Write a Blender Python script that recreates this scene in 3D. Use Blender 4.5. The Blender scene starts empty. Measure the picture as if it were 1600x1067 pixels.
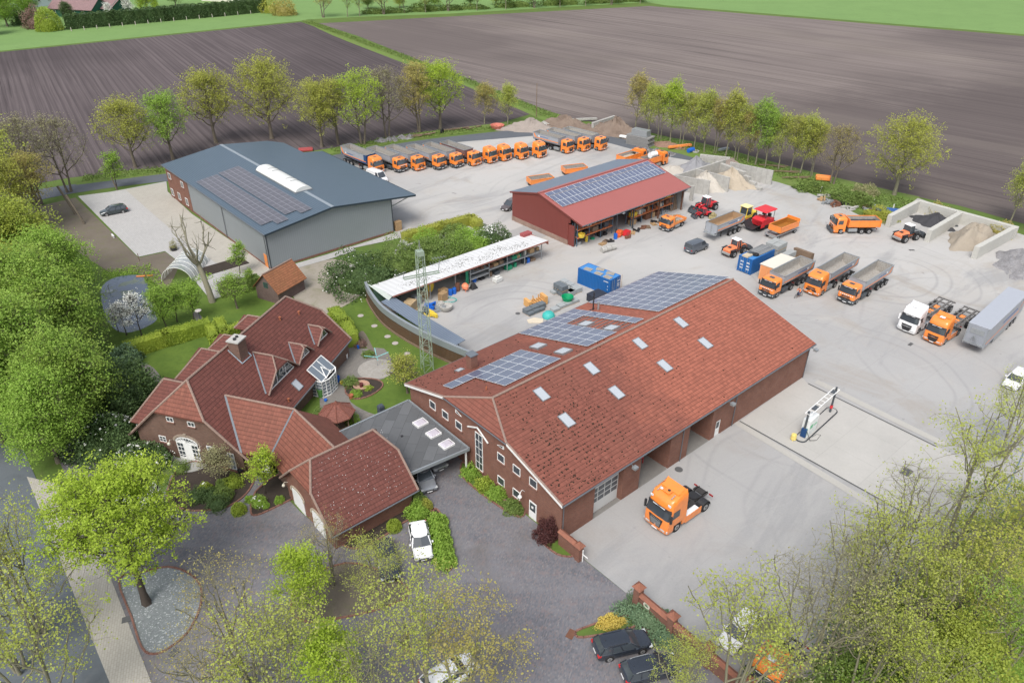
import bpy, math, random
import numpy as np
from mathutils import Vector, Matrix
S = bpy.context.scene
C = S.collection
PI = math.pi
R = math.radians
random.seed(7)
# -- camera
FPX, PITCH, ROLL, CAMH = 1167.84, 0.549708, 0.004462, 51.629
_f = Vector((0, math.cos(PITCH), -math.sin(PITCH)))
_u = Vector((0, math.sin(PITCH), math.cos(PITCH)))
_x = Vector((1, 0, 0))
CX = _x*math.cos(ROLL) + _u*math.sin(ROLL)
CU = -_x*math.sin(ROLL) + _u*math.cos(ROLL)
cam = bpy.data.objects.new('camera', bpy.data.cameras.new('camera'))
C.objects.link(cam)
cam.data.sensor_width = 36
cam.data.lens = FPX/1600*36
cam.data.clip_start = 1
cam.data.clip_end = 5000
cam.matrix_world = Matrix(((CX.x, CU.x, -_f.x, 0), (CX.y, CU.y, -_f.y, 0), (CX.z, CU.z, -_f.z, CAMH), (0, 0, 0, 1)))
S.camera = cam
# -- light: bright overcast day
SUN_EL, SUN_AZ = 55, 200
W = bpy.data.worlds.new('World'); S.world = W; W.use_nodes = True
nt = W.node_tree; nt.nodes.clear()
sky = nt.nodes.new('ShaderNodeTexSky'); sky.sky_type = 'NISHITA'; sky.sun_disc = False
sky.sun_elevation = R(SUN_EL); sky.sun_rotation = R(SUN_AZ); sky.dust_density = 3.0; sky.air_density = 1.0
hs = nt.nodes.new('ShaderNodeHueSaturation'); hs.inputs['Saturation'].default_value = 0.45
bg = nt.nodes.new('ShaderNodeBackground'); bg.inputs['Strength'].default_value = 0.145
ow = nt.nodes.new('ShaderNodeOutputWorld')
nt.links.new(sky.outputs[0], hs.inputs['Color']); nt.links.new(hs.outputs[0], bg.inputs['Color']); nt.links.new(bg.outputs[0], ow.inputs['Surface'])
sl = bpy.data.lights.new('sun', 'SUN'); sl.energy = 1.6; sl.angle = R(28); sl.color = (1.0, 0.97, 0.93)
so = bpy.data.objects.new('sun', sl); C.objects.link(so)
_sd = Vector((math.sin(R(SUN_AZ))*math.cos(R(SUN_EL)), math.cos(R(SUN_AZ))*math.cos(R(SUN_EL)), math.sin(R(SUN_EL))))
so.rotation_euler = _sd.to_track_quat('Z', 'Y').to_euler()
S.view_settings.view_transform = 'Standard'; S.view_settings.look = 'None'
S.view_settings.exposure = 0.58; S.view_settings.gamma = 1
S.render.engine = 'CYCLES'
# -- survey: where things stand on the ground plane
def G(px, py, z=0.0):
 v = _f + CX*((px-800)/FPX) - CU*((py-533.5)/FPX)
 t = (z-CAMH)/v.z
 return Vector((v.x*t, v.y*t, z))
class Frame:
 def __init__(s, o, deg):
  s.o = Vector((o[0], o[1], 0)); s.a = R(deg)
  s.u = Vector((math.cos(s.a), math.sin(s.a), 0)); s.w = Vector((-s.u.y, s.u.x, 0))
 def W(s, x, y, z=0.0): return s.o + s.u*x + s.w*y + Vector((0, 0, z))
 def L(s, p): d = Vector(p)-s.o; return Vector((d.dot(s.u), d.dot(s.w), d.z))
# -- object helpers
def setp(o, label=None, cat=None, group=None, kind=None):
 if label: o['label'] = label
 if cat: o['category'] = cat
 if group: o['group'] = group
 if kind: o['kind'] = kind
 return o
def thing(name, label, cat, loc=(0, 0, 0), rz=0, group=None):
 o = bpy.data.objects.new(name, None); C.objects.link(o)
 o.location = loc; o.rotation_euler = (0, 0, rz); o.empty_display_size = .3
 return setp(o, label, cat, group)
def dup(root, loc=None, rz=None, label=None, group=None, parent=None, scale=None):
 c = root.copy(); C.objects.link(c)
 if parent: c.parent = parent
 for ch in list(root.children): dup(ch, parent=c)
 if loc is not None: c.location = loc
 if rz is not None: c.rotation_euler = (0, 0, rz)
 if scale is not None: c.scale = scale if hasattr(scale, '__len__') else (scale,)*3
 if label: c['label'] = label
 if group: c['group'] = group
 return c
def kids(o):
 r = [o]
 for c in o.children: r += kids(c)
 return r
def recolor(root, table):
 for o in kids(root):
  if o.type == 'MESH':
   k = o.name.split('.')[0]
   if k in table and o.material_slots:
    o.material_slots[0].link = 'OBJECT'; o.material_slots[0].material = table[k]
class MB:
 """collects simple shapes and links them as ONE mesh"""
 def __init__(s): s.v = []; s.f = []; s.mi = []; s.ms = []; s.cm = 0; s.M = None
 def use(s, m):
  if m not in s.ms: s.ms.append(m)
  s.cm = s.ms.index(m); return s
 def add(s, vs, fs):
  b = len(s.v)
  if s.M is not None: vs = [s.M @ Vector(v) for v in vs]
  s.v += [tuple(v) for v in vs]
  for f in fs: s.f.append([b+i for i in f]); s.mi.append(s.cm)
  return s
 def box(s, x0, x1, y0, y1, z0, z1):
  return s.add([(x0,y0,z0),(x1,y0,z0),(x1,y1,z0),(x0,y1,z0),(x0,y0,z1),(x1,y0,z1),(x1,y1,z1),(x0,y1,z1)],
                     [(0,3,2,1),(4,5,6,7),(0,1,5,4),(1,2,6,5),(2,3,7,6),(3,0,4,7)])
 def rbox(s, cx, cy, z0, lx, ly, h, a=0):
  c, n = math.cos(a), math.sin(a)
  P = [(cx+c*x-n*y, cy+n*x+c*y) for x, y in ((-lx/2,-ly/2),(lx/2,-ly/2),(lx/2,ly/2),(-lx/2,ly/2))]
  return s.prism(P, z0, z0+h)
 def poly(s, pts): return s.add(pts, [tuple(range(len(pts)))])
 def prism(s, P, z0, z1):
  n = len(P)
  ar = sum(P[i][0]*P[(i+1)%n][1]-P[(i+1)%n][0]*P[i][1] for i in range(n))
  if ar < 0: P = list(P)[::-1]
  vs = [(p[0], p[1], z0) for p in P]+[(p[0], p[1], z1) for p in P]
  return s.add(vs, [tuple(range(n))[::-1], tuple(range(n, 2*n))]+[(i, (i+1)%n, n+(i+1)%n, n+i) for i in range(n)])
 def slab(s, pts, t):
  """a planar polygon given thickness t (downwards)"""
  n = len(pts); pts = [Vector(p) for p in pts]
  nn = Vector((0, 0, 0))
  for i in range(n): nn += pts[i].cross(pts[(i+1)%n])
  if nn.z < 0: pts = pts[::-1]
  lo = [p-Vector((0, 0, t)) for p in pts]
  return s.add(lo+pts, [tuple(range(n))[::-1], tuple(range(n, 2*n))]+[(i, (i+1)%n, n+(i+1)%n, n+i) for i in range(n)])
 def extx(s, prof, x0, x1):
  """closed profile of (y,z) extruded along x"""
  n = len(prof)
  vs = [(x0, p[0], p[1]) for p in prof]+[(x1, p[0], p[1]) for p in prof]
  return s.add(vs, [tuple(range(n))[::-1], tuple(range(n, 2*n))]+[(i, (i+1)%n, n+(i+1)%n, n+i) for i in range(n)])
 def exty(s, prof, y0, y1):
  """closed profile of (x,z) extruded along y"""
  n = len(prof)
  vs = [(p[0], y0, p[1]) for p in prof]+[(p[0], y1, p[1]) for p in prof]
  return s.add(vs, [tuple(range(n)), tuple(range(n, 2*n))[::-1]]+[(i, n+i, n+(i+1)%n, (i+1)%n) for i in range(n)])
 def cyl(s, p0, p1, r0, r1=None, n=12, caps=True):
  p0, p1 = Vector(p0), Vector(p1); r1 = r0 if r1 is None else r1
  d = (p1-p0).normalized(); a = d.orthogonal().normalized(); b = d.cross(a)
  vs = []
  for p, r in ((p0, r0), (p1, r1)):
   for i in range(n):
    t = 2*PI*i/n; vs.append(p+(a*math.cos(t)+b*math.sin(t))*r)
  fs = [(i, (i+1)%n, n+(i+1)%n, n+i) for i in range(n)]
  if caps: fs += [tuple(range(n))[::-1], tuple(range(n, 2*n))]
  return s.add(vs, fs)
 def bar(s, p0, p1, w, h=None):
  """square bar between two points"""
  p0, p1 = Vector(p0), Vector(p1); h = h or w
  d = (p1-p0).normalized(); a = d.cross(Vector((0, 0, 1)))
  if a.length < 1e-3: a = Vector((1, 0, 0))
  a.normalize(); b = a.cross(d)
  vs = [p+a*x*w/2+b*y*h/2 for p in (p0, p1) for x, y in ((-1,-1),(1,-1),(1,1),(-1,1))]
  return s.add(vs, [(3,2,1,0),(4,5,6,7),(0,1,5,4),(1,2,6,5),(2,3,7,6),(3,0,4,7)])
 def tube(s, pts, r, n=6):
  for a, b in zip(pts[:-1], pts[1:]): s.cyl(a, b, r, n=n)
  return s
 def lathe(s, prof, n=16, c=(0, 0, 0)):
  """profile of (r,z)"""
  vs = []
  for r, z in prof:
   for i in range(n): t = 2*PI*i/n; vs.append((c[0]+r*math.cos(t), c[1]+r*math.sin(t), c[2]+z))
  k = len(prof)
  fs = [(j*n+i, j*n+(i+1)%n, (j+1)*n+(i+1)%n, (j+1)*n+i) for j in range(k-1) for i in range(n)]
  fs += [tuple(range(n))[::-1], tuple(range((k-1)*n, k*n))]
  return s.add(vs, fs)
 def loft(s, rings, caps=True):
  n = len(rings[0]); vs = [v for r in rings for v in r]
  fs = [(j*n+i, j*n+(i+1)%n, (j+1)*n+(i+1)%n, (j+1)*n+i) for j in range(len(rings)-1) for i in range(n)]
  if caps: fs += [tuple(range(n))[::-1], tuple(range((len(rings)-1)*n, len(rings)*n))]
  return s.add(vs, fs)
 def mesh(s, name, m=None, smooth=None):
  me = bpy.data.meshes.new(name); me.from_pydata(s.v, [], s.f)
  for q in (s.ms or [m]): me.materials.append(q)
  if s.ms: me.polygons.foreach_set('material_index', s.mi)
  autouv(me)
  if smooth:
   me.polygons.foreach_set('use_smooth', [True]*len(me.polygons))
   me.set_sharp_from_angle(angle=R(smooth))
  me.update(); return me
def autouv(me):
 """UV in metres: u horizontal, v up the face"""
 uv = me.uv_layers.new(name='UVMap'); n = len(me.polygons)
 if not n: return
 nr = np.zeros(n*3); me.polygons.foreach_get('normal', nr); nr = nr.reshape(-1, 3)
 u = np.stack([-nr[:, 1], nr[:, 0], np.zeros(n)], 1); l = np.linalg.norm(u, axis=1)
 fl = l < .05; u[fl] = (1, 0, 0); l[fl] = 1; u /= l[:, None]
 v = np.cross(nr, u)
 lt = np.zeros(n, int); me.polygons.foreach_get('loop_total', lt)
 vi = np.zeros(len(me.loops), int); me.loops.foreach_get('vertex_index', vi)
 co = np.zeros(len(me.vertices)*3); me.vertices.foreach_get('co', co); co = co.reshape(-1, 3)[vi]
 pi = np.repeat(np.arange(n), lt)
 out = np.stack([(co*u[pi]).sum(1), (co*v[pi]).sum(1)], 1)
 uv.data.foreach_set('uv', out.ravel())
def part(name, mb, m, parent=None, smooth=None, bevel=None, label=None):
 me = mb.mesh(name, m, smooth) if isinstance(mb, MB) else mb
 o = bpy.data.objects.new(name, me); C.objects.link(o)
 if parent: o.parent = parent
 if bevel:
  b = o.modifiers.new('bevel', 'BEVEL'); b.width = bevel; b.segments = 2; b.limit_method = 'ANGLE'; b.angle_limit = R(35)
 if label: o['label'] = label
 return o
def solo(name, mb, m, label, cat, loc=(0, 0, 0), rz=0, group=None, smooth=None, bevel=None):
 o = part(name, mb, m, None, smooth, bevel); o.location = loc; o.rotation_euler = (0, 0, rz)
 return setp(o, label, cat, group)
def struct(name, mb, m, smooth=None):
 return setp(part(name, mb, m, None, smooth), kind='structure')
def text_mesh(txt, size, depth=.01):
 cu = bpy.data.curves.new('lettering', 'FONT'); cu.body = txt; cu.size = size; cu.extrude = depth; cu.align_x = 'CENTER'; cu.align_y = 'CENTER'
 cu.resolution_u = 2
 o = bpy.data.objects.new('lettering', cu); C.objects.link(o)
 dg = bpy.context.evaluated_depsgraph_get()
 me = bpy.data.meshes.new_from_object(o.evaluated_get(dg)); bpy.data.objects.remove(o); return me
def lettering(txt, size, m, parent, loc, rot, name='lettering', bold=0):
 me = text_mesh(txt, size); me.materials.clear(); me.materials.append(m)
 o = bpy.data.objects.new(name, me); C.objects.link(o); o.parent = parent; o.location = loc; o.rotation_euler = rot
 return o
# -- materials
MATS = {}
class NT:
 def __init__(s, name):
  s.m = bpy.data.materials.new(name); s.m.use_nodes = True; s.t = s.m.node_tree; s.t.nodes.clear()
  s.out = s.n('OutputMaterial'); s.b = s.n('BsdfPrincipled'); s.l(s.b.outputs[0], s.out.inputs[0])
 def n(s, k, **kw):
  x = s.t.nodes.new('ShaderNode'+k)
  for a, b in kw.items(): setattr(x, a, b)
  return x
 def l(s, a, b): s.t.links.new(a, b)
 def inp(s, node, i, v):
  if hasattr(v, 'links') or hasattr(v, 'is_linked'): s.l(v, node.inputs[i])
  else: node.inputs[i].default_value = v
 def math(s, op, a, b=0.0, c=None):
  x = s.n('Math', operation=op); s.inp(x, 0, a); s.inp(x, 1, b)
  if c is not None: s.inp(x, 2, c)
  return x.outputs[0]
 def coord(s, k='Object'): return s.n('TexCoord').outputs[k]
 def map(s, v, loc=(0,0,0), rot=(0,0,0), sc=(1,1,1)):
  x = s.n('Mapping'); s.l(v, x.inputs[0]); x.inputs[1].default_value = loc; x.inputs[2].default_value = rot; x.inputs[3].default_value = sc; return x.outputs[0]
 def amap(s, v, ang, sc):
  return s.map(s.map(v, (0, 0, 0), (0, 0, ang)), (0, 0, 0), (0, 0, 0), sc)
 def noise(s, v, sc, det=3, rough=.55, dist=0.0):
  x = s.n('TexNoise'); s.l(v, x.inputs['Vector']); x.inputs['Scale'].default_value = sc; x.inputs['Detail'].default_value = det
  x.inputs['Roughness'].default_value = rough; x.inputs['Distortion'].default_value = dist; return x.outputs['Fac']
 def ramp(s, f, stops):
  x = s.n('ValToRGB'); s.l(f, x.inputs[0]); e = x.color_ramp.elements
  while len(e) < len(stops): e.new(.5)
  for k, (p, c) in zip(e, stops):
   k.position = p; k.color = (c, c, c, 1) if isinstance(c, (int, float)) else (*c, 1)
  return x.outputs[0]
 def mix(s, f, a, b, mode='MIX'):
  x = s.n('Mix', data_type='RGBA', blend_type=mode)
  s.inp(x, 0, f)
  for i, v in ((6, a), (7, b)):
   if isinstance(v, (tuple, list)): x.inputs[i].default_value = (*v[:3], 1)
   else: s.l(v, x.inputs[i])
  return x.outputs[2]
 def bump(s, h, st=.3, d=.05):
  x = s.n('Bump'); s.l(h, x.inputs['Height']); x.inputs['Strength'].default_value = st; x.inputs['Distance'].default_value = d
  s.l(x.outputs[0], s.b.inputs['Normal']); return x
 def col(s, c):
  if isinstance(c, (tuple, list)): s.b.inputs['Base Color'].default_value = (*c[:3], 1)
  else: s.l(c, s.b.inputs['Base Color'])
 def fin(s, rough=.7, metal=0, spec=.4):
  s.inp(s.b, s.b.inputs.find('Roughness'), rough); s.b.inputs['Metallic'].default_value = metal; s.b.inputs['Specular IOR Level'].default_value = spec
  return s.m
def mul(c, k): return tuple(min(1, x*k) for x in c)
def plain(name, c, rough=.6, metal=0, var=.15, sc=1.5, spec=.4, dirt=0, coat=0):
 """paint / plastic / metal with slight wear"""
 if name in MATS: return MATS[name]
 t = NT(name); o = t.coord()
 f = t.noise(o, sc, 4); f2 = t.noise(o, sc*9, 2)
 k = t.mix(t.math('MULTIPLY', t.math('ADD', f, f2), .5), mul(c, 1-var), mul(c, 1+var))
 if dirt:
  d = t.ramp(t.noise(o, sc*2.3, 5, .7), [(.45, 0.0), (.62, 1.0)])
  k = t.mix(t.math('MULTIPLY', d, dirt), k, (.16, .13, .1))
 t.col(k); m = t.fin(rough, metal, spec)
 if coat: t.b.inputs['Coat Weight'].default_value = coat; t.b.inputs['Coat Roughness'].default_value = .08
 MATS[name] = m; return m
def glass(name='dark glass', c=(.02, .025, .03), rough=.06):
 if name in MATS: return MATS[name]
 t = NT(name); t.col(c); m = t.fin(rough, 0, .9); MATS[name] = m; return m
def tiles(name, c, c2, course=.36, pan=.3, lichen=.25, bumpk=.6, split=None):
 t = NT(name); uv = t.coord('UV'); sp = t.n('SeparateXYZ'); t.l(uv, sp.inputs[0])
 vv = t.math('DIVIDE', sp.outputs[1], course); uu = t.math('DIVIDE', sp.outputs[0], pan)
 fv = t.math('FRACT', vv); iv = t.math('FLOOR', vv); iu = t.math('FLOOR', uu); fu = t.math('FRACT', uu)
 cb = t.n('CombineXYZ'); t.l(iu, cb.inputs[0]); t.l(iv, cb.inputs[1])
 wn = t.n('TexWhiteNoise', noise_dimensions='2D'); t.l(cb.outputs[0], wn.inputs['Vector'])
 k = t.mix(wn.outputs['Value'], mul(c, .84), mul(c, 1.14))
 odd = t.ramp(wn.outputs['Value'], [(.975, 0.0), (.985, 1.0)])
 k = t.mix(t.math('MULTIPLY', odd, .6), k, c2)
 big = t.ramp(t.noise(t.coord(), .22, 5, .6), [(.35, 0.0), (.7, 1.0)])
 k = t.mix(t.math('MULTIPLY', big, .55), k, mul(c2, .8))
 if split:
  so_ = t.n('SeparateXYZ'); t.l(t.coord(), so_.inputs[0])
  w = t.math('ADD', so_.outputs[0], t.math('MULTIPLY', t.math('SUBTRACT', t.noise(t.coord(), .16, 4, .6), .5), 26))
  k = t.mix(t.ramp(t.math('DIVIDE', w, split[0]*2), [(.36, 0.0), (.52, 1.0)]), k, t.mix(wn.outputs['Value'], mul(split[1], .85), mul(split[1], 1.15)))
  stn = t.noise(t.map(uv, (0, 0, 0), (0, 0, 0), (2.2, .16, 1)), 1, 4, .7); k = t.mix(t.math('MULTIPLY', t.ramp(stn, [(.55, 0.0), (.75, 1.0)]), .35), k, mul(c, .6))
 li = t.ramp(t.noise(t.coord(), 2.6, 5, .75), [(.56, 0.0), (.68, 1.0)])
 k = t.mix(t.math('MULTIPLY', li, lichen), k, (.055, .04, .035))
 joint = t.ramp(fv, [(.0, 1.0), (.13, 1.0), (.2, 0.0), (1, 0.0)])  # shadow line at each tile course, painted into the colour as a dark band
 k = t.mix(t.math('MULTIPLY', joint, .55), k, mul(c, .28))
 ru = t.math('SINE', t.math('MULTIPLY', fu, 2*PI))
 k = t.mix(t.math('MULTIPLY', t.ramp(ru, [(0, 1.0), (.25, 0.0)]), .1), k, mul(c, .45))  # pan hollows shaded in the colour too
 t.col(k)
 h = t.math('ADD', t.math('MULTIPLY', fv, -1.0), t.math('MULTIPLY', ru, .15))
 t.bump(h, bumpk, .05); return t.fin(.72, 0, .3)
def bricks(name, c1, c2, mortar, w=.24, h=.075, rough=.85, vary=1.0):
 t = NT(name); uv = t.coord('UV')
 b = t.n('TexBrick'); t.l(uv, b.inputs['Vector']); b.inputs['Scale'].default_value = 1
 b.inputs['Brick Width'].default_value = w; b.inputs['Row Height'].default_value = h; b.inputs['Mortar Size'].default_value = .006
 b.inputs['Color1'].default_value = (*c1, 1); b.inputs['Color2'].default_value = (*c2, 1); b.inputs['Mortar'].default_value = (*mortar, 1); b.inputs['Bias'].default_value = -.1
 f = t.noise(t.coord(), .7, 5, .6)
 k = t.mix(t.math('MULTIPLY', t.ramp(f, [(.35, 0.0), (.7, 1.0)]), .5*vary), b.outputs['Color'], mul(c1, .55))
 t.col(k); t.bump(b.outputs['Fac'], -.25, .01); return t.fin(rough, 0, .25)
def leaf(name, c1, c2, c3=None, trans=.35):
 t = NT(name); g = t.n('NewGeometry'); r = g.outputs['Random Per Island']
 k = t.mix(r, c1, c2)
 f = t.ramp(t.noise(t.coord(), .5, 3, .6), [(.35, 0.0), (.65, 1.0)])
 k = t.mix(t.math('MULTIPLY', f, .6), k, c3 or mul(c1, .7))
 t.col(k); t.fin(.6, 0, .25)
 tr = t.n('BsdfTranslucent'); t.l(k, tr.inputs[0]); mx = t.n('MixShader'); mx.inputs[0].default_value = trans
 t.l(t.b.outputs[0], mx.inputs[1]); t.l(tr.outputs[0], mx.inputs[2]); t.l(mx.outputs[0], t.out.inputs[0]); return t.m
def ribbed(name, c, period=.25, axis='u', depth=.6, rough=.45, metal=0, dirt=0, line=.35):
 t = NT(name); uv = t.coord('UV'); sp = t.n('SeparateXYZ'); t.l(uv, sp.inputs[0])
 x = sp.outputs[0 if axis == 'u' else 1]
 fr = t.math('FRACT', t.math('DIVIDE', x, period))
 h = t.ramp(fr, [(0, 0.0), (.12, 1.0), (.5, 1.0), (.62, 0.0)])
 k = t.mix(t.math('MULTIPLY', t.math('SUBTRACT', 1.0, h), line), c, mul(c, .45))
 n = t.noise(t.coord(), .4, 4, .6); k = t.mix(t.math('MULTIPLY', n, .35), k, mul(c, .7))
 if dirt:
  d = t.ramp(t.noise(t.coord(), 1.3, 6, .7), [(.5, 0.0), (.66, 1.0)]); k = t.mix(t.math('MULTIPLY', d, dirt), k, (.1, .09, .07))
 t.col(k); t.bump(h, depth, .03); return t.fin(rough, metal, .4)
# -- palette
def m_ground(name, base, alt, alt2=None, sc=.08, fine=3.0, amt=.5, bumpk=.2, rough=.95, streak=None, spots=None):
 t = NT(name); o = t.coord()
 a = t.ramp(t.noise(o, sc, 6, .62), [(.35, 0.0), (.68, 1.0)])
 k = t.mix(t.math('MULTIPLY', a, amt), base, alt)
 if alt2:
  b = t.ramp(t.noise(t.map(o, (31, 7, 0)), sc*3.1, 5, .65, .6), [(.5, 0.0), (.68, 1.0)])
  k = t.mix(t.math('MULTIPLY', b, amt), k, alt2)
 if streak:
  ang, s1, col, am = streak
  st = t.noise(t.amap(o, ang, (.03, 1, 1)), s1, 4, .7, 1.2)
  k = t.mix(t.math('MULTIPLY', t.ramp(st, [(.52, 0.0), (.66, 1.0)]), am), k, col)
 if spots:
  sc2, th, col = spots
  k = t.mix(t.ramp(t.noise(o, sc2, 2, .5), [(th, 0.0), (th+.04, 1.0)]), k, col)
 f = t.noise(o, fine, 6, .75)
 k = t.mix(.35, k, t.mix(f, mul(base, .55), mul(base, 1.45)))
 t.col(k); t.bump(f, bumpk, .05); return t.fin(rough, 0, .2)
def m_yard():
 t = NT('worn yard concrete'); o = t.coord()
 base, dark, warm = (.44, .425, .40), (.29, .285, .28), (.44, .39, .33)
 a = t.ramp(t.noise(o, .035, 7, .6, .5), [(.38, 0.0), (.64, 1.0)])
 k = t.mix(t.math('MULTIPLY', a, .75), base, dark)
 b = t.ramp(t.noise(t.map(o, (13, 50, 0)), .09, 6, .6, 1), [(.52, 0.0), (.68, 1.0)])
 k = t.mix(t.math('MULTIPLY', b, .55), k, warm)
 dn = t.n('TexNoise'); t.l(o, dn.inputs['Vector']); dn.inputs['Scale'].default_value = .05; dn.inputs['Detail'].default_value = 2
 dm = t.n('VectorMath', operation='MULTIPLY_ADD'); t.l(dn.outputs['Color'], dm.inputs[0]); dm.inputs[1].default_value = (7, 7, 0); t.l(o, dm.inputs[2])
 for c, rs, ga in (((58, 104), (7, 9, 13, 15.2, 21), .7), ((2, 88), (7.5, 9.6, 14, 11.8), .75), ((40, 78), (12, 14.1, 20, 26), .6), ((34, 52), (9, 11.2, 16, 18.1), .55), ((10, 140), (12, 14.2, 24), .5), ((70, 80), (14, 16, 24, 26), .5)):
  ln = t.n('VectorMath', operation='DISTANCE'); t.l(dm.outputs[0], ln.inputs[0]); ln.inputs[1].default_value = (c[0]+3.5, c[1]+3.5, 0)
  d = ln.outputs['Value']; acc = None
  for r in rs:
   e = t.math('ABSOLUTE', t.math('SUBTRACT', d, r)); e = t.math('MAXIMUM', t.math('SUBTRACT', 1.0, t.math('DIVIDE', e, .35)), 0.0)
   acc = e if acc is None else t.math('ADD', acc, e)
  msk = t.ramp(t.noise(t.map(o, (c[0], 9, 0)), .06, 4, .6), [(.42, 0.0), (.6, 1.0)])
  k = t.mix(t.math('MULTIPLY', t.math('MULTIPLY', acc, msk), ga), k, (.22, .215, .21))
 br = t.n('TexBrick'); t.l(t.amap(o, R(-40.9), (1, 1, 1)), br.inputs['Vector']); br.inputs['Scale'].default_value = 1; br.offset = 0
 br.inputs['Brick Width'].default_value = 6; br.inputs['Row Height'].default_value = 6; br.inputs['Mortar Size'].default_value = .035
 br.inputs['Color1'].default_value = (.40, .395, .385, 1); br.inputs['Color2'].default_value = (.46, .455, .445, 1); br.inputs['Mortar'].default_value = (.27, .26, .25, 1)
 k = t.mix(.28, k, br.outputs['Color'])
 oil = t.ramp(t.noise(t.map(o, (7, 3, 0)), .55, 4, .7, .4), [(.66, 0.0), (.72, 1.0)]); k = t.mix(t.math('MULTIPLY', oil, .65), k, (.15, .145, .14))
 mud = t.ramp(t.noise(t.map(o, (70, 33, 0)), .05, 7, .68, 1.5), [(.53, 0.0), (.66, 1.0)]); k = t.mix(t.math('MULTIPLY', mud, .65), k, (.32, .275, .22))
 wet = t.ramp(t.noise(t.amap(t.map(o, (22, 91, 0)), R(-48), (.22, 1, 1)), .12, 6, .65, 1), [(.52, 0.0), (.62, 1.0)]); k = t.mix(t.math('MULTIPLY', wet, .65), k, (.25, .25, .25))
 st = t.noise(t.amap(o, R(-20), (.06, 1, 1)), .9, 5, .7, .8)
 k = t.mix(t.math('MULTIPLY', t.ramp(st, [(.55, 0.0), (.7, 1.0)]), .35), k, (.5, .485, .46))
 sp = t.ramp(t.noise(o, .8, 5, .8), [(.68, 0.0), (.73, 1.0)]); k = t.mix(t.math('MULTIPLY', sp, .5), k, (.55, .54, .52))
 sy = t.n('SeparateXYZ'); t.l(o, sy.inputs[0]); gy = t.math('ADD', sy.outputs[1], t.math('MULTIPLY', t.noise(o, .04, 4), 30))
 k = t.mix(t.ramp(t.math('DIVIDE', gy, 200), [(.28, .55), (.62, 0.0)]), k, (.225, .23, .24))
 f = t.noise(o, 6, 6, .8); k = t.mix(.22, k, t.mix(f, (.2, .19, .18), (.62, .61, .59)))
 t.col(k); t.bump(f, .12, .02); return t.fin(.9, 0, .25)
def m_slabs(name, base, dx, dy, ang, joint=.05, var=.08, amt=.35, o_=(0, 0)):
 """laid slabs / pavers with joints, aligned to ang"""
 t = NT(name); o = t.map(t.coord(), (o_[0], o_[1], 0), (0, 0, -ang))
 b = t.n('TexBrick'); t.l(o, b.inputs['Vector']); b.inputs['Scale'].default_value = 1
 b.inputs['Brick Width'].default_value = dx; b.inputs['Row Height'].default_value = dy; b.inputs['Mortar Size'].default_value = joint
 b.inputs['Color1'].default_value = (*mul(base, 1-var), 1); b.inputs['Color2'].default_value = (*mul(base, 1+var), 1); b.inputs['Mortar'].default_value = (*mul(base, .6), 1)
 n = t.ramp(t.noise(t.coord(), .12, 6, .65), [(.35, 0.0), (.7, 1.0)])
 k = t.mix(t.math('MULTIPLY', n, amt), b.outputs['Color'], mul(base, .62))
 f = t.noise(t.coord(), 5, 5, .8); k = t.mix(.2, k, t.mix(f, mul(base, .5), mul(base, 1.5)))
 t.col(k); t.bump(f, .1, .02); return t.fin(.88, 0, .25)
def m_clinker():
 """driveway of mixed grey, blue and red clinker pavers"""
 t = NT('mixed clinker pavers'); o = t.coord()
 sp = t.amap(o, R(20), (10, 5, 1))
 fl = t.n('VectorMath', operation='FLOOR'); t.l(sp, fl.inputs[0])
 wn = t.n('TexWhiteNoise', noise_dimensions='2D'); t.l(fl.outputs[0], wn.inputs['Vector'])
 k = t.ramp(wn.outputs['Value'], [(0, (.105, .107, .12)), (.35, (.13, .13, .145)), (.7, (.155, .152, .165)), (.88, (.165, .137, .135)), (1, (.20, .195, .20))])
 big = t.ramp(t.noise(t.amap(o, R(15), (.3, 1, 1)), .22, 6, .65, 1), [(.38, 0.0), (.66, 1.0)])
 k = t.mix(t.math('MULTIPLY', big, .5), k, (.225, .22, .23))
 mo = t.ramp(t.noise(t.map(o, (5, 50, 0)), .16, 5, .7, .5), [(.52, 0.0), (.7, 1.0)])
 k = t.mix(t.math('MULTIPLY', mo, .45), k, (.10, .085, .07))
 rd = t.ramp(t.noise(t.map(o, (80, 5, 0)), .9, 5, .75), [(.56, 0.0), (.64, 1.0)])
 k = t.mix(t.math('MULTIPLY', rd, .25), k, (.25, .16, .14))
 t.col(k); t.bump(wn.outputs['Value'], .15, .01); return t.fin(.7, 0, .4)
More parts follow.
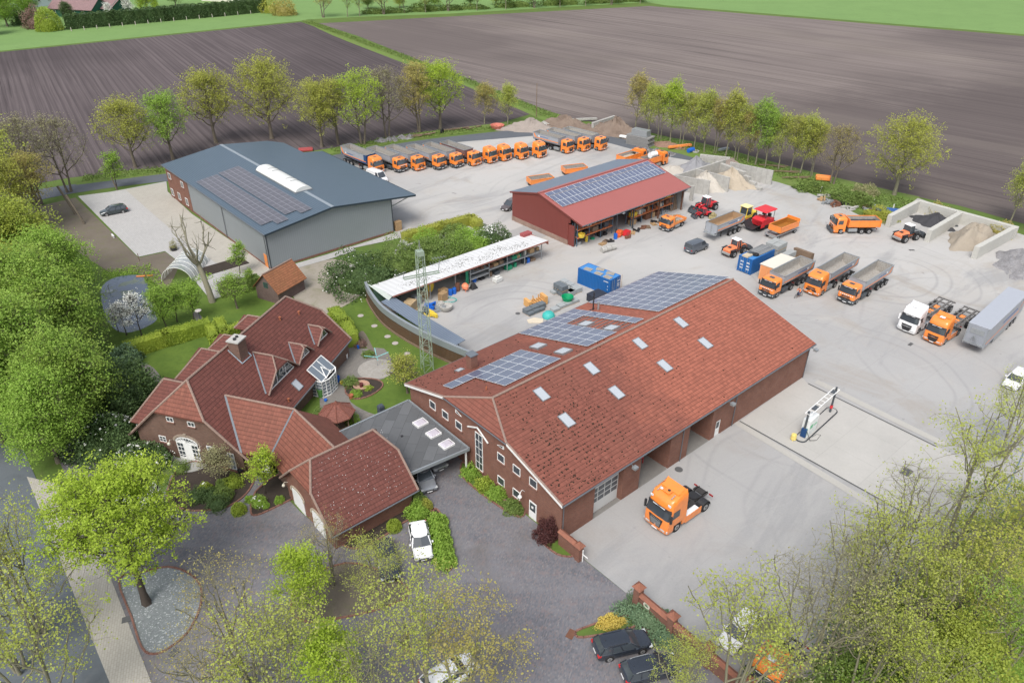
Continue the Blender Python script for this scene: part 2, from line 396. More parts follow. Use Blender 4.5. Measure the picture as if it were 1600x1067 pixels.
def m_field(name, base, light, dark, ang, k2=1.0, arcs=None, ridge=0):
 t = NT(name); o = t.coord()
 wob = t.n('TexNoise'); t.l(o, wob.inputs['Vector']); wob.inputs['Scale'].default_value = .012; wob.inputs['Detail'].default_value = 2
 ad = t.n('VectorMath', operation='MULTIPLY_ADD'); t.l(wob.outputs['Color'], ad.inputs[0]); ad.inputs[1].default_value = (2.5, 2.5, 0); t.l(o, ad.inputs[2])
 mp = t.amap(ad.outputs[0], -ang, (.012, 1, 1))
 n1 = t.noise(mp, .55*k2, 3, .6); n2 = t.noise(mp, 1.9*k2, 3, .6); n3 = t.noise(mp, .13, 3, .55)
 s = t.math('ADD', t.math('MULTIPLY', n1, .5), t.math('MULTIPLY', n2, .5))
 k = t.mix(t.ramp(s, [(.43, 0.0), (.57, 1.0)]), dark, light)
 k = t.mix(t.math('MULTIPLY', t.ramp(n3, [(.38, 0.0), (.62, 1.0)]), .5), k, base)
 tr = t.ramp(t.noise(mp, 1.15*k2, 1, .4), [(.33, 1.0), (.38, 0.0)])
 k = t.mix(t.math('MULTIPLY', tr, .85), k, mul(dark, .55))
 cl = t.ramp(t.noise(o, 1.1, 6, .8), [(.5, 0.0), (.62, 1.0)]); k = t.mix(t.math('MULTIPLY', cl, .3), k, mul(dark, .7))
 big = t.ramp(t.noise(o, .012, 4, .55), [(.38, 0.0), (.66, 1.0)]); k = t.mix(t.math('MULTIPLY', big, .5), k, mul(base, 1.35))
 bd = t.ramp(t.noise(t.map(o, (200, 40, 0)), .009, 3, .5), [(.46, 0.0), (.6, 1.0)]); k = t.mix(t.math('MULTIPLY', bd, .65), k, mul(dark, .75))
 f = t.noise(o, 2.2, 5, .8); k = t.mix(.3, k, t.mix(f, mul(dark, .7), mul(light, 1.2)))
 if ridge:
  sv = t.n('SeparateXYZ'); t.l(t.amap(ad.outputs[0], -ang, (1, 1, 1)), sv.inputs[0]); v = sv.outputs[1]
  r1 = t.ramp(t.math('FRACT', t.math('DIVIDE', v, 1.6)), [(.0, 1.0), (.3, 0.0), (.8, 0.0), (1, 1.0)])
  vn = t.n('TexWhiteNoise', noise_dimensions='1D'); t.l(t.math('FLOOR', t.math('DIVIDE', v, 3.2)), vn.inputs['W'])
  k = t.mix(t.math('MULTIPLY', r1, t.math('MULTIPLY', t.ramp(vn.outputs['Value'], [(.1, .25), (.9, 1.0)]), ridge)), k, mul(dark, .6))
  k = t.mix(t.math('MULTIPLY', vn.outputs['Value'], .22), k, mul(light, 1.15))
 if arcs:
  (x0, y0), (x1, y1) = arcs; sp = t.n('SeparateXYZ'); t.l(o, sp.inputs[0]); L = math.hypot(x1-x0, y1-y0); nx, ny = (y1-y0)/L, -(x1-x0)/L
  dd = t.math('ADD', t.math('MULTIPLY', t.math('SUBTRACT', sp.outputs[0], x0), nx), t.math('MULTIPLY', t.math('SUBTRACT', sp.outputs[1], y0), ny))
  dd = t.math('ADD', dd, t.math('MULTIPLY', t.math('SUBTRACT', t.noise(o, .02, 6, .6), .5), 90))
  k = t.mix(t.math('MULTIPLY', t.ramp(t.math('ADD', t.math('DIVIDE', dd, 60), .5), [(.35, 0.0), (.75, 1.0)]), .62), k, mul(dark, .78))
  pb = t.ramp(t.noise(t.amap(t.map(o, (40, 9, 0)), -ang, (.3, 1, 1)), .02, 6, .65), [(.5, 0.0), (.68, 1.0)]); k = t.mix(t.math('MULTIPLY', pb, .28), k, (.25, .215, .18))
 t.col(k); t.bump(s, .5, .15); return t.fin(.98, 0, .1)
M_YARD = m_yard()
M_CLINK = m_clinker()
M_FIELDL = m_field('ploughed soil in long beds', (.10, .082, .082), (.145, .12, .12), (.05, .041, .043), R(-57.5), 1.3, ridge=.62)
M_FIELDR = m_field('harrowed soil', (.175, .147, .135), (.225, .19, .172), (.10, .082, .08), R(-43.5), .8, arcs=(tuple(G(900, 178)[:2]), tuple(G(1600, 128)[:2])))
M_GRASS = m_ground('rough grass', (.085, .14, .03), (.15, .20, .045), (.12, .11, .055), .15, 2.5, .6, .5)
M_LAWN = m_ground('mown lawn', (.085, .14, .025), (.16, .225, .04), (.06, .10, .022), .3, 3, .6, .4)
M_MEADOW = m_ground('bright meadow', (.15, .25, .08), (.19, .30, .10), (.13, .21, .07), .05, 1.2, .6, .3)
M_VERGE = m_ground('weedy verge', (.13, .21, .04), (.17, .15, .08), (.08, .14, .03), .35, 2.2, .8, .8)
M_DIRT = m_ground('bare garden soil', (.17, .145, .115), (.105, .085, .068), (.13, .14, .06), .25, 3, .8, .4)
M_SAND = m_ground('sandy ground', (.33, .30, .25), (.22, .19, .15), (.16, .16, .08), .2, 3, .8, .3)
M_BED = m_ground('dark planting soil', (.045, .036, .03), (.07, .055, .045), None, .8, 5, .6, .6)
M_ASPH = m_ground('asphalt', (.105, .115, .13), (.13, .14, .155), (.085, .09, .10), .12, 6, .5, .15, .8)
M_ROAD = m_ground('road asphalt', (.11, .125, .14), (.145, .16, .175), (.07, .075, .08), .12, 6, .6, .15, .8, streak=(R(-72), .5, (.15, .155, .16), .5))
M_GRAV = m_ground('grey pebbles', (.24, .26, .265), (.13, .145, .15), (.38, .395, .395), 3.0, 6, .8, 1.0, spots=(7, .6, (.6, .62, .62)))
M_PAD = m_slabs('concrete pad', (.455, .44, .41), 5.0, 5.0, R(40.9), .012, .02, .5)
M_PAVE = m_slabs('pale block paving', (.43, .42, .405), .6, .3, R(-50), .012, .06, .3)
M_PAVE2 = m_slabs('beige block paving', (.42, .395, .345), .6, .3, R(40), .012, .06, .3)
M_WALK = m_slabs('light pavement blocks', (.40, .375, .33), .4, .2, R(-72), .012, .07, .35)
M_PATH = m_slabs('garden path blocks', (.21, .195, .175), .4, .2, R(40), .012, .12, .5)
M_KERB = bricks('brick edging', (.22, .10, .075), (.30, .15, .11), (.2, .18, .16), .1, .22)
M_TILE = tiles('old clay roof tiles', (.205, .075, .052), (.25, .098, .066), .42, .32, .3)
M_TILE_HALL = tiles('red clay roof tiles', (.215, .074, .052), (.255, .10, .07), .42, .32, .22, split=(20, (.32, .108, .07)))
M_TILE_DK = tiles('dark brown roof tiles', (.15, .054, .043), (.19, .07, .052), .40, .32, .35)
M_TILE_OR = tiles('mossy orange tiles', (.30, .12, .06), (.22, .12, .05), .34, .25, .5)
M_RIDGE = plain('ridge tiles with lichen', (.27, .19, .155), .9, 0, .45, 3)
M_BRICK = bricks('red brown brick', (.25, .11, .075), (.17, .08, .06), (.22, .17, .145))
M_BRICK2 = bricks('brown farmhouse brick', (.20, .115, .085), (.13, .08, .062), (.17, .14, .12))
M_BRICKG = bricks('pale plinth brick', (.30, .19, .15), (.36, .24, .19), (.3, .26, .22))
M_CAPB = bricks('wall coping tiles', (.33, .13, .08), (.24, .1, .07), (.18, .12, .1), .2, .1)
M_WHITE = plain('white paint', (.78, .78, .76), .45, 0, .05)
M_CREAM = plain('cream wall', (.6, .57, .48), .8, 0, .1)
M_WIN = glass('window glass', (.05, .06, .07), .04)
M_WINL = glass('light blue glass', (.2, .24, .28), .05)
M_SKYL = plain('skylight pane', (.42, .45, .48), .2, 0, .1, 1, .9)
M_FRAME = plain('grey aluminium', (.30, .31, .32), .4, .5, .1)
M_LEAD = plain('lead flashing', (.17, .19, .21), .5, .3, .15)
M_DARK = plain('dark interior', (.02, .018, .017), .95, 0, .3)
M_FLOORI = plain('oily floor', (.2, .19, .175), .9, 0, .3)
M_GUT = plain('zinc gutter', (.2, .215, .235), .45, .6, .1)
M_PVC = None
def m_pv():
 t = NT('solar cells'); uv = t.coord('UV');
 b = t.n('TexBrick'); t.l(uv, b.inputs['Vector']); b.inputs['Scale'].default_value = 1; b.offset = 0
 b.inputs['Brick Width'].default_value = .16; b.inputs['Row Height'].default_value = .16; b.inputs['Mortar Size'].default_value = .004
 b.inputs['Color1'].default_value = (.10, .12, .185, 1); b.inputs['Color2'].default_value = (.12, .14, .21, 1); b.inputs['Mortar'].default_value = (.17, .19, .25, 1)
 t.col(b.outputs['Color']); return t.fin(.22, 0, .9)
M_PV = m_pv()
M_PVF = plain('panel frame', (.72, .74, .76), .4, .3, .05)
M_GREYWALL = ribbed('grey sheet cladding', (.27, .295, .31), .35, 'u', .25, .5, .1, line=.12)
M_GREYROOF = ribbed('slate blue sheet roof', (.095, .135, .175), .35, 'v', .5, .42, .1, line=.35)
M_REDROOF = ribbed('red sheet roof', (.36, .115, .10), .3, 'u', .25, .45, 0, line=.12)
M_REDWALL = ribbed('dark red sheet wall', (.22, .055, .045), .3, 'u', .5, .5, 0, line=.4)
M_SHEDROOF = ribbed('white corrugated sheet', (.66, .66, .65), .9, 'u', .4, .6, 0, line=.18)
M_BLUEROOF = ribbed('blue grey box sheet', (.22, .27, .34), .33, 'u', .8, .45, .2, line=.75)
M_FASCIA = plain('grey metal fascia', (.30, .33, .35), .45, .3, .08)
M_PLANK = ribbed('weathered upright planks', (.13, .075, .04), .22, 'u', .7, .9, 0, .5, .6)
M_FLATROOF = m_slabs('bitumen sheet roof', (.125, .13, .135), 2.3, 1.1, R(40.9), .03, .22, .6)
M_CONC = m_ground('weathered concrete wall', (.42, .41, .38), (.2, .19, .17), (.5, .48, .44), .9, 5, .6, .3)
M_STEEL = plain('galvanised steel', (.36, .38, .39), .45, .5, .15, 3)
M_MAST = plain('pale green lattice steel', (.30, .37, .29), .6, .1, .2, 3)
M_BLACK = plain('black rubber', (.018, .018, .019), .85, 0, .3, 5)
M_BLACKP = plain('black plastic', (.028, .028, .03), .5, 0, .2, 5)
M_DGREY = plain('dark grey plastic', (.07, .08, .09), .5, 0, .15, 4)
M_RIM = plain('steel rim', (.42, .42, .42), .4, .6, .2, 6)
M_CHAS = plain('dirty chassis', (.045, .042, .04), .75, .1, .4, 3)
M_ORANGE = plain('orange truck paint', (.86, .25, .04), .3, 0, .1, .8, .5, .14, .5)
M_ORANGEP = plain('faded orange paint', (.80, .27, .07), .5, 0, .1, 1, .4, .12)
M_LORANGE = plain('loader orange', (.78, .22, .09), .5, 0, .1, 2, .4, .15)
M_WPAINT = plain('white car paint', (.8, .8, .8), .28, 0, .02, 1, .5, 0, .5)
M_SILV = plain('silver car paint', (.33, .35, .38), .3, .5, .05, 1, .5, 0, .4)
M_BLKCAR = plain('dark blue car paint', (.018, .024, .035), .22, 0, .1, 1, .6, 0, 1.0)
M_GREYCAR = plain('grey blue van paint', (.10, .115, .135), .35, .2, .1, 1, .5, 0, .5)
M_TIP = plain('silver tipper side', (.37, .39, .42), .45, .1, .12, 1.2, .4, .12)
M_TIPIN = plain('scuffed tipper inside', (.38, .36, .33), .75, .1, .3, 1.5, .3, .35)
M_BLUES = plain('blue stripe paint', (.03, .1, .32), .4)
M_NAVY = plain('navy paint', (.015, .06, .17), .4)
M_ORST = plain('orange stripe paint', (.85, .25, .05), .4)
M_RED = plain('red machine paint', (.62, .03, .04), .4, 0, .1, 2, .4, .08)
M_YEL = plain('yellow machine paint', (.75, .55, .06), .45, 0, .1, 2, .4, .1)
M_PYEL = plain('pale yellow roof', (.75, .66, .32), .6)
M_CBLUE = ribbed('blue container sheet', (.012, .13, .40), .28, 'u', .9, .5, 0, .1, .35)
M_CBLUET = plain('blue container top', (.05, .22, .52), .55, 0, .2, 1, .4, .1)
M_WOOD = plain('raw timber', (.42, .28, .15), .85, 0, .3, 3)
M_WOODD = plain('old timber', (.2, .14, .095), .9, 0, .4, 3)
M_GREEN = plain('green sheet', (.02, .25, .13), .6, 0, .2, 2)
M_DGREEN = plain('dark green boards', (.02, .09, .06), .8, 0, .3, 2)
M_TEAL = plain('turquoise plastic', (.05, .42, .38), .5)
M_BLUEP = plain('blue plastic', (.015, .12, .5), .45)
M_HOSE = plain('black hose', (.03, .03, .032), .6)
M_PALLETB = m_slabs('grey kerbstone pallets', (.22, .24, .25), .5, .25, 0, .02, .2, .4)
M_BIGBAG = plain('white big bag', (.6, .6, .57), .8, 0, .15, 3)
M_RUST = plain('rusty iron', (.17, .08, .05), .9, .1, .4, 3)
M_TERRA = plain('terracotta', (.35, .12, .06), .8)
M_HAYSAND = m_ground('pale building sand', (.42, .36, .28), (.32, .265, .20), None, .7, 4, .6, .4)
M_SANDW = m_ground('white sand', (.48, .445, .39), (.38, .345, .29), None, .7, 4, .6, .4)
M_GRVL = m_ground('brown gravel heap', (.34, .295, .235), (.26, .22, .175), None, .8, 7, .6, .6)
M_BLKGR = m_ground('black chippings', (.055, .055, .06), (.08, .08, .085), None, .8, 7, .6, .6)
M_RUB = m_ground('grey broken rubble', (.27, .265, .27), (.15, .14, .14), (.4, .39, .38), 1.6, 4, .9, 1.0)
M_EARTH = m_ground('brown earth heap', (.22, .17, .135), (.14, .1, .08), None, .6, 4, .8, .8)
M_BARK = plain('grey brown bark', (.15, .125, .095), .95, 0, .4, 3)
M_BARKL = plain('pale lichened bark', (.22, .205, .14), .95, 0, .4, 3)
M_BARKD = plain('dark bark', (.07, .055, .045), .95, 0, .4, 3)
M_SKIN = plain('skin', (.55, .33, .24), .6)
M_DENIM = plain('dark blue trousers', (.03, .05, .12), .85)
M_HIVIS = plain('orange work jacket', (.9, .2, .06), .7)
M_WATER = None
def m_water():
 t = NT('pond water'); o = t.coord()
 al = t.ramp(t.noise(o, .35, 5, .6, 1.2), [(.52, 0.0), (.6, 1.0)])
 k = t.mix(t.math('MULTIPLY', al, .6), (.075, .10, .14), (.17, .20, .11)); t.col(k)
 t.bump(t.noise(o, 3, 3), .12, .02)
 r = t.math('ADD', t.math('MULTIPLY', al, .5), .08); return t.fin(r, 0, 1.0)
M_WATER = m_water()
# -- the ground and what lies on it
def sheet(name, pts, m, z, px=True, sub=None):
 mb = MB(); P = [G(*p, 0) for p in pts] if px else [Vector((p[0], p[1], 0)) for p in pts]
 n = len(P); ar = sum(P[i].x*P[(i+1)%n].y-P[(i+1)%n].x*P[i].y for i in range(n))
 if ar < 0: P = P[::-1]
 mb.poly([(p.x, p.y, z) for p in P]); return struct(name, mb, m)
def smoothpts(pts, k=4):
 """closed Catmull-Rom through survey points"""
 out = []; n = len(pts)
 for i in range(n):
  p0, p1, p2, p3 = [np.array(pts[(i+j-1) % n], float) for j in range(4)]
  for q in range(k):
   t = q/k; out.append(tuple(.5*((2*p1)+(-p0+p2)*t+(2*p0-5*p1+4*p2-p3)*t*t+(-p0+3*p1-3*p2+p3)*t**3)))
 return out
mb = MB(); mb.poly([(-1500, -300, 0), (1500, -300, 0), (1500, 2500, 0), (-1500, 2500, 0)]); struct('ground', mb, M_GRASS)
E1 = .012
sheet('meadow', [(-60, 84), (0, 80), (470, 33), (480, 31), (560, 27), (700, 22), (1010, 4), (1040, 9), (1600, 54), (2300, 120), (2600, -60), (1200, -110), (-600, -90), (-700, 120)], M_MEADOW, E1)
sheet('field_beds', [(-500, 128), (0, 82), (470, 35), (560, 66), (640, 97), (730, 134), (800, 160), (838, 176), (780, 193), (640, 209), (520, 232), (380, 250), (256, 262), (110, 278), (30, 292), (-450, 380)], M_FIELDL, E1*2)
sheet('field_wide', [(497, 37), (560, 34), (1015, 10), (1040, 12), (1600, 57), (2300, 128), (2600, 620), (1760, 400), (1600, 350), (1500, 322), (1420, 305), (1330, 288), (1240, 265), (1150, 240), (1060, 218), (985, 200), (905, 188), (850, 172), (800, 152), (740, 127), (640, 89), (560, 57)], M_FIELDR, E1*2)
sheet('field_corner', [(1560, 1090), (1592, 1040), (1640, 1010), (1900, 1000), (1900, 1300), (1500, 1300)], M_FIELDL, E1*2)
sheet('asphalt_lane', smoothpts([(-300, 352), (0, 306), (111, 289), (256, 272), (400, 262), (520, 243), (640, 222), (740, 210), (828, 202), (900, 205), (960, 215), (1030, 229), (1085, 241), (1100, 252), (1078, 255), (1000, 239), (955, 227), (900, 219), (840, 214), (740, 222), (640, 236), (520, 258), (400, 277), (256, 284), (111, 303), (0, 326), (-300, 376)], 3), M_ASPH, E1*3)
sheet('yard', [(498, 262), (640, 233), (700, 224), (845, 212), (900, 217), (955, 225), (1010, 240), (1082, 252), (1110, 262), (1215, 285), (1240, 293), (1300, 316), (1345, 338), (1390, 345), (1434, 310), (1600, 368), (1900, 480), (1800, 760), (1560, 760), (1520, 1000), (1350, 1250), (1230, 1120), (1093, 1000), (990, 936), (906, 868), (884, 842), (1010, 700), (880, 560), (720, 548), (590, 440), (628, 372), (560, 330)], M_YARD, E1*4)
sheet('pavers_parking', [(122, 307), (175, 300), (260, 284), (262, 300), (300, 335), (430, 424), (615, 365), (628, 372), (520, 395), (435, 430), (330, 470), (281, 411), (258, 393), (216, 402)], M_PAVE, E1*5)
sheet('pavers_strip', [(196, 297), (258, 286), (262, 300), (300, 336), (432, 424), (425, 436), (360, 425), (300, 388)], M_PAVE2, E1*6)
sheet('pavers_gable', [(424, 424), (512, 398), (548, 386), (556, 392), (520, 404), (470, 418), (430, 434)], M_PAVE, E1*7)
sheet('bare_ground', [(30, 330), (118, 309), (216, 403), (258, 394), (282, 412), (262, 455), (215, 425), (170, 425), (100, 380)], M_DIRT, E1*2)
sheet('sandy_track', smoothpts([(452, 428), (520, 405), (560, 420), (585, 440), (560, 465), (520, 487), (490, 492), (462, 470)], 3), M_SAND, E1*3)
sheet('garden_lawn', [(170, 400), (260, 450), (330, 430), (452, 430), (470, 480), (520, 482), (560, 450), (590, 452), (600, 500), (720, 560), (660, 600), (700, 660), (560, 720), (430, 700), (240, 640), (170, 560)], M_LAWN, E1*1.5)
sheet('concrete_pad', [(1155.6, 659), (1253.5, 590), (1262, 600), (1500, 716), (1640, 790), (1560, 880), (1414, 803)], M_PAD, E1*5)
mb = MB()
for a, b in (((1155.6, 658.5), (1420, 806)), ((1262.5, 600), (1462, 698))):
 p, q = G(*a), G(*b); d = (q-p).normalized(); n = Vector((-d.y, d.x, 0))*.085
 mb.poly([(p-n)+Vector((0, 0, E1*7)), (q-n)+Vector((0, 0, E1*7)), (q+n)+Vector((0, 0, E1*7)), (p+n)+Vector((0, 0, E1*7))])
struct('drain_channels', mb, plain('drain grating', (.12, .12, .12), .7, .3))
mb = MB()
for a, b in (((1150, 660), (1400, 812)), ((1275, 596), (1478, 696))):
 p, q = G(*a), G(*b); d = (q-p).normalized(); n = Vector((-d.y, d.x, 0))*.45
 mb.poly([(p-n)+Vector((0, 0, E1*6)), (q-n)+Vector((0, 0, E1*6)), (q+n)+Vector((0, 0, E1*6)), (p+n)+Vector((0, 0, E1*6))])
struct('drain_bands', mb, m_ground('pale concrete band', (.42, .405, .37), (.36, .345, .32), None, .3, 5, .5))
DRV = [(60, 640), (120, 700), (195, 760), (250, 790), (270, 735), (400, 742), (440, 770), (470, 800), (530, 850), (640, 790), (652, 768), (640, 740), (720, 700), (740, 740), (835, 815), (880, 850), (905, 868), (990, 936), (1093, 1003), (1230, 1120), (1350, 1260), (700, 1300), (360, 1240), (240, 1075), (150, 860)]
sheet('driveway', DRV, M_CLINK, E1*3)
sheet('road', [(-60, 560), (-10, 640), (20, 665), (80, 800), (175, 1075), (240, 1250), (-260, 1300), (-200, 900), (-160, 600)], M_ROAD, E1*4)
sheet('sidewalk', [(42, 745), (60, 790), (175, 1075), (240, 1250), (330, 1250), (240, 1075), (168, 890), (130, 830), (105, 760)], M_WALK, E1*5)
sheet('terrace', smoothpts([(500, 640), (503, 600), (535, 530), (545, 530), (562, 545), (600, 545), (612, 570), (600, 592), (565, 598), (545, 622), (566, 640), (600, 650), (640, 640), (560, 690), (500, 670)], 3), M_PATH, E1*4)
sheet('terrace_circle', [tuple((Vector((G(588, 577).x, G(588, 577).y))+Vector((math.cos(a), math.sin(a)))*2.3).to_tuple()) for a in [k*PI/14 for k in range(28)]], m_ground('pale gravel circle', (.33, .31, .28), (.24, .22, .19), (.45, .43, .4), .9, 5, .7), E1*5, px=False)
sheet('garden_path', smoothpts([(302, 492), (310, 489), (330, 515), (345, 530), (336, 533), (318, 518)], 3), M_PATH, E1*4)
sheet('garden_path', smoothpts([(222, 568), (240, 575), (258, 600), (250, 604), (235, 588), (222, 578)], 3), M_PATH, E1*4)
def bed(pts, m=None, edge=True, k=3, smooth=True, name='planting_bed', z=E1*5, h=.1):
 P = smoothpts(pts, k) if smooth else pts
 sheet(name, P, m or M_BED, z)
 if edge:
  mb = MB(); W3 = [G(*p, 0) for p in P]; n = len(W3)
  c = sum(W3, Vector())/n
  for i in range(n):
   a, b = W3[i], W3[(i+1) % n]; d = b-a
   if d.length < 1e-3: continue
   d.normalize(); mb.bar(a-d*.03+Vector((0, 0, h/2+.02)), b+d*.03+Vector((0, 0, h/2+.02)), .16, h+.04)
  struct('bed_edging', mb, M_KERB)
bed([(186, 906), (222, 895), (262, 886), (295, 896), (314, 918), (312, 952), (292, 990), (262, 1014), (240, 1022), (222, 1012), (206, 965)], M_GRAV, name='pebble_island')
bed([(272, 742), (300, 722), (335, 728), (385, 742), (398, 748), (385, 772), (360, 790), (332, 797), (290, 797), (262, 780)])
bed([(392, 800), (400, 768), (440, 740), (450, 760), (462, 775), (430, 793), (402, 805)])
bed([(530, 846), (560, 826), (640, 785), (662, 778), (678, 800), (672, 812), (640, 812), (600, 838), (560, 858)])
bed([(674, 800), (688, 802), (704, 850), (708, 884), (694, 890), (680, 850)])
bed([(724, 722), (740, 742), (770, 770), (805, 792), (820, 800), (812, 808), (785, 795), (740, 762), (720, 740)], M_GRASS)
bed([(842, 832), (858, 832), (884, 848), (900, 862), (892, 870), (870, 866), (848, 848)], M_LAWN)
bed([(899, 990), (910, 982), (975, 962), (1000, 968), (985, 982), (912, 996)], M_GRASS)
bed([(1000, 962), (1035, 962), (1062, 1000), (1075, 1040), (1040, 1012), (1012, 990)], M_DIRT)
bed([(545, 600), (560, 592), (590, 594), (598, 604), (580, 618), (556, 624), (540, 614)], None)
bed([(560, 524), (572, 542), (584, 560), (589, 559), (580, 538), (568, 518)], M_DIRT, edge=False)
bed([(272, 905+0), (273, 905)], None, edge=False) if False else None
bed([(455, 955), (480, 972), (520, 968), (600, 950), (640, 925), (600, 895), (540, 880), (470, 910)], M_DIRT)
pond = smoothpts([(158, 452), (175, 436), (205, 430), (225, 434), (236, 460), (247, 492), (235, 508), (200, 520), (176, 512), (162, 485)], 4)
sheet('pond', pond, M_WATER, E1*3)
sheet('verge', smoothpts([(120, 288), (180, 270), (258, 262), (400, 250), (540, 228), (640, 210), (760, 195), (830, 188), (850, 196), (760, 205), (640, 219), (540, 238), (400, 258), (258, 272), (140, 287)], 3), M_VERGE, E1*3.6)
sheet('verge', smoothpts([(1010, 212), (1100, 225), (1240, 262), (1400, 300), (1440, 312), (1420, 345), (1360, 338), (1290, 305), (1220, 288), (1130, 262), (1060, 240), (1000, 228)], 3), M_VERGE, E1*3.4)
sheet('verge', smoothpts([(475, 33), (500, 40), (640, 92), (740, 130), (840, 170), (900, 190), (870, 196), (830, 180), (730, 136), (620, 95), (520, 56)], 3), M_VERGE, E1*3.4)
def disc(px, py, r, m, z=E1*6, name='manhole_cover', label='', cat='manhole cover', group=None):
 mb = MB(); mb.lathe([(r, 0), (r, .012), (r*.86, .012), (r*.86, .006), (.01, .006)], 20)
 p = G(px, py); solo(name, mb, m, label, cat, (p.x, p.y, z), group=group)
M_MAN = plain('iron cover', (.13, .13, .13), .7, .3, .2, 4)
disc(1060.5, 734, .42, M_MAN, label='round iron cover in the yard beside the middle pier of the hall')
disc(809, 490.5, .35, M_MAN, label='dark round drain cover left of the grey stone pallets')
for i, (x, y) in enumerate([(563.5, 493.5), (585, 509.5), (605.5, 526), (617.5, 536.5), (636, 553)]):
 disc(x, y, .42, plain('pale stone', (.4, .36, .33), .9), E1*3, 'stepping_disc', ('pale round garden slab in the lawn, ' + ['nearest the sandy track', 'second from the sandy track', 'third from the sandy track', 'fourth from the sandy track', 'nearest the lattice mast'][i]), 'garden slab', 'pale round slabs along the plank fence')
def grate(px, py, l, w, a, label, m=None):
 mb = MB(); mb.box(-l/2, l/2, -w/2, w/2, 0, .02)
 for k in range(5): mb.box(-l/2+.04, l/2-.04, -w/2+w*(k+.5)/5-.02, -w/2+w*(k+.5)/5+.02, .02, .03)
 p = G(px, py); solo('drain_grate', mb, m or M_MAN, label, 'drain grate', (p.x, p.y, E1*6), R(a))
grate(1416, 738, 1.3, .9, 41, 'grey rectangular cover set in the pale concrete pad')
grate(1422.5, 538.5, .9, .4, 41, 'small dark gully in front of the white tractor unit')
grate(1424.5, 391.5, .9, .4, 0, 'small dark gully in front of the gravel bays', None)
grate(892, 991, .9, .6, 60, 'small rusty gully beside the long planter', M_RUST)
grate(199, 968, .8, .6, 20, 'dark gully left of the pebble island')
grate(272, 1020, .8, .6, 60, 'dark gully below the pebble island')
# -- buildings
def frame_root(name, F, x, y, label, cat, group=None):
 p = F.W(x, y); return thing(name, label, cat, (p.x, p.y, 0), F.a, group)
def window(parent, M, w, h, m=None, name='window', sill=True, bars=(1, 1), depth=.06, framem=None, wf=.07, label=None):
 """M: matrix whose x runs along the wall, z up, -y outwards; origin = centre of the opening"""
 f = MB(); f.M = M
 fm = framem or M_WHITE
 f.box(-w/2, w/2, -depth, .02, h/2-wf, h/2); f.box(-w/2, w/2, -depth, .02, -h/2, -h/2+wf)
 f.box(-w/2, -w/2+wf, -depth, .02, -h/2+wf, h/2-wf); f.box(w/2-wf, w/2, -depth, .02, -h/2+wf, h/2-wf)
 for i in range(1, bars[0]):
  x = -w/2+w*i/bars[0]; f.box(x-.025, x+.025, -depth+.01, .015, -h/2+wf, h/2-wf)
 for j in range(1, bars[1]):
  z = -h/2+h*j/bars[1]; f.box(-w/2+wf, w/2-wf, -depth+.012, .012, z-.022, z+.022)
 o = part(name, f, fm, parent, label=label)
 g = MB(); g.M = M; g.box(-w/2+wf, w/2-wf, -depth+.03, -.001, -h/2+wf, h/2-wf); part('pane', g, m or M_WIN, o)
 if sill:
  g = MB(); g.M = M; g.box(-w/2-.08, w/2+.08, -.16, 0, -h/2-.09, -h/2-.005); part('sill', g, M_KERB, o)
 return o
def TM(x, y, z, face):
 """wall matrices for the four sides of a local frame; outward normal = face ('-x','+x','-y','+y')"""
 a = {'-y': 0, '+x': PI/2, '+y': PI, '-x': -PI/2}[face]
 return Matrix.Translation((x, y, z)) @ Matrix.Rotation(a, 4, 'Z')
def slope_basis(x, y0, z0, y1, z1, x0=0):
 """matrix on a roof slope; local x along the eave, y up the slope, z out of it; origin at (x, y0, z0)"""
 v = Vector((0, y1-y0, z1-z0)).normalized(); u = Vector((1, 0, 0)) if y1 > y0 else Vector((-1, 0, 0))
 n = u.cross(v)
 return Matrix(((u.x, v.x, n.x, x), (u.y, v.y, n.y, y0), (u.z, v.z, n.z, z0), (0, 0, 0, 1)))
def on_slope(M, x, y, y0, y1sign=1):
 pass
def roof_window(parent, M, w, h, name='skylight', up=.10, frame=None, pane=None, dome=False):
 f = MB(); f.M = M
 t = .07
 f.box(-w/2, w/2, -h/2, -h/2+t, 0, up); f.box(-w/2, w/2, h/2-t, h/2, 0, up)
 f.box(-w/2, -w/2+t, -h/2+t, h/2-t, 0, up); f.box(w/2-t, w/2, -h/2+t, h/2-t, 0, up)
 o = part(name, f, frame or M_FRAME, parent)
 g = MB(); g.M = M; g.box(-w/2+t, w/2-t, -h/2+t, h/2-t, .01, up-.025); part('pane', g, pane or M_SKYL, o)
 return o
def pv_array(parent, M, cells, pw, ph, m=None, mf=None, name='solar_array', up=.16):
 """cells = list of (col,row); each panel a child of the array"""
 b = MB(); b.M = M
 rows = sorted({c[1] for c in cells})
 for r in rows:
  cs = [c[0] for c in cells if c[1] == r]; x0, x1 = min(cs)*pw, (max(cs)+1)*pw
  for k in (.25, .75): b.box(x0, x1, (r+k)*ph-.02, (r+k)*ph+.02, .02, up-.045)
 o = part(name, b, M_FRAME, parent)
 f = MB(); f.use(mf or M_PVF); t = .045
 f.box(t, pw-t, t, ph-t, -.04, -.004) if False else None
 f.box(.012, pw-.012, .012, t, -.04, 0); f.box(.012, pw-.012, ph-t, ph-.012, -.04, 0)
 f.box(.012, t, t, ph-t, -.04, 0); f.box(pw-t, pw-.012, t, ph-t, -.04, 0)
 f.use(m or M_PV); f.box(t, pw-t, t, ph-t, -.035, -.006)
 me = f.mesh('solar_panel')
 for (c, r) in cells:
  p = bpy.data.objects.new('solar_panel', me); C.objects.link(p); p.parent = o
  p.matrix_local = M @ Matrix.Translation((c*pw, r*ph, up))
 return o
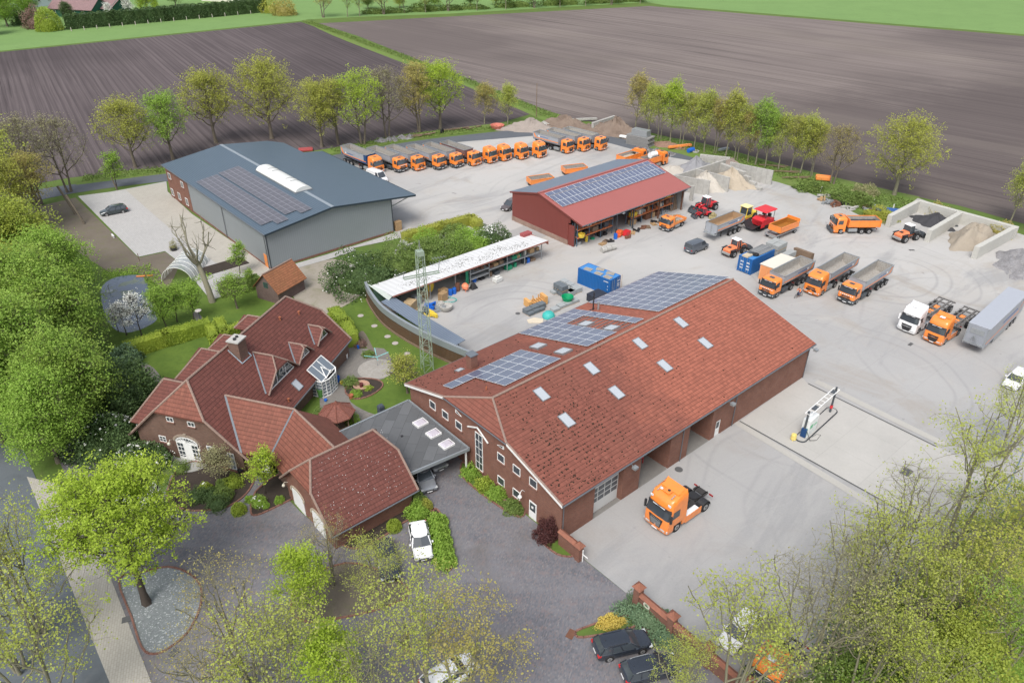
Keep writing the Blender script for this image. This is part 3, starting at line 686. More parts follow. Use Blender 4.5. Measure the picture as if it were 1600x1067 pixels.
def downpipe(parent, x, y, z0, z1, m=None, r=.05):
 mb = MB(); mb.cyl((x, y, z0), (x, y, z1), r, n=8); part('downpipe', mb, m or M_GUT, parent)
def ridge_caps(mb, a, b, r=.13, step=.42):
 a, b = Vector(a), Vector(b); L = (b-a).length; n = max(1, int(L/step)); d = (b-a)/n
 for i in range(n):
  p = a+d*i; q = p+d*1.08; mb.cyl(p, q, r*1.12, r, 6)
# -- great workshop hall
HF_ = Frame((4.54, 49.10), 40.9)
def hall():
 L, D, ZE, ZR = 41.3, 24.0, 4.95, 8.75
 oh = .4; sl = (ZR-ZE)/(D/2+oh)
 t = frame_root('workshop_hall', HF_, 0, 0, 'long brick workshop hall with red tiled roof, solar panels and three tall bays', 'workshop')
 zt = lambda y: ZE + (min(y, D-y)+oh)*sl - .28
 w = MB(); th = .36
 hl, hr = 7.2, 17.1      # half hip corners
 gab = [(0, 0), (D, 0), (D, zt(D)), (hr, zt(hr)), (hl, zt(hl)), (0, zt(0))]
 w.extx([(y, z) for y, z in gab], 0, th)
 w.extx([(0, 0), (D, 0), (D, zt(D)), (D/2, zt(D/2)), (0, zt(0))], L-th, L)
 w.box(th, L-th, D-th, D, 0, zt(D))
 zz = zt(0)
 for x0, x1 in ((th, 4.25), (8.2, 10.75), (15.35, 18.4), (22.4, 23.25), (24.25, L-th)): w.box(x0, x1, 0, th, 0, zz)
 w.box(23.25, 24.25, 0, th, 2.15, zz)
 for x0, x1 in ((4.25, 8.2), (10.75, 15.35), (18.4, 22.4)): w.box(x0, x1, 0, th, zz-.45, zz)
 for x in (8.2, 10.75-.3, 15.35, 18.4-.3, 22.4): w.box(x, x+.3, th, 3.2, 0, zz-.1)
 part('wall', w, M_BRICK, t)
 i = MB()
 i.box(th+.01, L-th-.01, 11.2, 11.35, 0, zz);
 i.box(10.6, 10.72, 3.2, 11.2, 0, zz-.1); i.box(15.5, 15.62, 3.2, 11.2, 0, zz-.1); i.box(18.2, 18.32, 3.2, 11.2, 0, zz-.1); i.box(22.5, 22.62, 3.2, 11.2, 0, zz-.1)
 part('inner_wall', i, M_CREAM, t)
 fl = MB(); fl.box(th, L-th, th, D-th, 0, .05); fl.box(4.3, 8.15, .0, th, .0, .05); fl.box(10.8, 15.3, .0, th, .0, .05); fl.box(18.45, 22.35, .0, th, .0, .05)
 part('floor', fl, M_FLOORI, t)
 ce = MB(); ce.box(th, L-th, th, D-th, zz-.06, zz-.02); part('ceiling', ce, M_CREAM, t)
 r = MB(); xa, xb = -oh, L+.35; xr = 1.9
 r.slab([(xa, -oh, ZE), (xb, -oh, ZE), (xb, D/2, ZR), (xr, D/2, ZR), (xa, hl, ZE+(hl+oh)*sl)], .16)
 r.slab([(xa, D+oh, ZE), (xa, hr, ZE+(D-hr+oh)*sl), (xr, D/2, ZR), (xb, D/2, ZR), (xb, D+oh, ZE)], .16)
 r.slab([(xa, hl, ZE+(hl+oh)*sl), (xr, D/2, ZR), (xa, hr, ZE+(D-hr+oh)*sl)], .16)
 ro = part('roof', r, M_TILE_HALL, t)
 c = MB(); ridge_caps(c, (xr, D/2, ZR+.02), (xb, D/2, ZR+.02)); ridge_caps(c, (xa, hl, ZE+(hl+oh)*sl), (xr, D/2, ZR+.02), .11); ridge_caps(c, (xa, hr, ZE+(D-hr+oh)*sl), (xr, D/2, ZR+.02), .11)
 ridge_caps(c, (xa+.06, -oh, ZE+.0), (xa+.06, hl, ZE+(hl+oh)*sl), .09); ridge_caps(c, (xa+.06, D+oh, ZE), (xa+.06, hr, ZE+(D-hr+oh)*sl), .09)
 part('ridge_tiles', c, M_RIDGE, ro)
 mo = MB(); rnd = random.Random(3)
 for k in range(950):
  x = min(rnd.expovariate(1/7.5), 38); back = rnd.random() < .22
  y = rnd.random()**1.3*11.8;
  if rnd.random() < .35 and not back: y = 5+rnd.gauss(0, 2.2); x = abs(rnd.gauss(6, 3))
  if x < 1.6 and abs(y) > 5: continue
  y = max(0, min(11.9, y)); y = round(y/.42)*.42+.05+rnd.gauss(0, .06)
  z = ZE+(y+oh)*sl+.02; yy = D-y if back else y
  s = rnd.uniform(.04, .11)
  mo.rbox(x, yy, z-.02, s*rnd.uniform(1, 1.8), s, s*.6, rnd.uniform(0, 3))
 mp = part('moss', mo, plain('dark moss', (.03, .022, .014), .95), ro); mp['kind'] = 'stuff'
 for y0, z0, y1, z1 in ((-oh, ZE, hl, ZE+(hl+oh)*sl), (D+oh, ZE, hr, ZE+(D-hr+oh)*sl)):
  b = MB(); b.add([(xa-.04, y0, z0-.3), (xa-.04, y1, z1-.3), (xa-.04, y1, z1-.04), (xa-.04, y0, z0-.04), (xa+.02, y0, z0-.3), (xa+.02, y1, z1-.3), (xa+.02, y1, z1-.04), (xa+.02, y0, z0-.04)],
              [(0,1,2,3),(7,6,5,4),(0,4,5,1),(3,2,6,7),(0,3,7,4),(1,5,6,2)]); part('barge_board', b, M_WHITE, t)
 g = MB(); g.cyl((xa, -oh-.07, ZE-.12), (xb, -oh-.07, ZE-.12), .085, n=8); g.cyl((xa, D+oh+.07, ZE-.12), (xb, D+oh+.07, ZE-.12), .085, n=8)
 g.cyl((xa-.06, hl, ZE+(hl+oh)*sl-.14), (xa-.06, hr, ZE+(D-hr+oh)*sl-.14), .07, n=8); part('gutter', g, M_GUT, t)
 for x in (.12, 17.2, 26.4, 41.1): downpipe(t, x, -.1, .1, ZE-.15)
 d = MB(); d.box(4.27, 8.18, .55, .62, .05, zz-.47); do = part('sectional_door', d, plain('off white door', (.55, .56, .55), .5, 0, .05), t)
 gl = MB()
 for i_ in range(4):
  for j in range(3): gl.box(4.45+i_*.93, 4.45+i_*.93+.8, .53, .56, 1.35+j*.62, 1.35+j*.62+.48)
 part('pane', gl, plain('hazy door pane', (.10, .11, .12), .25, 0, .2, 3), do)
 dd = MB(); dd.box(23.3, 24.2, .1, .16, .03, 2.12); o = part('side_door', dd, M_WHITE, t)
 p_ = MB(); p_.box(23.5, 24.0, .085, .1, 1.05, 1.85); part('pane', p_, M_WIN, o)
 for x0, x1 in ((10.8, 15.3), (18.45, 22.35)):
  k = MB(); k.box(x0, x1, .4, .48, zz-1.0, zz-.45); part('raised_door', k, M_CREAM, t)
 for x in (8.9, 24.6, 41.3):
  k = MB(); k.box(x-.25, x+.25, -1.0, -.55, ZE-.75, ZE-.5); k.bar((x, -.55, ZE-.6), (x, 0, ZE-.45), .07); part('floodlight', k, M_STEEL, t)
 for y, z in ((8.45, 4.48), (6.15, 4.48), (3.82, 4.48), (8.45, 1.55), (6.15, 1.5), (19.7, 4.48), (17.45, 4.48), (15.15, 4.48)):
  window(t, TM(-.002, y, z, '-x'), 1.05, .98)
 for y, z, s in ((15.1, 6.1, 1), (8.5, 6.0, -1)):
  f = MB(); f.M = TM(-.002, y, z, '-x')
  f.add([(-.5, -.06, -.2), (.5, -.06, -.2), (.5 if s < 0 else -.5, -.06, .2), (-.5, .02, -.2), (.5, .02, -.2), (.5 if s < 0 else -.5, .02, .2)], [(0, 1, 2), (5, 4, 3), (0, 3, 4, 1), (1, 4, 5, 2), (2, 5, 3, 0)])
  o = part('gable_vent_window', f, M_WHITE, t); g = MB(); g.M = TM(-.07, y, z, '-x')
  g.add([(-.32, 0, -.13), (.32, 0, -.13), (.32 if s < 0 else -.32, 0, .1)], [(0, 1, 2)]); part('pane', g, M_WIN, o)
 window(t, TM(-.002, 11.85, 3.1, '-x'), 1.15, 4.6, bars=(2, 5))
 k = MB(); k.bar((-.2, 10.2, 5.3), (-.2, 11.85, 6.25), .12); k.bar((-.2, 11.85, 6.25), (-.2, 13.4, 5.5), .12); part('gable_trim', k, M_WHITE, t)
 d = MB(); d.box(-.05, .03, 3.28, 4.3, .02, 2.1); o = part('entrance_door', d, M_WHITE, t)
 g = MB(); g.box(-.07, -.04, 3.42, 4.16, 1.0, 1.95); part('pane', g, M_WIN, o)
 g = MB(); g.box(-.085, -.068, 3.68, 3.93, 1.35, 1.62); part('notice', g, M_WHITE, o)
 k = MB(); k.tube([(0, 5.0, 2.6), (-.3, 5.0, 3.0), (-.6, 4.9, 3.0), (-.75, 4.85, 2.7)], .035); k.lathe([(.05, .0), (.2, -.12), (.22, -.22), (.05, -.25)], 10, (-.75, 4.85, 2.72)); part('wall_lamp', k, M_WHITE, t, 40)
 def fs(x, y): return slope_basis(x, y, ZE+(y+oh)*sl, D/2, ZR)
 def bs(x, y): return slope_basis(x, y, ZE+(D-y+oh)*sl, D/2, ZR)
 for x in (6.55, 13.7, 21.4, 28.6):
  for y in (9.95, 6.3): roof_window(t, fs(x, y), 1.1, 1.65, up=.12)
 for x in (13.8, 21.5):
  for y in (14.3, 18.3): roof_window(t, bs(x, y), 1.5, 1.5, up=.22)
 roof_window(t, bs(5.0, 21.5), .9, .8, up=.1)
 pw, ph = 1.56, 1.68
 def arr(x_hi, y_lo, cells): pv_array(ro, bs(x_hi, y_lo), cells, pw, ph)
 arr(12.1, 19.35, [(c, r) for c in range(5) for r in range(4)]+[(c, r) for c in (5, 6) for r in (0,)]+[(5, 1), (6, 1)][:0])
 B = []
 for r in range(7):
  for c in range(6):
   if r < 2 or c >= 3: B.append((c, r))
 B += [(c, r) for c in (0,) for r in range(2, 7)]
 arr(25.3, 24.0, B)
 arr(42.0, 24.0, [(c, r) for c in range(9) for r in range(7) if not (r == 0 and c == 0 and False)])
 k = MB(); k.box(5.7, 6.6, 20.3, 21.2, 5.7, 7.8); ch = part('chimney', k, M_BRICK, ro); k = MB(); k.box(5.62, 6.68, 20.22, 21.28, 7.8, 7.9); part('chimney_cap', k, M_LEAD, ch)
 k = MB(); k.cyl((26.0, 21.4, 5.6), (26.0, 21.4, 8.4), .09, n=8); k.box(25.7, 26.6, 20.7, 21.8, 5.72, 5.8); part('flue', k, M_BLACKP, ro)
 k = MB(); k.cyl((26.4, 20.9, 5.8), (26.4, 20.9, 7.0), .13, n=10); k.cyl((26.4, 20.9, 7.0), (26.4, 20.9, 7.15), .2, n=10); part('vent_pipe', k, M_STEEL, ro)
 k = MB(); k.cyl((2.9, 14.2, 7.9), (2.9, 14.2, 8.5), .08, n=8); part('vent_pipe', k, M_TERRA, ro)
 return t
hall()
def inbay(name, mb, m, label, cat, x, y):
 p = HF_.W(x, y); return solo(name, mb, m, label, cat, (p.x, p.y, .05), HF_.a, bevel=.02)
k = MB(); k.cyl((0, 0, 0), (0, 0, .9), .3, n=12); inbay('oil_drum', k, M_BLUEP, 'blue oil drum just inside the middle bay of the hall', 'drum', 12.2, 1.5)
k = MB(); k.box(-.6, .6, -.4, .4, .75, .85); [k.box(x, x+.08, y, y+.08, 0, .75) for x in (-.6, .52) for y in (-.4, .32)]; k.box(-.3, .1, -.2, .2, .85, 1.1); inbay('workbench', k, M_RED, 'red tool bench in the middle bay of the hall', 'workbench', 13.5, 2.6)
k = MB(); k.box(-.5, .5, -.35, .35, 0, 1.4); k.box(-.52, .52, -.37, -.35, .2, .22); inbay('tool_cabinet', k, M_DGREY, 'grey tool cabinet in the right bay of the hall', 'cabinet', 19.4, 2.4)
# -- grey hall
GF = Frame((-37.61, 105.26), 41.3)
def grey_hall():
 t = frame_root('grey_hall', GF, 0, 0, 'grey sheet clad hall with blue grey roof, barrel skylight and brick office end', 'hall')
 W_, L_, XR, ZR, ZL, XC, ZC = 22.7, 42.3, 11.5, 7.7, 6.2, 27.3, 5.85
 sl = (ZR-ZL)/(XR+.35); sr = (ZR-ZC)/(XC-XR)
 zt = lambda x: (ZR-(XR-x)*sl if x < XR else ZR-(x-XR)*sr)-.2
 w = MB()
 w.exty([(0, .35), (W_, .35), (W_, zt(W_)), (XR, zt(XR)), (0, zt(0))], 0, .25)
 w.exty([(0, 0), (W_, 0), (W_, zt(W_)), (XR, zt(XR)), (0, zt(0))], L_-.25, L_)
 w.box(0, .25, .25, 31.5, .35, zt(0)); w.box(W_-.25, W_, .25, L_-.25, .35, zt(W_))
 part('wall', w, M_GREYWALL, t)
 k = MB(); k.box(-.03, W_+.03, -.03, .3, 0, .35); k.box(-.03, .3, .3, 31.5, 0, .35); k.box(W_-.28, W_+.03, .3, L_, 0, .35); part('plinth', k, M_KERB, t)
 k = MB(); k.box(-.06, .2, 31.5, L_-.01, 0, zt(0)-.01); part('brick_wall', k, M_BRICK, t)
 for x, y in ((-.04, -.04), (W_-.1, -.04)):
  k = MB(); k.box(x, x+.16, y, y+.16, 0, zt(x)-.02); part('corner_trim', k, plain('anthracite trim', (.05, .06, .07), .5), t)
 k = MB(); k.box(-.04, 0, 16.6, 16.75, .2, zt(0)); k.cyl((-.1, 16.3, .1), (-.1, 16.3, 6), .05, n=6); k.cyl((-.1, .5, .1), (-.1, .5, 6), .05, n=6); part('downpipe', k, M_GUT, t)
 ro = MB()
 ro.slab([(-.35, -.6, ZL), (XR, -.6, ZR), (XR, L_+.7, ZR), (-.35, L_+.7, ZL)], .14)
 zx = lambda x: ZR-(x-XR)*sr
 ro.slab([(XR, -.6, ZR), (XC, -.6, ZC), (XC, 32, ZC), (23.4, 32, zx(23.4)), (23.4, 40.5, zx(23.4)), (21.0, L_+.7, zx(21.)), (XR, L_+.7, ZR)], .14)
 r = part('roof', ro, M_GREYROOF, t)
 k = MB(); k.slab([(XR-.28, -.6, ZR+.02), (XR+.28, -.6, ZR+.02), (XR+.28, 8.6, ZR+.02), (XR-.28, 8.6, ZR+.02)], .05)
 k.slab([(XR-.28, 24.5, ZR+.02), (XR+.28, 24.5, ZR+.02), (XR+.28, L_+.7, ZR+.02), (XR-.28, L_+.7, ZR+.02)], .05); part('ridge_cap', k, plain('pale ridge sheet', (.30, .34, .37), .5, .3), r)
 k = MB()
 k.cyl((-.42, -.6, ZL-.08), (-.42, L_+.7, ZL-.08), .09, n=8); part('gutter', k, M_GUT, t)
 k = MB();
 for a, b in (((-.35, -.62, ZL-.12), (XR, -.62, ZR-.12)), ((XR, -.62, ZR-.12), (XC, -.62, ZC-.12)), ((XC+.02, -.6, ZC-.1), (XC+.02, 32, ZC-.1))): k.bar(a, b, .06, .28)
 part('fascia', k, plain('dark blue fascia', (.03, .045, .06), .5), t)
 for y in (0.2, 10.5, 21, 31.5):
  k = MB(); k.bar((W_, y, 4.6), (XC-.6, y, ZC-.25), .12); k.bar((W_, y, zt(W_)-.1), (XC-.3, y, ZC-.25), .14); part('canopy_strut', k, M_STEEL, t)
 b = MB(); y0, y1 = 9.0, 24.0; n = 10; hw, hh = 1.5, .75
 ring = lambda y, s=1.0: [(XR-hw*s*math.cos(PI*i/n), y, ZR-.02+hh*s*math.sin(PI*i/n)) for i in range(n+1)]
 b.loft([ring(y0), ring(y1)], caps=True)
 bo = part('barrel_skylight', b, plain('milky skylight', (.66, .66, .62), .35, 0, .06, .5, .6), r, 50)
 k = MB(); k.box(XR-hw-.1, XR+hw+.1, y0-.06, y0, ZR-.35, ZR+.05); k.box(XR-hw-.1, XR+hw+.1, y1, y1+.06, ZR-.35, ZR+.05); k.box(XR-hw-.12, XR-hw, y0, y1, ZR-.35, ZR+.03); k.box(XR+hw, XR+hw+.12, y0, y1, ZR-.35, ZR+.03)
 for yy in (12.8, 19.6):
  pr = ring(yy, 1.03)
  for a, c in zip(pr[4:-1], pr[5:]): k.bar(a, c, .07)
  pr = ring(yy+1.6, 1.03)
  for a, c in zip(pr[4:-1], pr[5:]): k.bar(a, c, .07)
 part('skylight_frame', k, M_FRAME, bo)
 mpv = plain('violet thin film cells', (.095, .093, .108), .3, 0, .15, .5, .7)
 def gs(x, y): return Matrix(((0, math.cos(math.atan(sl)), -math.sin(math.atan(sl)), x), (-1, 0, 0, y), (0, math.sin(math.atan(sl)), math.cos(math.atan(sl)), ZL+(x+.35)*sl), (0, 0, 0, 1)))
 cells1 = [(c, r_) for r_ in range(4) for c in range(17)]
 fr = plain('thin pale frame', (.27, .27, .30), .4)
 for x0_, y0_, nc in ((.7, 28.6, 17), (5.0, 28.9, 17)):
  cells = [(c, r_) for r_ in range(4) for c in range(nc) if not (c == 16 and r_ < 2)]
  pv_array(r, gs(x0_, y0_), cells, 1.62, .98, mpv, fr)
 for y, z in ((40.6, 4.5), (34.2, 4.6), (41.0, 1.25), (37.4, 1.45), (33.7, 1.45)):
  window(t, TM(-.065, y, z, '-x'), 1.25, 1.35 if z < 2 else 1.1, bars=(2, 1))
 k = MB(); k.box(-.06, .0, .9, 1.9, .05, 2.2); o = part('orange_door', k, M_ORANGEP, t)
 k = MB(); k.box(-.12, -.06, 1.0, 1.08, 1.0, 1.2); part('handle', k, M_STEEL, o)
 return t
grey_hall()
# -- red hall
RF = Frame((9.4, 115.0), 41.0)
def red_hall():
 t = frame_root('red_barn', RF, 0, 0, 'dark red sheet clad shed, open in front, solar panels along its ridge', 'shed')
 L_, D_, YR, ZR, YF, ZF, YB, ZB = 27.5, 14.4, 7.6, 7.1, -3.0, 4.5, 14.9, 5.3
 sf = (ZR-ZF)/(YR-YF); sb = (ZR-ZB)/(YB-YR)
 zt = lambda y: (ZR-(YR-y)*sf if y < YR else ZR-(y-YR)*sb)-.18
 w = MB()
 w.extx([(0.3, .9), (D_, .9), (D_, zt(D_)), (YR, zt(YR)), (-.1, zt(-.1)), (-.1, 4.0), (.3, 4.0)], 0, .15)
 w.extx([(0.3, 0), (D_, 0), (D_, zt(D_)), (YR, zt(YR)), (-2.4, zt(-2.4)), (-2.4, 3.6), (.3, 3.6)], L_-.2, L_)
 w.box(.15, L_-.2, D_-.15, D_, .9, zt(D_))
 part('wall', w, M_REDWALL, t)
 k = MB(); k.box(-.06, .2, 0.3, D_+.05, 0, .9); k.box(.2, L_-.2, D_-.2, D_+.05, 0, .9); part('brick_plinth', k, M_BRICKG, t)
 k = MB(); k.box(.16, .2, .35, D_-.2, .9, 5); k.box(L_-.3, L_-.21, -2.3, D_, 0, 4.2); k.box(.2, L_-.2, D_-.3, D_-.21, .9, 5); part('inner_wall', k, plain('concrete inner wall', (.3, .3, .29), .8, 0, .25), t)
 k = MB(); k.box(.2, L_-.2, .0, D_-.2, 0, .03); part('floor', k, M_FLOORI, t)
 ro = MB(); xa, xb = -.15, L_+.5
 ro.slab([(xa, YF, ZF), (xb, YF, ZF), (xb, YR, ZR), (xa, YR, ZR)], .1); r = part('roof', ro, M_REDROOF, t)
 ro = MB(); ro.slab([(xa, YR, ZR), (xb, YR, ZR), (xb, YB, ZB), (xa, YB, ZB)], .1); r2 = part('rear_roof', ro, M_BLUEROOF, t, label='grey rear slope with dark panel strips')
 k = MB(); k.bar((xa, YR, ZR+.03), (xb, YR, ZR+.03), .5, .06); part('ridge_cap', k, M_REDROOF, r)
 k = MB(); k.cyl((xa, YF-.07, ZF-.08), (xb, YF-.07, ZF-.08), .085, n=8); part('gutter', k, M_GUT, t)
 k = MB(); k.bar((xa-.02, YF, ZF-.1), (xa-.02, YR, ZR-.1), .05, .26); k.bar((xa-.02, YR, ZR-.1), (xa-.02, YB, ZB-.1), .05, .26); part('verge_trim', k, M_REDWALL, t); k = MB(); k.bar((xb+.02, YF, ZF-.1), (xb+.02, YR, ZR-.1), .05, .26); part('verge_trim', k, M_REDWALL, t)
 a = math.atan(sf)
 def fs(x, y): return slope_basis(x, y, ZF+(y-YF)*sf, YR, ZR)
 pv_array(r, fs(.6, 2.45), [(c, r_) for c in range(26) for r_ in range(2)], 1.03, 1.72)
 pv_array(r, fs(.6, 5.9), [(c, 0) for c in range(16)], 1.66, 1.02)
 k = MB(); k.box(-.04, .35, -1.15, -.98, .0, 3.9) if False else k.box(.1, .28, -1.0, .3, .05, 3.7); part('sliding_door', k, M_REDWALL, t)
 for x in (.35, 9.3, 13.6, 20.5, 27.1):
  k = MB(); k.box(x-.1, x+.1, -2.2 if x > 1 else -1.0, -2.0 if x > 1 else -.8, 0, 4.45 if x > 1 else 4.2); part('post', k, M_RUST if x > 20 else M_DGREY, t)
 for x in (10.0, 27.0):
  k = MB(); k.lathe([(.05, .25), (.3, .18), (.42, 0), (.3, -.1)], 12, (x, YF+.3, ZF-.45)); part('yard_lamp', k, M_STEEL, t, 40)
 return t
red_hall()
# -- long open store shed
SF = Frame((-7, 100), 40.6)
def store_shed():
 t = frame_root('store_shed', SF, 0, 0, 'long open store shed with white mossy sheet roof and steel racks', 'shed')
 x0, x1 = -13.2, 15.6; zf, zb = 3.25, 2.75
 ro = MB(); ro.slab([(x0, -.9, zf), (x1+.3, -.9, zf), (x1+.3, 4.6, zb), (x0, 4.6, zb)], .08); r = part('roof', ro, M_SHEDROOF, t)
 mo = MB(); rnd = random.Random(11)
 for k in range(620):
  c = rnd.choice([-9, -7, -3, 0, 2, 4, 6, 8, 9, 10, 12]); x = c+rnd.gauss(0, .8); y = 1.4+rnd.gauss(0, .6) + 1.1*math.sin(c)
  if not (x0+.2 < x < x1 and -.7 < y < 4.3): continue
  z = zf+(zb-zf)*(y+.9)/5.5; s = rnd.uniform(.02, .085); mo.rbox(x, y, z-.01, s*2.4, s, .03, rnd.uniform(.3, 1.2))
 p = part('moss', mo, plain('dark roof moss', (.09, .085, .07), .95), r); p['kind'] = 'stuff'
 k = MB(); k.box(x0, x1+.3, -.97, -.9, zf-.2, zf+.0); k.box(x1+.3, x1+.36, -.97, 4.6, zb-.15, zb+.25); part('fascia', k, plain('rust red fascia', (.3, .12, .09), .6), t)
 k = MB(); k.box(x0, x1, 4.2, 4.3, 0, zb-.1); k.box(x1-.08, x1, 3.0, 4.2, 0, zb-.1); part('wall', k, plain('pale green boarding', (.16, .30, .2), .8, 0, .25, 1), t)
 k = MB(); k.box(x0, x1, -.3, 4.2, 0, .03); part('floor', k, M_FLOORI, t)
 for x in (.7, 4.3, 7.9, 11.5, 15.1):
  k = MB(); k.box(x-.05, x+.05, -.35, -.25, 0, zf-.12); k.box(x-.05, x+.05, 2.2, 2.3, 0, zb); part('post', k, M_STEEL, t)
 for x in (-2.0, -6.5):
  k = MB(); k.box(x-.06, x+.06, -.2, -.08, 0, zf-.1); part('post', k, M_STEEL, t)
 for i, (xa, xb) in enumerate(((.7, 4.3), (4.3, 7.9), (7.9, 11.5), (11.5, 15.1))):
  for z in ((.95, 1.85) if i == 0 else (1.45,)):
   k = MB(); k.box(xa+.05, xb-.05, -.34, -.24, z-.06, z+.06); k.box(xa+.05, xb-.05, -.24, 2.2, z+.06, z+.1); part('rack_shelf', k, M_STEEL, t)
 return t
store_shed()
k = MB(); k.box(-.9, .9, -.5, .5, -.35, .15); k.box(-.9, .9, -.5, .5, .15, .2); p = SF.W(15.2, 3.6); solo('roof_box', k, plain('dull red box', (.3, .07, .07), .7), 'small dark red metal box on the far end of the white shed roof', 'box', (p.x, p.y, 3.15), SF.a, bevel=.03)
def plank_fence():
 base = [(-21.1, 95.6), (-20.0, 92.9), (-17.7, 88.6), (-14.6, 84.9), (-11.0, 81.5), (-7.6, 78.8), (-4.6, 76.6)]
 t = thing('plank_fence', 'tall curved fence of weathered upright planks topped by a grey metal band', 'fence', (base[3][0], base[3][1], 0))
 o = Vector((base[3][0], base[3][1], 0)); P = [Vector((x, y, 0))-o for x, y in base]
 Q = []
 for i in range(len(P)-1):
  for q in range(4):
   tt = q/4; a = P[max(0, i-1)]; b = P[i]; c = P[i+1]; d = P[min(len(P)-1, i+2)]
   Q.append(.5*((2*b)+(-a+c)*tt+(2*a-5*b+4*c-d)*tt*tt+(-a+3*b-3*c+d)*tt**3))
 Q.append(P[-1])
 pl = MB(); fa = MB(); kb = MB(); lr = MB()
 for a, b in zip(Q[:-1], Q[1:]):
  d = (b-a).normalized(); n = Vector((-d.y, d.x, 0))
  if n.x+n.y < 0: n = -n
  def pris(mb, off0, off1, z0, z1): mb.prism([(p.x, p.y) for p in (a+n*off0, b+n*off0, b+n*off1, a+n*off1)], z0, z1)
  pris(pl, 0, .06, .3, 2.2); pris(fa, -.1, -.02, 2.05, 2.95); pris(fa, -.02, .25, 2.9, 2.95); pris(kb, -.12, .05, 0, .3)
 part('planks', pl, M_PLANK, t); part('fascia', fa, M_FASCIA, t); part('kerb', kb, M_WOODD, t)
 return t, n
plank_fence()
def lean_to():
 a, b = Vector((-17.35, 91.0, 0)), Vector((-6.9, 79.2, 0)); d = (b-a).normalized(); n = Vector((-d.y, d.x, 0))
 if n.x < 0: n = -n
 t = thing('lean_to', 'narrow lean-to with blue grey ribbed roof along the inside of the plank fence', 'lean-to', a)
 a0 = Vector((0, 0, 0)); b0 = b-a
 r = MB(); r.slab([a0-n*.9+Vector((0, 0, 2.55)), b0-n*.9+Vector((0, 0, 2.55)), b0+n*1.4+Vector((0, 0, 2.75)), a0+n*1.0+Vector((0, 0, 2.75))], .06)
 part('roof', r, M_BLUEROOF, t)
 for q in (.06, .5, .95):
  p = a0+(b0-a0)*q+n*.9; k = MB(); k.box(p.x-.05, p.x+.05, p.y-.05, p.y+.05, 0, 2.66); part('post', k, M_STEEL, t)
 k = MB(); k.add([Vector((-20.9, 95.3, 2.9))-a, Vector((-17.0, 90.6, 2.62))-a, Vector((-16.4, 91.2, 3.2))-a, Vector((-19.9, 94.6, 2.8))-a], [(0, 1, 2, 3)])
 part('corner_sheet', k, plain('pale green grey sheet', (.42, .46, .42), .6, 0, .15), t)
lean_to()
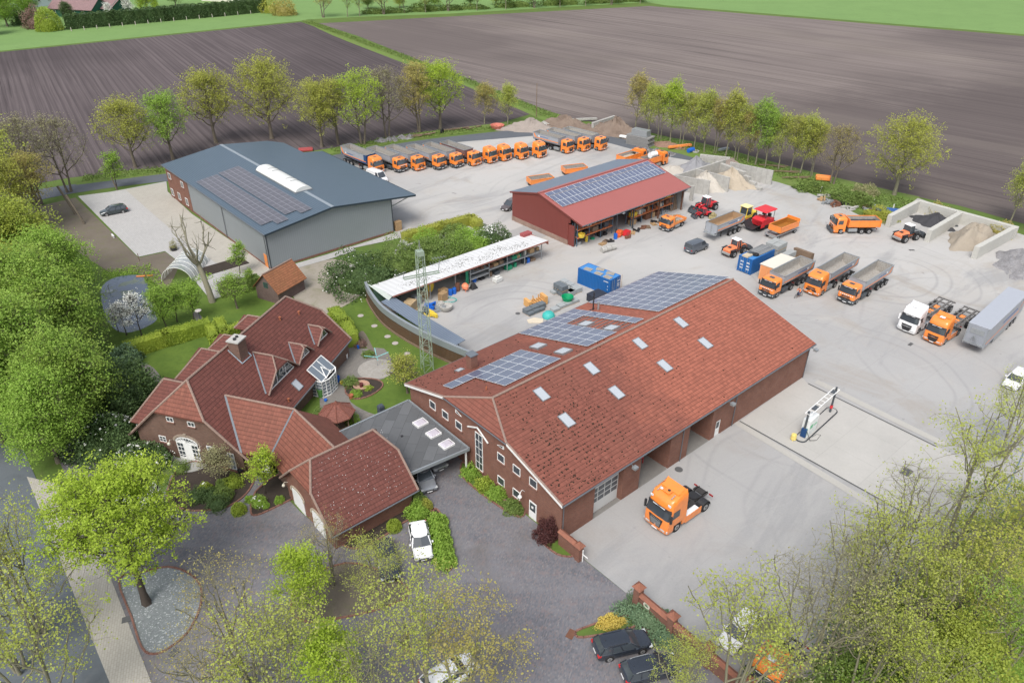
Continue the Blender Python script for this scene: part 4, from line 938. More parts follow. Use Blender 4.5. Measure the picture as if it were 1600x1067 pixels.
# -- farmhouse with its wings and garage
HH = Frame((-33.38, 59.79), 73.56)
GA = Frame((-15.55, 47.59), 41.0)
def farmhouse():
 t = frame_root('farmhouse', HH, 0, 0, 'brick farmhouse with steep brown tiled roof, dormers and linked garage wing', 'house')
 ze, zr, hw, L = 2.0, 8.9, 7.17, 24.0
 k_ = (zr-ze)/hw; zh, yh = 6.0, 3.0
 zy = lambda y: zr-abs(y)*k_
 w = MB(); yw = 6.25
 w.extx([(-yw, 0), (yw, 0), (yw, zy(yw)-.2), (yh+.1, zh-.15), (-yh-.1, zh-.15), (-yw, zy(yw)-.2)], .4, .75)
 w.extx([(-yw, 0), (yw, 0), (yw, zy(yw)-.2), (yh+.1, zh-.15), (-yh-.1, zh-.15), (-yw, zy(yw)-.2)], 23.0, 23.35)
 w.box(.75, 23.0, -yw, -yw+.35, 0, zy(yw)-.1); w.box(.75, 23.0, yw-.35, yw, 0, zy(yw)-.1)
 part('wall', w, M_BRICK2, t)
 r = MB(); x0, x1, xr0, xr1 = 0, 23.75, 2.35, 21.0
 r.slab([(x0, -hw, ze), (12, -hw, ze), (12, -6.5, ze+(hw-6.5)*k_), (x1, -6.3, zy(6.3)), (x1, -yh, zh), (xr1, 0, zr), (xr0, 0, zr), (x0, -yh, zh)][:1]+[(x1, -6.6, zy(6.6)), (x1, -yh, zh), (xr1, 0, zr), (xr0, 0, zr), (x0, -yh, zh)], .18)
 r.slab([(x0, hw, ze), (x0, yh, zh), (xr0, 0, zr), (xr1, 0, zr), (x1, yh, zh), (x1, hw, ze)], .18)
 part('roof', r, M_TILE_DK, t)
 ro = [c for c in t.children if c.name.startswith('roof')][0]
 h = MB(); h.slab([(x0, -yh, zh), (xr0, 0, zr), (x0, yh, zh)], .18); part('half_hip', h, M_TILE, t)
 h = MB(); h.slab([(x1, -yh, zh), (xr1, 0, zr), (x1, yh, zh)], .18); part('half_hip', h, M_TILE, t)
 c = MB();
 for a, b in (((xr0, 0, zr), (xr1, 0, zr)), ((x0, -yh, zh), (xr0, 0, zr)), ((x0, yh, zh), (xr0, 0, zr)), ((x1, -yh, zh), (xr1, 0, zr)), ((x0+.05, -hw, ze), (x0+.05, -yh, zh)), ((x0+.05, hw, ze), (x0+.05, yh, zh)), ((x1-.05, -6.6, zy(6.6)), (x1-.05, -yh, zh))):
  ridge_caps(c, a, b, .12, .36)
 part('ridge_tiles', c, M_RIDGE, ro)
 c = MB(); c.bar((.5, -hw-.08, ze-.05), (23.7, -6.7, zy(6.6)-.1), .13); part('gutter', c, M_GUT, t)
 X = .398
 F_ = lambda y, z: TM(X, y, z, '-x')
 window(t, F_(1.54, 5.03), .85, .6, bars=(2, 1)); window(t, F_(-.97, 4.98), .85, .6, bars=(2, 1))
 window(t, F_(3.2, 2.15), .85, .75, bars=(2, 2)); window(t, F_(-2.6, 2.1), .9, .85, bars=(2, 2), m=M_WINL)
 window(t, F_(-4.85, 1.1), .85, 2.1, bars=(2, 4), m=M_WINL, sill=False)
 d = MB(); d.M = F_(.22, 0)
 d.box(-1.3, 1.3, -.1, -.02, 2.15, 2.3); d.box(-1.3, -1.22, -.1, -.02, 0, 2.15); d.box(1.22, 1.3, -.1, -.02, 0, 2.15); d.box(-.52, -.45, -.1, -.02, 0, 2.15); d.box(.45, .52, -.1, -.02, 0, 2.15)
 for i in range(9):
  a = PI*(i+.5)/9*1.0; d.bar((0, -.07, 2.3), (1.25*math.cos(a), -.07, 2.3+.62*math.sin(a)), .05)
 for i in range(12):
  a0, a1 = PI*i/12, PI*(i+1)/12; d.bar((1.3*math.cos(a0), -.07, 2.3+.66*math.sin(a0)), (1.3*math.cos(a1), -.07, 2.3+.66*math.sin(a1)), .08)
 for sx in (-.87, .87):
  for z in (.55, 1.1, 1.65): d.box(sx-.35, sx+.35, -.09, -.03, z-.02, z+.03)
  d.box(sx-.02, sx+.02, -.088, -.032, 0, 2.15); d.box(sx-.36, sx+.36, -.1, -.02, 0, .3)
 e = part('entrance', d, M_WHITE, t)
 g = MB(); g.M = F_(.22, 0); g.box(-1.22, -.5, -.05, -.03, .3, 2.15); g.box(.5, 1.22, -.05, -.03, .3, 2.15)
 g.add([(1.25*math.cos(PI*i/10), -.05, 2.3+.62*math.sin(PI*i/10)) for i in range(11)], [tuple(range(10, -1, -1))]); part('pane', g, M_WIN, e)
 g = MB(); g.M = F_(.22, 0); g.box(-.45, .45, -.09, -.03, .02, 2.15); dr = part('door_leaf', g, M_WHITE, e, bevel=.02)
 g = MB(); g.M = F_(.22, 0)
 for i in range(14):
  a0, a1 = PI*i/14, PI*(i+1)/14; g.bar((1.55*math.cos(a0), -.03, 2.3+.92*math.sin(a0)), (1.55*math.cos(a1), -.03, 2.3+.92*math.sin(a1)), .1, .24)
 g.box(-.16, .16, -.1, 0, 3.05, 3.5); part('brick_arch', g, plain('pale arch stone', (.3, .24, .19), .8), e)
 for y in (2.05, -1.6):
  g = MB(); g.tube([(.38, y, 2.3), (.1, y, 2.5), (-.15, y, 2.3)], .03); g.lathe([(.04, .05), (.16, -.05), (.17, -.2), (.05, -.25)], 8, (-.15, y, 2.3)); part('wall_lamp', g, M_CREAM, t, 40)
 g = MB();
 for i in range(9):
  a = PI*i/8;
 g.add([(.2-1.8*math.sin(PI*i/10), .2+2.1*math.cos(PI*i/10), .1) for i in range(11)]+[(.2-1.8*math.sin(PI*i/10), .2+2.1*math.cos(PI*i/10), 0) for i in range(11)], [tuple(range(11))]+[(i+11, i+12, i+1, i) for i in range(10)]); part('front_step', g, plain('step stone', (.3, .3, .28), .9), t)
 g = MB(); g.box(8.9, 10.3, -1.6, -.35, 7.0, 9.6); ch = part('chimney', g, M_BRICK2, t)
 g = MB(); g.box(8.78, 10.42, -1.72, -.23, 9.6, 9.75); part('chimney_cap', g, plain('pale cap', (.42, .41, .38), .8), ch)
 g = MB(); g.cyl((9.3, -1.0, 9.75), (9.3, -1.0, 9.95), .17, n=10); g.cyl((9.85, -.9, 9.75), (9.85, -.9, 9.9), .17, n=10); part('chimney_pot', g, M_BLACKP, ch)
 g = MB(); g.bar((8.75, -.3, zy(.3)+.05), (8.75, -1.75, zy(1.75)+.05), .12, .05); g.bar((10.45, -.3, zy(.3)+.05), (10.45, -1.75, zy(1.75)+.05), .12, .05); g.bar((8.7, -1.8, zy(1.8)+.05), (10.5, -1.8, zy(1.8)+.05), .12, .05); part('flashing', g, plain('zinc flashing', (.42, .5, .55), .4, .3), ch)
 def dormer(cx, w2, yf, zt_, chop, glassm=M_WIN, hipx=.55):
  rr = MB(); y0 = -(zr-zt_)/k_; kk = .97; zb_ = zt_-w2*kk
  ov = .45
  for s in (-1, 1):
   yb = -(zr-zb_)/k_
   ft = (cx, yf+hipx, zt_) ; fl = (cx+s*chop, yf-ov, zt_-chop*kk)
   rr.slab([(cx, y0, zt_), ft, fl, (cx+s*(w2+.15), yf-ov, zb_-.12), (cx+s*w2, yb, zb_)] , .1)
  rr.slab([(cx, yf+hipx, zt_), (cx-chop, yf-ov, zt_-chop*kk), (cx+chop, yf-ov, zt_-chop*kk)], .1)
  dn = part('dormer', rr, M_TILE_DK, t)
  c = MB(); ridge_caps(c, (cx, y0, zt_+.03), (cx, yf+hipx, zt_+.03), .1, .36)
  for s in (-1, 1): ridge_caps(c, (cx, yf+hipx, zt_+.02), (cx+s*chop, yf-ov, zt_-chop*kk+.02), .09, .36); ridge_caps(c, (cx+s*chop, yf-ov+.04, zt_-chop*kk), (cx+s*(w2+.1), yf-ov+.04, zb_-.08), .09, .36)
  part('ridge_tiles', c, M_RIDGE, dn)
  c = MB(); c.bar((cx-.02, y0, zt_+.0), (cx-w2-.1, -(zr-zb_)/k_-.05, zb_+.04), .16, .03); part('valley_gutter', c, M_LEAD, dn)
  zz = zt_-chop*kk-.1; wb = w2-.35; wt = chop+.05
  f = MB()
  def tr(mb, i, y0_, y1_):
   a, b_, c_, d_ = (cx-wb+i*1.8, zb_-.05+i), (cx+wb-i*1.8, zb_-.05+i), (cx+wt-i*.6, zz-i), (cx-wt+i*.6, zz-i)
   vs = [(p[0], y, p[1]) for y in (y0_, y1_) for p in (a, b_, c_, d_)]
   mb.add(vs, [(0, 1, 2, 3), (7, 6, 5, 4), (0, 4, 5, 1), (1, 5, 6, 2), (2, 6, 7, 3), (3, 7, 4, 0)])
  tr(f, 0, yf-.1, yf);
  for q in ((-.33, .33) if w2 > 2 else (0,)): f.box(cx+q*wb-.04, cx+q*wb+.04, yf-.16, yf-.1, zb_, zz)
  f.box(cx-wb+.2, cx+wb-.2, yf-.16, yf-.1, zb_-.05, zb_+.1)
  wo = part('window', f, M_WHITE, dn); g = MB(); tr(g, .12, yf-.13, yf-.1); part('pane', g, glassm, wo)
  return dn
 dormer(10.95, 3.0, -4.7, 7.3, 1.15)
 dormer(15.75, 1.6, -4.75, 5.98, .25, hipx=.1)
 dormer(20.1, 1.6, -4.75, 5.95, .25, hipx=.1)
 M = slope_basis(11.85, -5.97, zy(5.97), 0, zr); roof_window(t, M, 1.0, 1.25, up=.1)
 for x, y in ((17.5, -1.2), (13.2, -4.7), (20.4, -1.9), (9.3, -6.4)):
  g = MB(); g.cyl((x, y, zy(y)-.1), (x, y, zy(y)+.35), .09, n=8); g.box(x-.13, x+.13, y-.13, y+.13, zy(y)+.35, zy(y)+.42); part('vent_pipe', g, M_TERRA, t)
 for cx, zt_, ye, wd in ((5.1, 6.1, 5.7, 4.3), (11.4, 6.2, 5.5, 3.4), (14.8, 6.2, 4.9, 1.8), (19.8, 6.1, 5.0, 1.6)):
  y0 = (zr-zt_)/k_; rr = MB(); wz = wd*.9; run = min(1.6, wd*.7)
  xL, xR = cx-wd, cx+wd*.4; zb_ = zt_-wz*.75; yb = min(hw, (zr-zb_)/k_)
  rr.slab([(cx, y0-.2, zt_), (cx, ye, zt_), (xL, ye+run, zb_), (xL, yb-.1, zb_)], .12)
  rr.slab([(cx, y0-.2, zt_), (cx, ye, zt_), (xR, ye+run, zt_-(xR-cx)*.68), (xR, (zr-zt_+(xR-cx)*.68)/k_, zt_-(xR-cx)*.68)], .12)
  rr.slab([(cx, ye, zt_), (xL, ye+run, zb_), (xR, ye+run, zt_-(xR-cx)*.68)], .12)
  dn = part('dormer', rr, M_TILE_DK, t)
  c = MB(); ridge_caps(c, (cx, y0, zt_+.02), (cx, ye, zt_+.02), .1, .36); ridge_caps(c, (cx, ye, zt_+.02), (xL, ye+run, zb_), .1, .36); part('ridge_tiles', c, M_RIDGE, dn)
  c = MB(); c.box(xL+.4, xR-.2, 5.0, ye+run-.5, 1.5, zb_+.1); part('dormer_wall', c, M_BRICK2, dn)
 g = MB(); xa, xb, y0, y1, zc, ztop = 14.3, 17.6, -5.9, -8.1, 2.25, 3.6
 def frame_box(mb, pts, r=.06):
  for a, b in zip(pts, pts[1:]+pts[:1]): mb.bar(a, b, r*1.6)
 xm = (xa+xb)/2
 frame_box(g, [(xa, y0, ztop), (xb, y0, ztop), (xb, y1+.5, zc), (xa, y1+.5, zc)])
 for q in (.33, .66): g.bar((xa+(xb-xa)*q, y0, ztop), (xa+(xb-xa)*q, y1+.5, zc), .08)
 frame_box(g, [(xm-.75, y1+.4, zc), (xm, y1+.1, zc+.75), (xm+.75, y1+.4, zc), (xm, -6.7, zc+.95)])
 ring = [(xa, y0), (xa, y1+.5), (xa+.9, y1), (xb-.9, y1), (xb, y1+.5), (xb, y0)]
 for a, b in zip(ring[:-1], ring[1:]):
  g.bar((*a, zc), (*b, zc), .12); g.bar((*a, .5), (*b, .5), .09); g.bar((*a, .1), (*b, .1), .12)
  n = 3 if a[0] != b[0] and abs(a[1]-b[1]) < .1 else 2
  for i in range(n+1):
   x, y = a[0]+(b[0]-a[0])*i/n, a[1]+(b[1]-a[1])*i/n; g.bar((x, y, 0), (x, y, zc), .09)
  for z in (.95, 1.4, 1.85): g.bar((*a, z), (*b, z), .045)
 co = part('conservatory', g, M_WHITE, t)
 g = MB(); g.poly([(xa, y0, ztop-.02), (xa, y1+.5, zc-.02), (xb, y1+.5, zc-.02), (xb, y0, ztop-.02)])
 for a, b in zip(ring[:-1], ring[1:]): g.poly([(*a, .1), (*b, .1), (*b, zc), (*a, zc)])
 part('pane', g, plain('conservatory glass', (.16, .19, .22), .08, 0, .1, 1, .9), co)
 def lw(p): return HH.L(p)
 K = (4.06, -10.72, 6.36); A1 = (4.13, -2.63, 6.36)
 Mw = GA.W(3.82, 5.9, 6.36); Mp = HH.L(Mw); Mp = (Mp.x, Mp.y, 6.36)
 def gp(x, y, z): p = HH.L(GA.W(x, y, z)); return (p.x, p.y, p.z)
 hw2, ez = 3.85, 2.75
 V = (.25, -9.0, ez);
 kx = GA.L(HH.W(*K[:2]));
 O = (K[0]+hw2, -12.4, ez)
 def inter(xe, ye_line):
  a = HH.W(xe, 0); d = HH.w; g0 = GA.W(ye_line, 0); gd = GA.w
  det = d.x*(-gd.y)-d.y*(-gd.x); r = g0-a; s_ = (r.x*(-gd.y)-r.y*(-gd.x))/det; p = a+d*s_; q = HH.L(p); return (q.x, q.y, ez)
 V = inter(K[0]-hw2, kx.x-hw2); O = inter(K[0]+hw2, kx.x+hw2)
 wr = MB()
 ymf = -(zr-ez)/k_
 wr.slab([A1, K, V, (K[0]-hw2, ymf, ez)], .14); wr.slab([A1, (K[0]+hw2, ymf, ez), O, K], .14)
 wg = part('wing_roof', wr, M_TILE, t)
 wr = MB(); wr.slab([K, Mp, gp(kx.x-hw2, 9.5, ez), V], .14); wr.slab([K, O, gp(kx.x+hw2, 9.5, ez), gp(kx.x+hw2, 6.5, ez), Mp], .14)
 wg2 = part('wing_roof', wr, M_TILE, t, label='wing roof running down to the garage')
 c = MB(); ridge_caps(c, A1, K, .11, .36); part('ridge_tiles', c, M_RIDGE, wg)
 c = MB(); ridge_caps(c, K, Mp, .11, .36); part('ridge_tiles', c, M_RIDGE, wg2)
 c = MB(); up = .04; c.bar((A1[0], A1[1], A1[2]+up), (K[0]-hw2-.1, ymf-.1, ez+up), .2, .03); part('valley_gutter', c, M_LEAD, wg)
 c = MB(); c.bar((K[0], K[1], K[2]+up-.04), (V[0], V[1], V[2]+up), .2, .03); part('valley_gutter', c, M_LEAD, wg2)
 w = MB(); w.box(K[0]-hw2+.5, K[0]-hw2+.8, V[1]+.3, -6.2, 0, ez)
 w.box(K[0]+hw2-.7, K[0]+hw2-.4, O[1]+.5, -6.2, 0, ez)
 def gbox(x0, x1, y0_, y1_, z0, z1):
  P = [HH.L(GA.W(x, y)) for x, y in ((x0, y0_), (x1, y0_), (x1, y1_), (x0, y1_))]; w.prism([(p.x, p.y) for p in P], z0, z1)
 ky = GA.L(HH.W(*V[:2])).y
 gbox(kx.x-hw2+.5, kx.x-hw2+.8, 9.8, ky-.3, 0, ez); gbox(kx.x+hw2-.8, kx.x+hw2-.5, 9.8, 15.5, 0, ez)
 part('wing_wall', w, M_BRICK2, t)
 g = MB(); g.box(K[0]-hw2+.42, K[0]-hw2+.49, V[1]+.5, V[1]+1.7, .05, 2.2); part('side_door', g, M_WHITE, t)
 return t
farmhouse()
def garage():
 t = frame_root('garage', GA, 0, 0, 'double garage with half hipped tiled roof and two arched white doors', 'garage')
 ze, zr, ym, hw = 2.3, 7.2, 5.07, 5.07; k_ = (zr-ze)/hw; zh = 5.2; yh = (zr-zh)/k_
 x0, x1, xr0, xr1 = -.45, 8.9, .9, 7.5
 r = MB()
 r.slab([(x0, 0, ze), (x1, 0, ze), (x1, ym-yh, zh), (xr1, ym, zr), (xr0, ym, zr), (x0, ym-yh, zh)], .16)
 r.slab([(x0, 10.14, ze), (x0, ym+yh, zh), (xr0, ym, zr), (xr1, ym, zr), (x1, ym+yh, zh), (x1, 10.14, ze)], .16)
 ro = part('roof', r, M_TILE_DK, t)
 for a, b, s in ((x0, xr0, 1), (x1, xr1, 1)):
  h = MB(); h.slab([(a, ym-yh, zh), (b, ym, zr), (a, ym+yh, zh)], .16); part('half_hip', h, M_TILE, t)
 c = MB()
 for a, b in (((xr0, ym, zr), (xr1, ym, zr)), ((x0, ym-yh, zh), (xr0, ym, zr)), ((x0, ym+yh, zh), (xr0, ym, zr)), ((x1, ym-yh, zh), (xr1, ym, zr)), ((x1, ym+yh, zh), (xr1, ym, zr)), ((x0+.05, 0, ze), (x0+.05, ym-yh, zh)), ((x1-.05, 0, ze), (x1-.05, ym-yh, zh)), ((x0+.05, 10.14, ze), (x0+.05, ym+yh, zh))): ridge_caps(c, a, b, .11, .36)
 part('ridge_tiles', c, M_RIDGE, ro)
 c = MB(); rnd = random.Random(5)
 for i in range(160):
  x, y = rnd.uniform(0, 8.4), rnd.uniform(.3, 4.8); s = rnd.uniform(.02, .05); c.rbox(x, y, ze+y*k_+.01, s, s, .03, rnd.random())
 p = part('lichen_specks', c, M_WHITE, ro); p['kind'] = 'stuff'
 zw = lambda y: zr-abs(y-ym)*k_-.2
 w = MB(); w.extx([(.55, 0), (9.6, 0), (9.6, zw(9.6)), (ym+yh, zh-.15), (ym-yh, zh-.15), (.55, zw(.55))], 0, .3)
 w.extx([(.55, 0), (9.6, 0), (9.6, zw(9.6)), (ym+yh, zh-.15), (ym-yh, zh-.15), (.55, zw(.55))], 8.1, 8.4)
 w.box(.3, 8.1, .55, .85, 0, zw(.55)); w.box(.3, 8.1, 9.3, 9.6, 0, zw(9.6)); part('wall', w, M_BRICK, t)
 c = MB(); c.cyl((x0, -.06, ze-.1), (x1, -.06, ze-.1), .075, n=8); part('gutter', c, M_GUT, t)
 for y in (3.3, 7.3):
  d = MB(); pts = [(-1.15, 0), (1.15, 0)]+[(1.15*math.cos(PI*i/12), 1.9+.45*math.sin(PI*i/12)) for i in range(13)]
  d.M = TM(-.03, y, 0, '-x'); n = len(pts)
  d.add([(x, -.04, z) for x, z in pts]+[(x, .02, z) for x, z in pts], [tuple(range(n)), tuple(range(2*n-1, n-1, -1))]+[(i, n+i, n+(i+1) % n, (i+1) % n) for i in range(n)])
  o = part('garage_door', d, M_WHITE, t)
  a = MB(); a.M = TM(-.03, y, 0, '-x')
  for i in range(12):
   a0, a1 = PI*i/12, PI*(i+1)/12; a.bar((1.28*math.cos(a0), -.03, 1.92+.56*math.sin(a0)), (1.28*math.cos(a1), -.03, 1.92+.56*math.sin(a1)), .1, .2)
  a.box(-1.4, -1.18, -.1, 0, 1.7, 1.95); a.box(1.18, 1.4, -.1, 0, 1.7, 1.95); part('arch_surround', a, plain('sandstone', (.42, .36, .28), .8), t)
 a = MB(); a.tube([(0, 9.4, 2.0), (-.3, 9.4, 2.2), (-.45, 9.4, 2.05)], .03); a.lathe([(.04, .05), (.15, -.05), (.16, -.2), (.05, -.25)], 8, (-.45, 9.4, 2.0)); part('wall_lamp', a, M_CREAM, t, 40)
 return t
garage()
def carport():
 t = frame_root('carport', HF_, 0, 0, 'flat roofed carport with bitumen roof and three white rooflights', 'carport')
 P = [(-9.4, 23.75), (-.45, 23.75), (-.45, 12.95), (-7.2, 13.7), (-9.2, 15.6)]
 r = MB(); r.prism(P, 2.85, 3.05); part('roof', r, M_FLATROOF, t)
 e = MB()
 for a, b in zip(P, P[1:]+P[:1]): e.bar((*a, 3.0), (*b, 3.0), .16, .34)
 part('edge_trim', e, M_FASCIA, t)
 for y in (19.5, 17.15, 14.87):
  k = MB(); k.box(-2.5, -1.15, y-.55, y+.55, 3.05, 3.25); o = part('rooflight', k, M_WHITE, t)
  k = MB(); k.loft([[(-2.42, y-.47, 3.25), (-1.23, y-.47, 3.25), (-1.23, y+.47, 3.25), (-2.42, y+.47, 3.25)], [(-2.2, y-.3, 3.36), (-1.45, y-.3, 3.36), (-1.45, y+.3, 3.36), (-2.2, y+.3, 3.36)]]); part('dome', k, plain('opal dome', (.5, .47, .52), .3, 0, .08), o)
 k = MB(); k.cyl((-4.5, 19.0, 3.05), (-4.5, 19.0, 3.12), .14, n=10); part('roof_drain', k, M_BLACKP, t)
 k = MB();
 for x, y in ((-.7, 13.2), (-6.9, 14.0), (-9.0, 23.4), (-.7, 23.4), (-5, 23.4), (-4.5, 17.5)):
  k = MB(); k.box(x-.07, x+.07, y-.07, y+.07, 0, 2.85); part('post', k, M_WHITE if (x, y) == (-.7, 13.2) else M_WOODD, t)
 return t
carport()
def gazebo():
 p = G(530, 668); t = thing('garden_pavilion', 'small octagonal garden pavilion with red brown shingle roof', 'pavilion', p, .2)
 r = MB(); n = 8; r.add([(0, 0, 3.5)]+[(2.0*math.cos(2*PI*i/n), 2.0*math.sin(2*PI*i/n), 2.15) for i in range(n)]+[(0, 0, 3.35)]+[(2.0*math.cos(2*PI*i/n), 2.0*math.sin(2*PI*i/n), 2.05) for i in range(n)],
  [(0, 1+i, 1+(i+1) % n) for i in range(n)]+[(n+1, n+2+(i+1) % n, n+2+i) for i in range(n)]+[(1+i, n+2+i, n+2+(i+1) % n, 1+(i+1) % n) for i in range(n)])
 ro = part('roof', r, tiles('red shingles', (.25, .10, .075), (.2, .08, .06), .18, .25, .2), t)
 c = MB()
 for i in range(n): ridge_caps(c, (0, 0, 3.5), (2.0*math.cos(2*PI*i/n), 2.0*math.sin(2*PI*i/n), 2.16), .06, .2)
 c.cyl((0, 0, 3.45), (0, 0, 3.7), .09, .03, 8); part('hip_caps', c, M_TILE, ro)
 for i in range(n):
  c = MB(); x, y = 1.6*math.cos(2*PI*i/n), 1.6*math.sin(2*PI*i/n); c.box(x-.06, x+.06, y-.06, y+.06, 0, 2.2); part('post', c, M_WOODD, t)
 c = MB(); pr = [(1.6*math.cos(2*PI*i/n), 1.6*math.sin(2*PI*i/n)) for i in range(n)]
 for i in range(n-1): c.bar((*pr[i], .45), (*pr[i+1], .45), .06, .9)
 part('parapet', c, M_WOODD, t); c = MB(); c.prism(pr, 0, .08); part('floor', c, M_WOODD, t)
gazebo()
def old_shed():
 F = Frame(G(403, 478).to_2d() if False else (G(437, 476).x, G(437, 476).y), 62)
 t = frame_root('tool_shed', F, 0, 0, 'little old brick shed with mossy orange tiled roof and small green window', 'shed')
 w, l, ze, zr = 4.2, 5.4, 2.2, 4.4
 m = MB(); m.extx([(0, 0), (w, 0), (w, ze), (w/2, zr-.2), (0, ze)], 0, .25); m.extx([(0, 0), (w, 0), (w, ze), (w/2, zr-.2), (0, ze)], l-.25, l); m.box(.25, l-.25, 0, .25, 0, ze); m.box(.25, l-.25, w-.25, w, 0, ze)
 part('wall', m, bricks('old purple brick', (.17, .11, .10), (.12, .085, .08), (.2, .18, .16)), t)
 r = MB(); r.slab([(-.3, -.35, ze-.35), (l+.3, -.35, ze-.35), (l+.3, w/2, zr), (-.3, w/2, zr)], .1); r.slab([(-.3, w+.35, ze-.35), (-.3, w/2, zr), (l+.3, w/2, zr), (l+.3, w+.35, ze-.35)], .1); ro = part('roof', r, M_TILE_OR, t)
 c = MB(); ridge_caps(c, (-.3, w/2, zr), (l+.3, w/2, zr), .1, .34); part('ridge_tiles', c, M_RIDGE, ro)
 window(t, TM(-.005, w/2, 2.6, '-x'), .8, .8, framem=M_DGREEN, bars=(2, 2), sill=False)
old_shed()
def pillar(t, x, y, h, s=.6):
 m = MB(); m.box(x-s/2, x+s/2, y-s/2, y+s/2, 0, h); p = part('pillar', m, M_BRICK, t)
 c = MB(); c.add([(x-s*.75, y-s*.75, h), (x+s*.75, y-s*.75, h), (x+s*.75, y+s*.75, h), (x-s*.75, y+s*.75, h), (x, y, h+.5)], [(3, 2, 1, 0), (0, 1, 4), (1, 2, 4), (2, 3, 4), (3, 0, 4)]); part('pillar_cap', c, M_CAPB, p)
def wall_seg(t, a, b, h, name='panel'):
 a, b = Vector((*a, 0)), Vector((*b, 0)); d = (b-a).normalized(); n = Vector((-d.y, d.x, 0))
 m = MB(); m.prism([tuple((a-n*.15)[:2]), tuple((b-n*.15)[:2]), tuple((b+n*.15)[:2]), tuple((a+n*.15)[:2])], 0, h); part('wall_panel', m, M_BRICK, t)
 c = MB(); vs = []
 for p in (a, b): vs += [tuple(p+n*.32+Vector((0, 0, h))), tuple(p-n*.32+Vector((0, 0, h))), tuple(p+Vector((0, 0, h+.22)))]
 c.add(vs, [(0, 2, 1), (3, 4, 5), (0, 3, 5, 2), (1, 2, 5, 4), (0, 1, 4, 3)]); part('coping', c, M_CAPB, t)
g0 = G(995, 945); g1 = G(1047, 990); dv = (g1-g0); ang = math.atan2(dv.y, dv.x); Lw = dv.length
t = thing('boundary_wall', 'long brick boundary wall with tiled pillar caps beside the parked estate cars', 'wall', g0, ang)
for i in range(4):
 pillar(t, i*Lw, 0, 2.25);
 if i < 3: wall_seg(t, (i*Lw+.3, 0), ((i+1)*Lw-.3, 0), 1.55)
m = MB(); m.cyl((1.1, -.16, 1.1), (1.1, -.19, 1.1), .34, n=20); s_ = part('round_sign', m, M_CREAM, t)
m = MB(); m.box(.92, 1.28, -.2, -.192, 1.02, 1.18); m.box(1.0, 1.2, -.2, -.192, 1.24, 1.3); part('sign_print', m, plain('sign green', (.08, .16, .08), .6), s_)
p = HF_.W(.25, -.15); t = thing('gate_wall', 'short brick wall with tiled coping at the front corner of the hall', 'wall', p, HF_.a-PI/2)
wall_seg(t, (.0, -.55), (2.1, -.55), 1.7); pillar(t, 2.5, -.55, 1.8, .55)
m = MB(); m.box(2.85, 2.92, -.5, -.42, .0, 1.5); m.box(2.9, 3.5, -.5, -.45, .9, 1.0); part('gate_hinge_post', m, M_WHITE, t)
def mast():
 p = G(668, 578); t = thing('lattice_mast', 'tall pale green steel lattice mast with crossarm and aerials', 'mast', p, R(25))
 Hh = 16.2; b0, b1 = .62, .38
 w = lambda z: b0+(b1-b0)*z/Hh
 m = MB()
 for sx, sy in ((-1, -1), (1, -1), (1, 1), (-1, 1)): m.bar((sx*b0, sy*b0, 0), (sx*b1, sy*b1, Hh), .07)
 n = 15
 for i in range(n):
  z0, z1 = Hh*i/n, Hh*(i+1)/n; a, b = w(z0), w(z1)
  for f in range(4):
   c = [(-1, -1), (1, -1), (1, 1), (-1, 1)]; p0, p1 = c[f], c[(f+1) % 4]
   if i % 2: p0, p1 = p1, p0
   m.bar((p0[0]*a, p0[1]*a, z0), (p1[0]*b, p1[1]*b, z1), .032)
  for f in range(4):
   c = [(-1, -1), (1, -1), (1, 1), (-1, 1)]; p0, p1 = c[f], c[(f+1) % 4]; m.bar((p0[0]*a, p0[1]*a, z0), (p1[0]*a, p1[1]*a, z0), .03)
 part('lattice', m, M_MAST, t)
 m = MB()
 for y in (-.42, .42): m.bar((-2.1, y*.6, 13.1), (2.1, y*.6, 13.1), .1, .12)
 m.bar((-2.1, -.3, 13.1), (-2.1, .3, 13.1), .1); m.bar((2.1, -.3, 13.1), (2.1, .3, 13.1), .1); part('crossarm', m, M_MAST, t)
 m = MB(); m.box(-.38, .38, -.38, .38, 15.6, 16.2); part('mast_head', m, M_MAST, t)
 m = MB(); m.cyl((0, 0, 16.2), (0, 0, 17.4), .04, n=6); m.bar((-.3, 0, 16.2), (0, 0, 17.1), .03); m.bar((.3, 0, 16.2), (0, 0, 17.1), .03); part('top_rod', m, M_STEEL, t)
 m = MB(); m.cyl((2.1, 0, 13.1), (2.3, 0, 14.5), .04, n=6); m.bar((1.2, -.2, 14.2), (3.6, .2, 14.2), .03)
 for i in range(7): m.bar((1.3+i*.35, -.6, 14.2), (1.3+i*.35, .6, 14.2), .025)
 m.bar((1.4, 0, 14.9), (3.2, 0, 14.9), .03)
 for i in range(5): m.bar((1.5+i*.35, -.4, 14.9), (1.5+i*.35, .4, 14.9), .025)
 part('yagi_aerial', m, M_STEEL, t)
 m = MB(); m.cyl((-2.1, 0, 13.1), (-2.1, 0, 14.0), .03, n=6); m.bar((-3.2, 0, 13.6), (-1.8, 0, 13.9), .04); part('side_aerial', m, M_STEEL, t)
 m = MB(); m.lathe([(.03, 0), (.28, .05), (.33, .14)], 12, (2.0, -.4, 12.6)); part('dish', m, M_WHITE, t, 40)
mast()
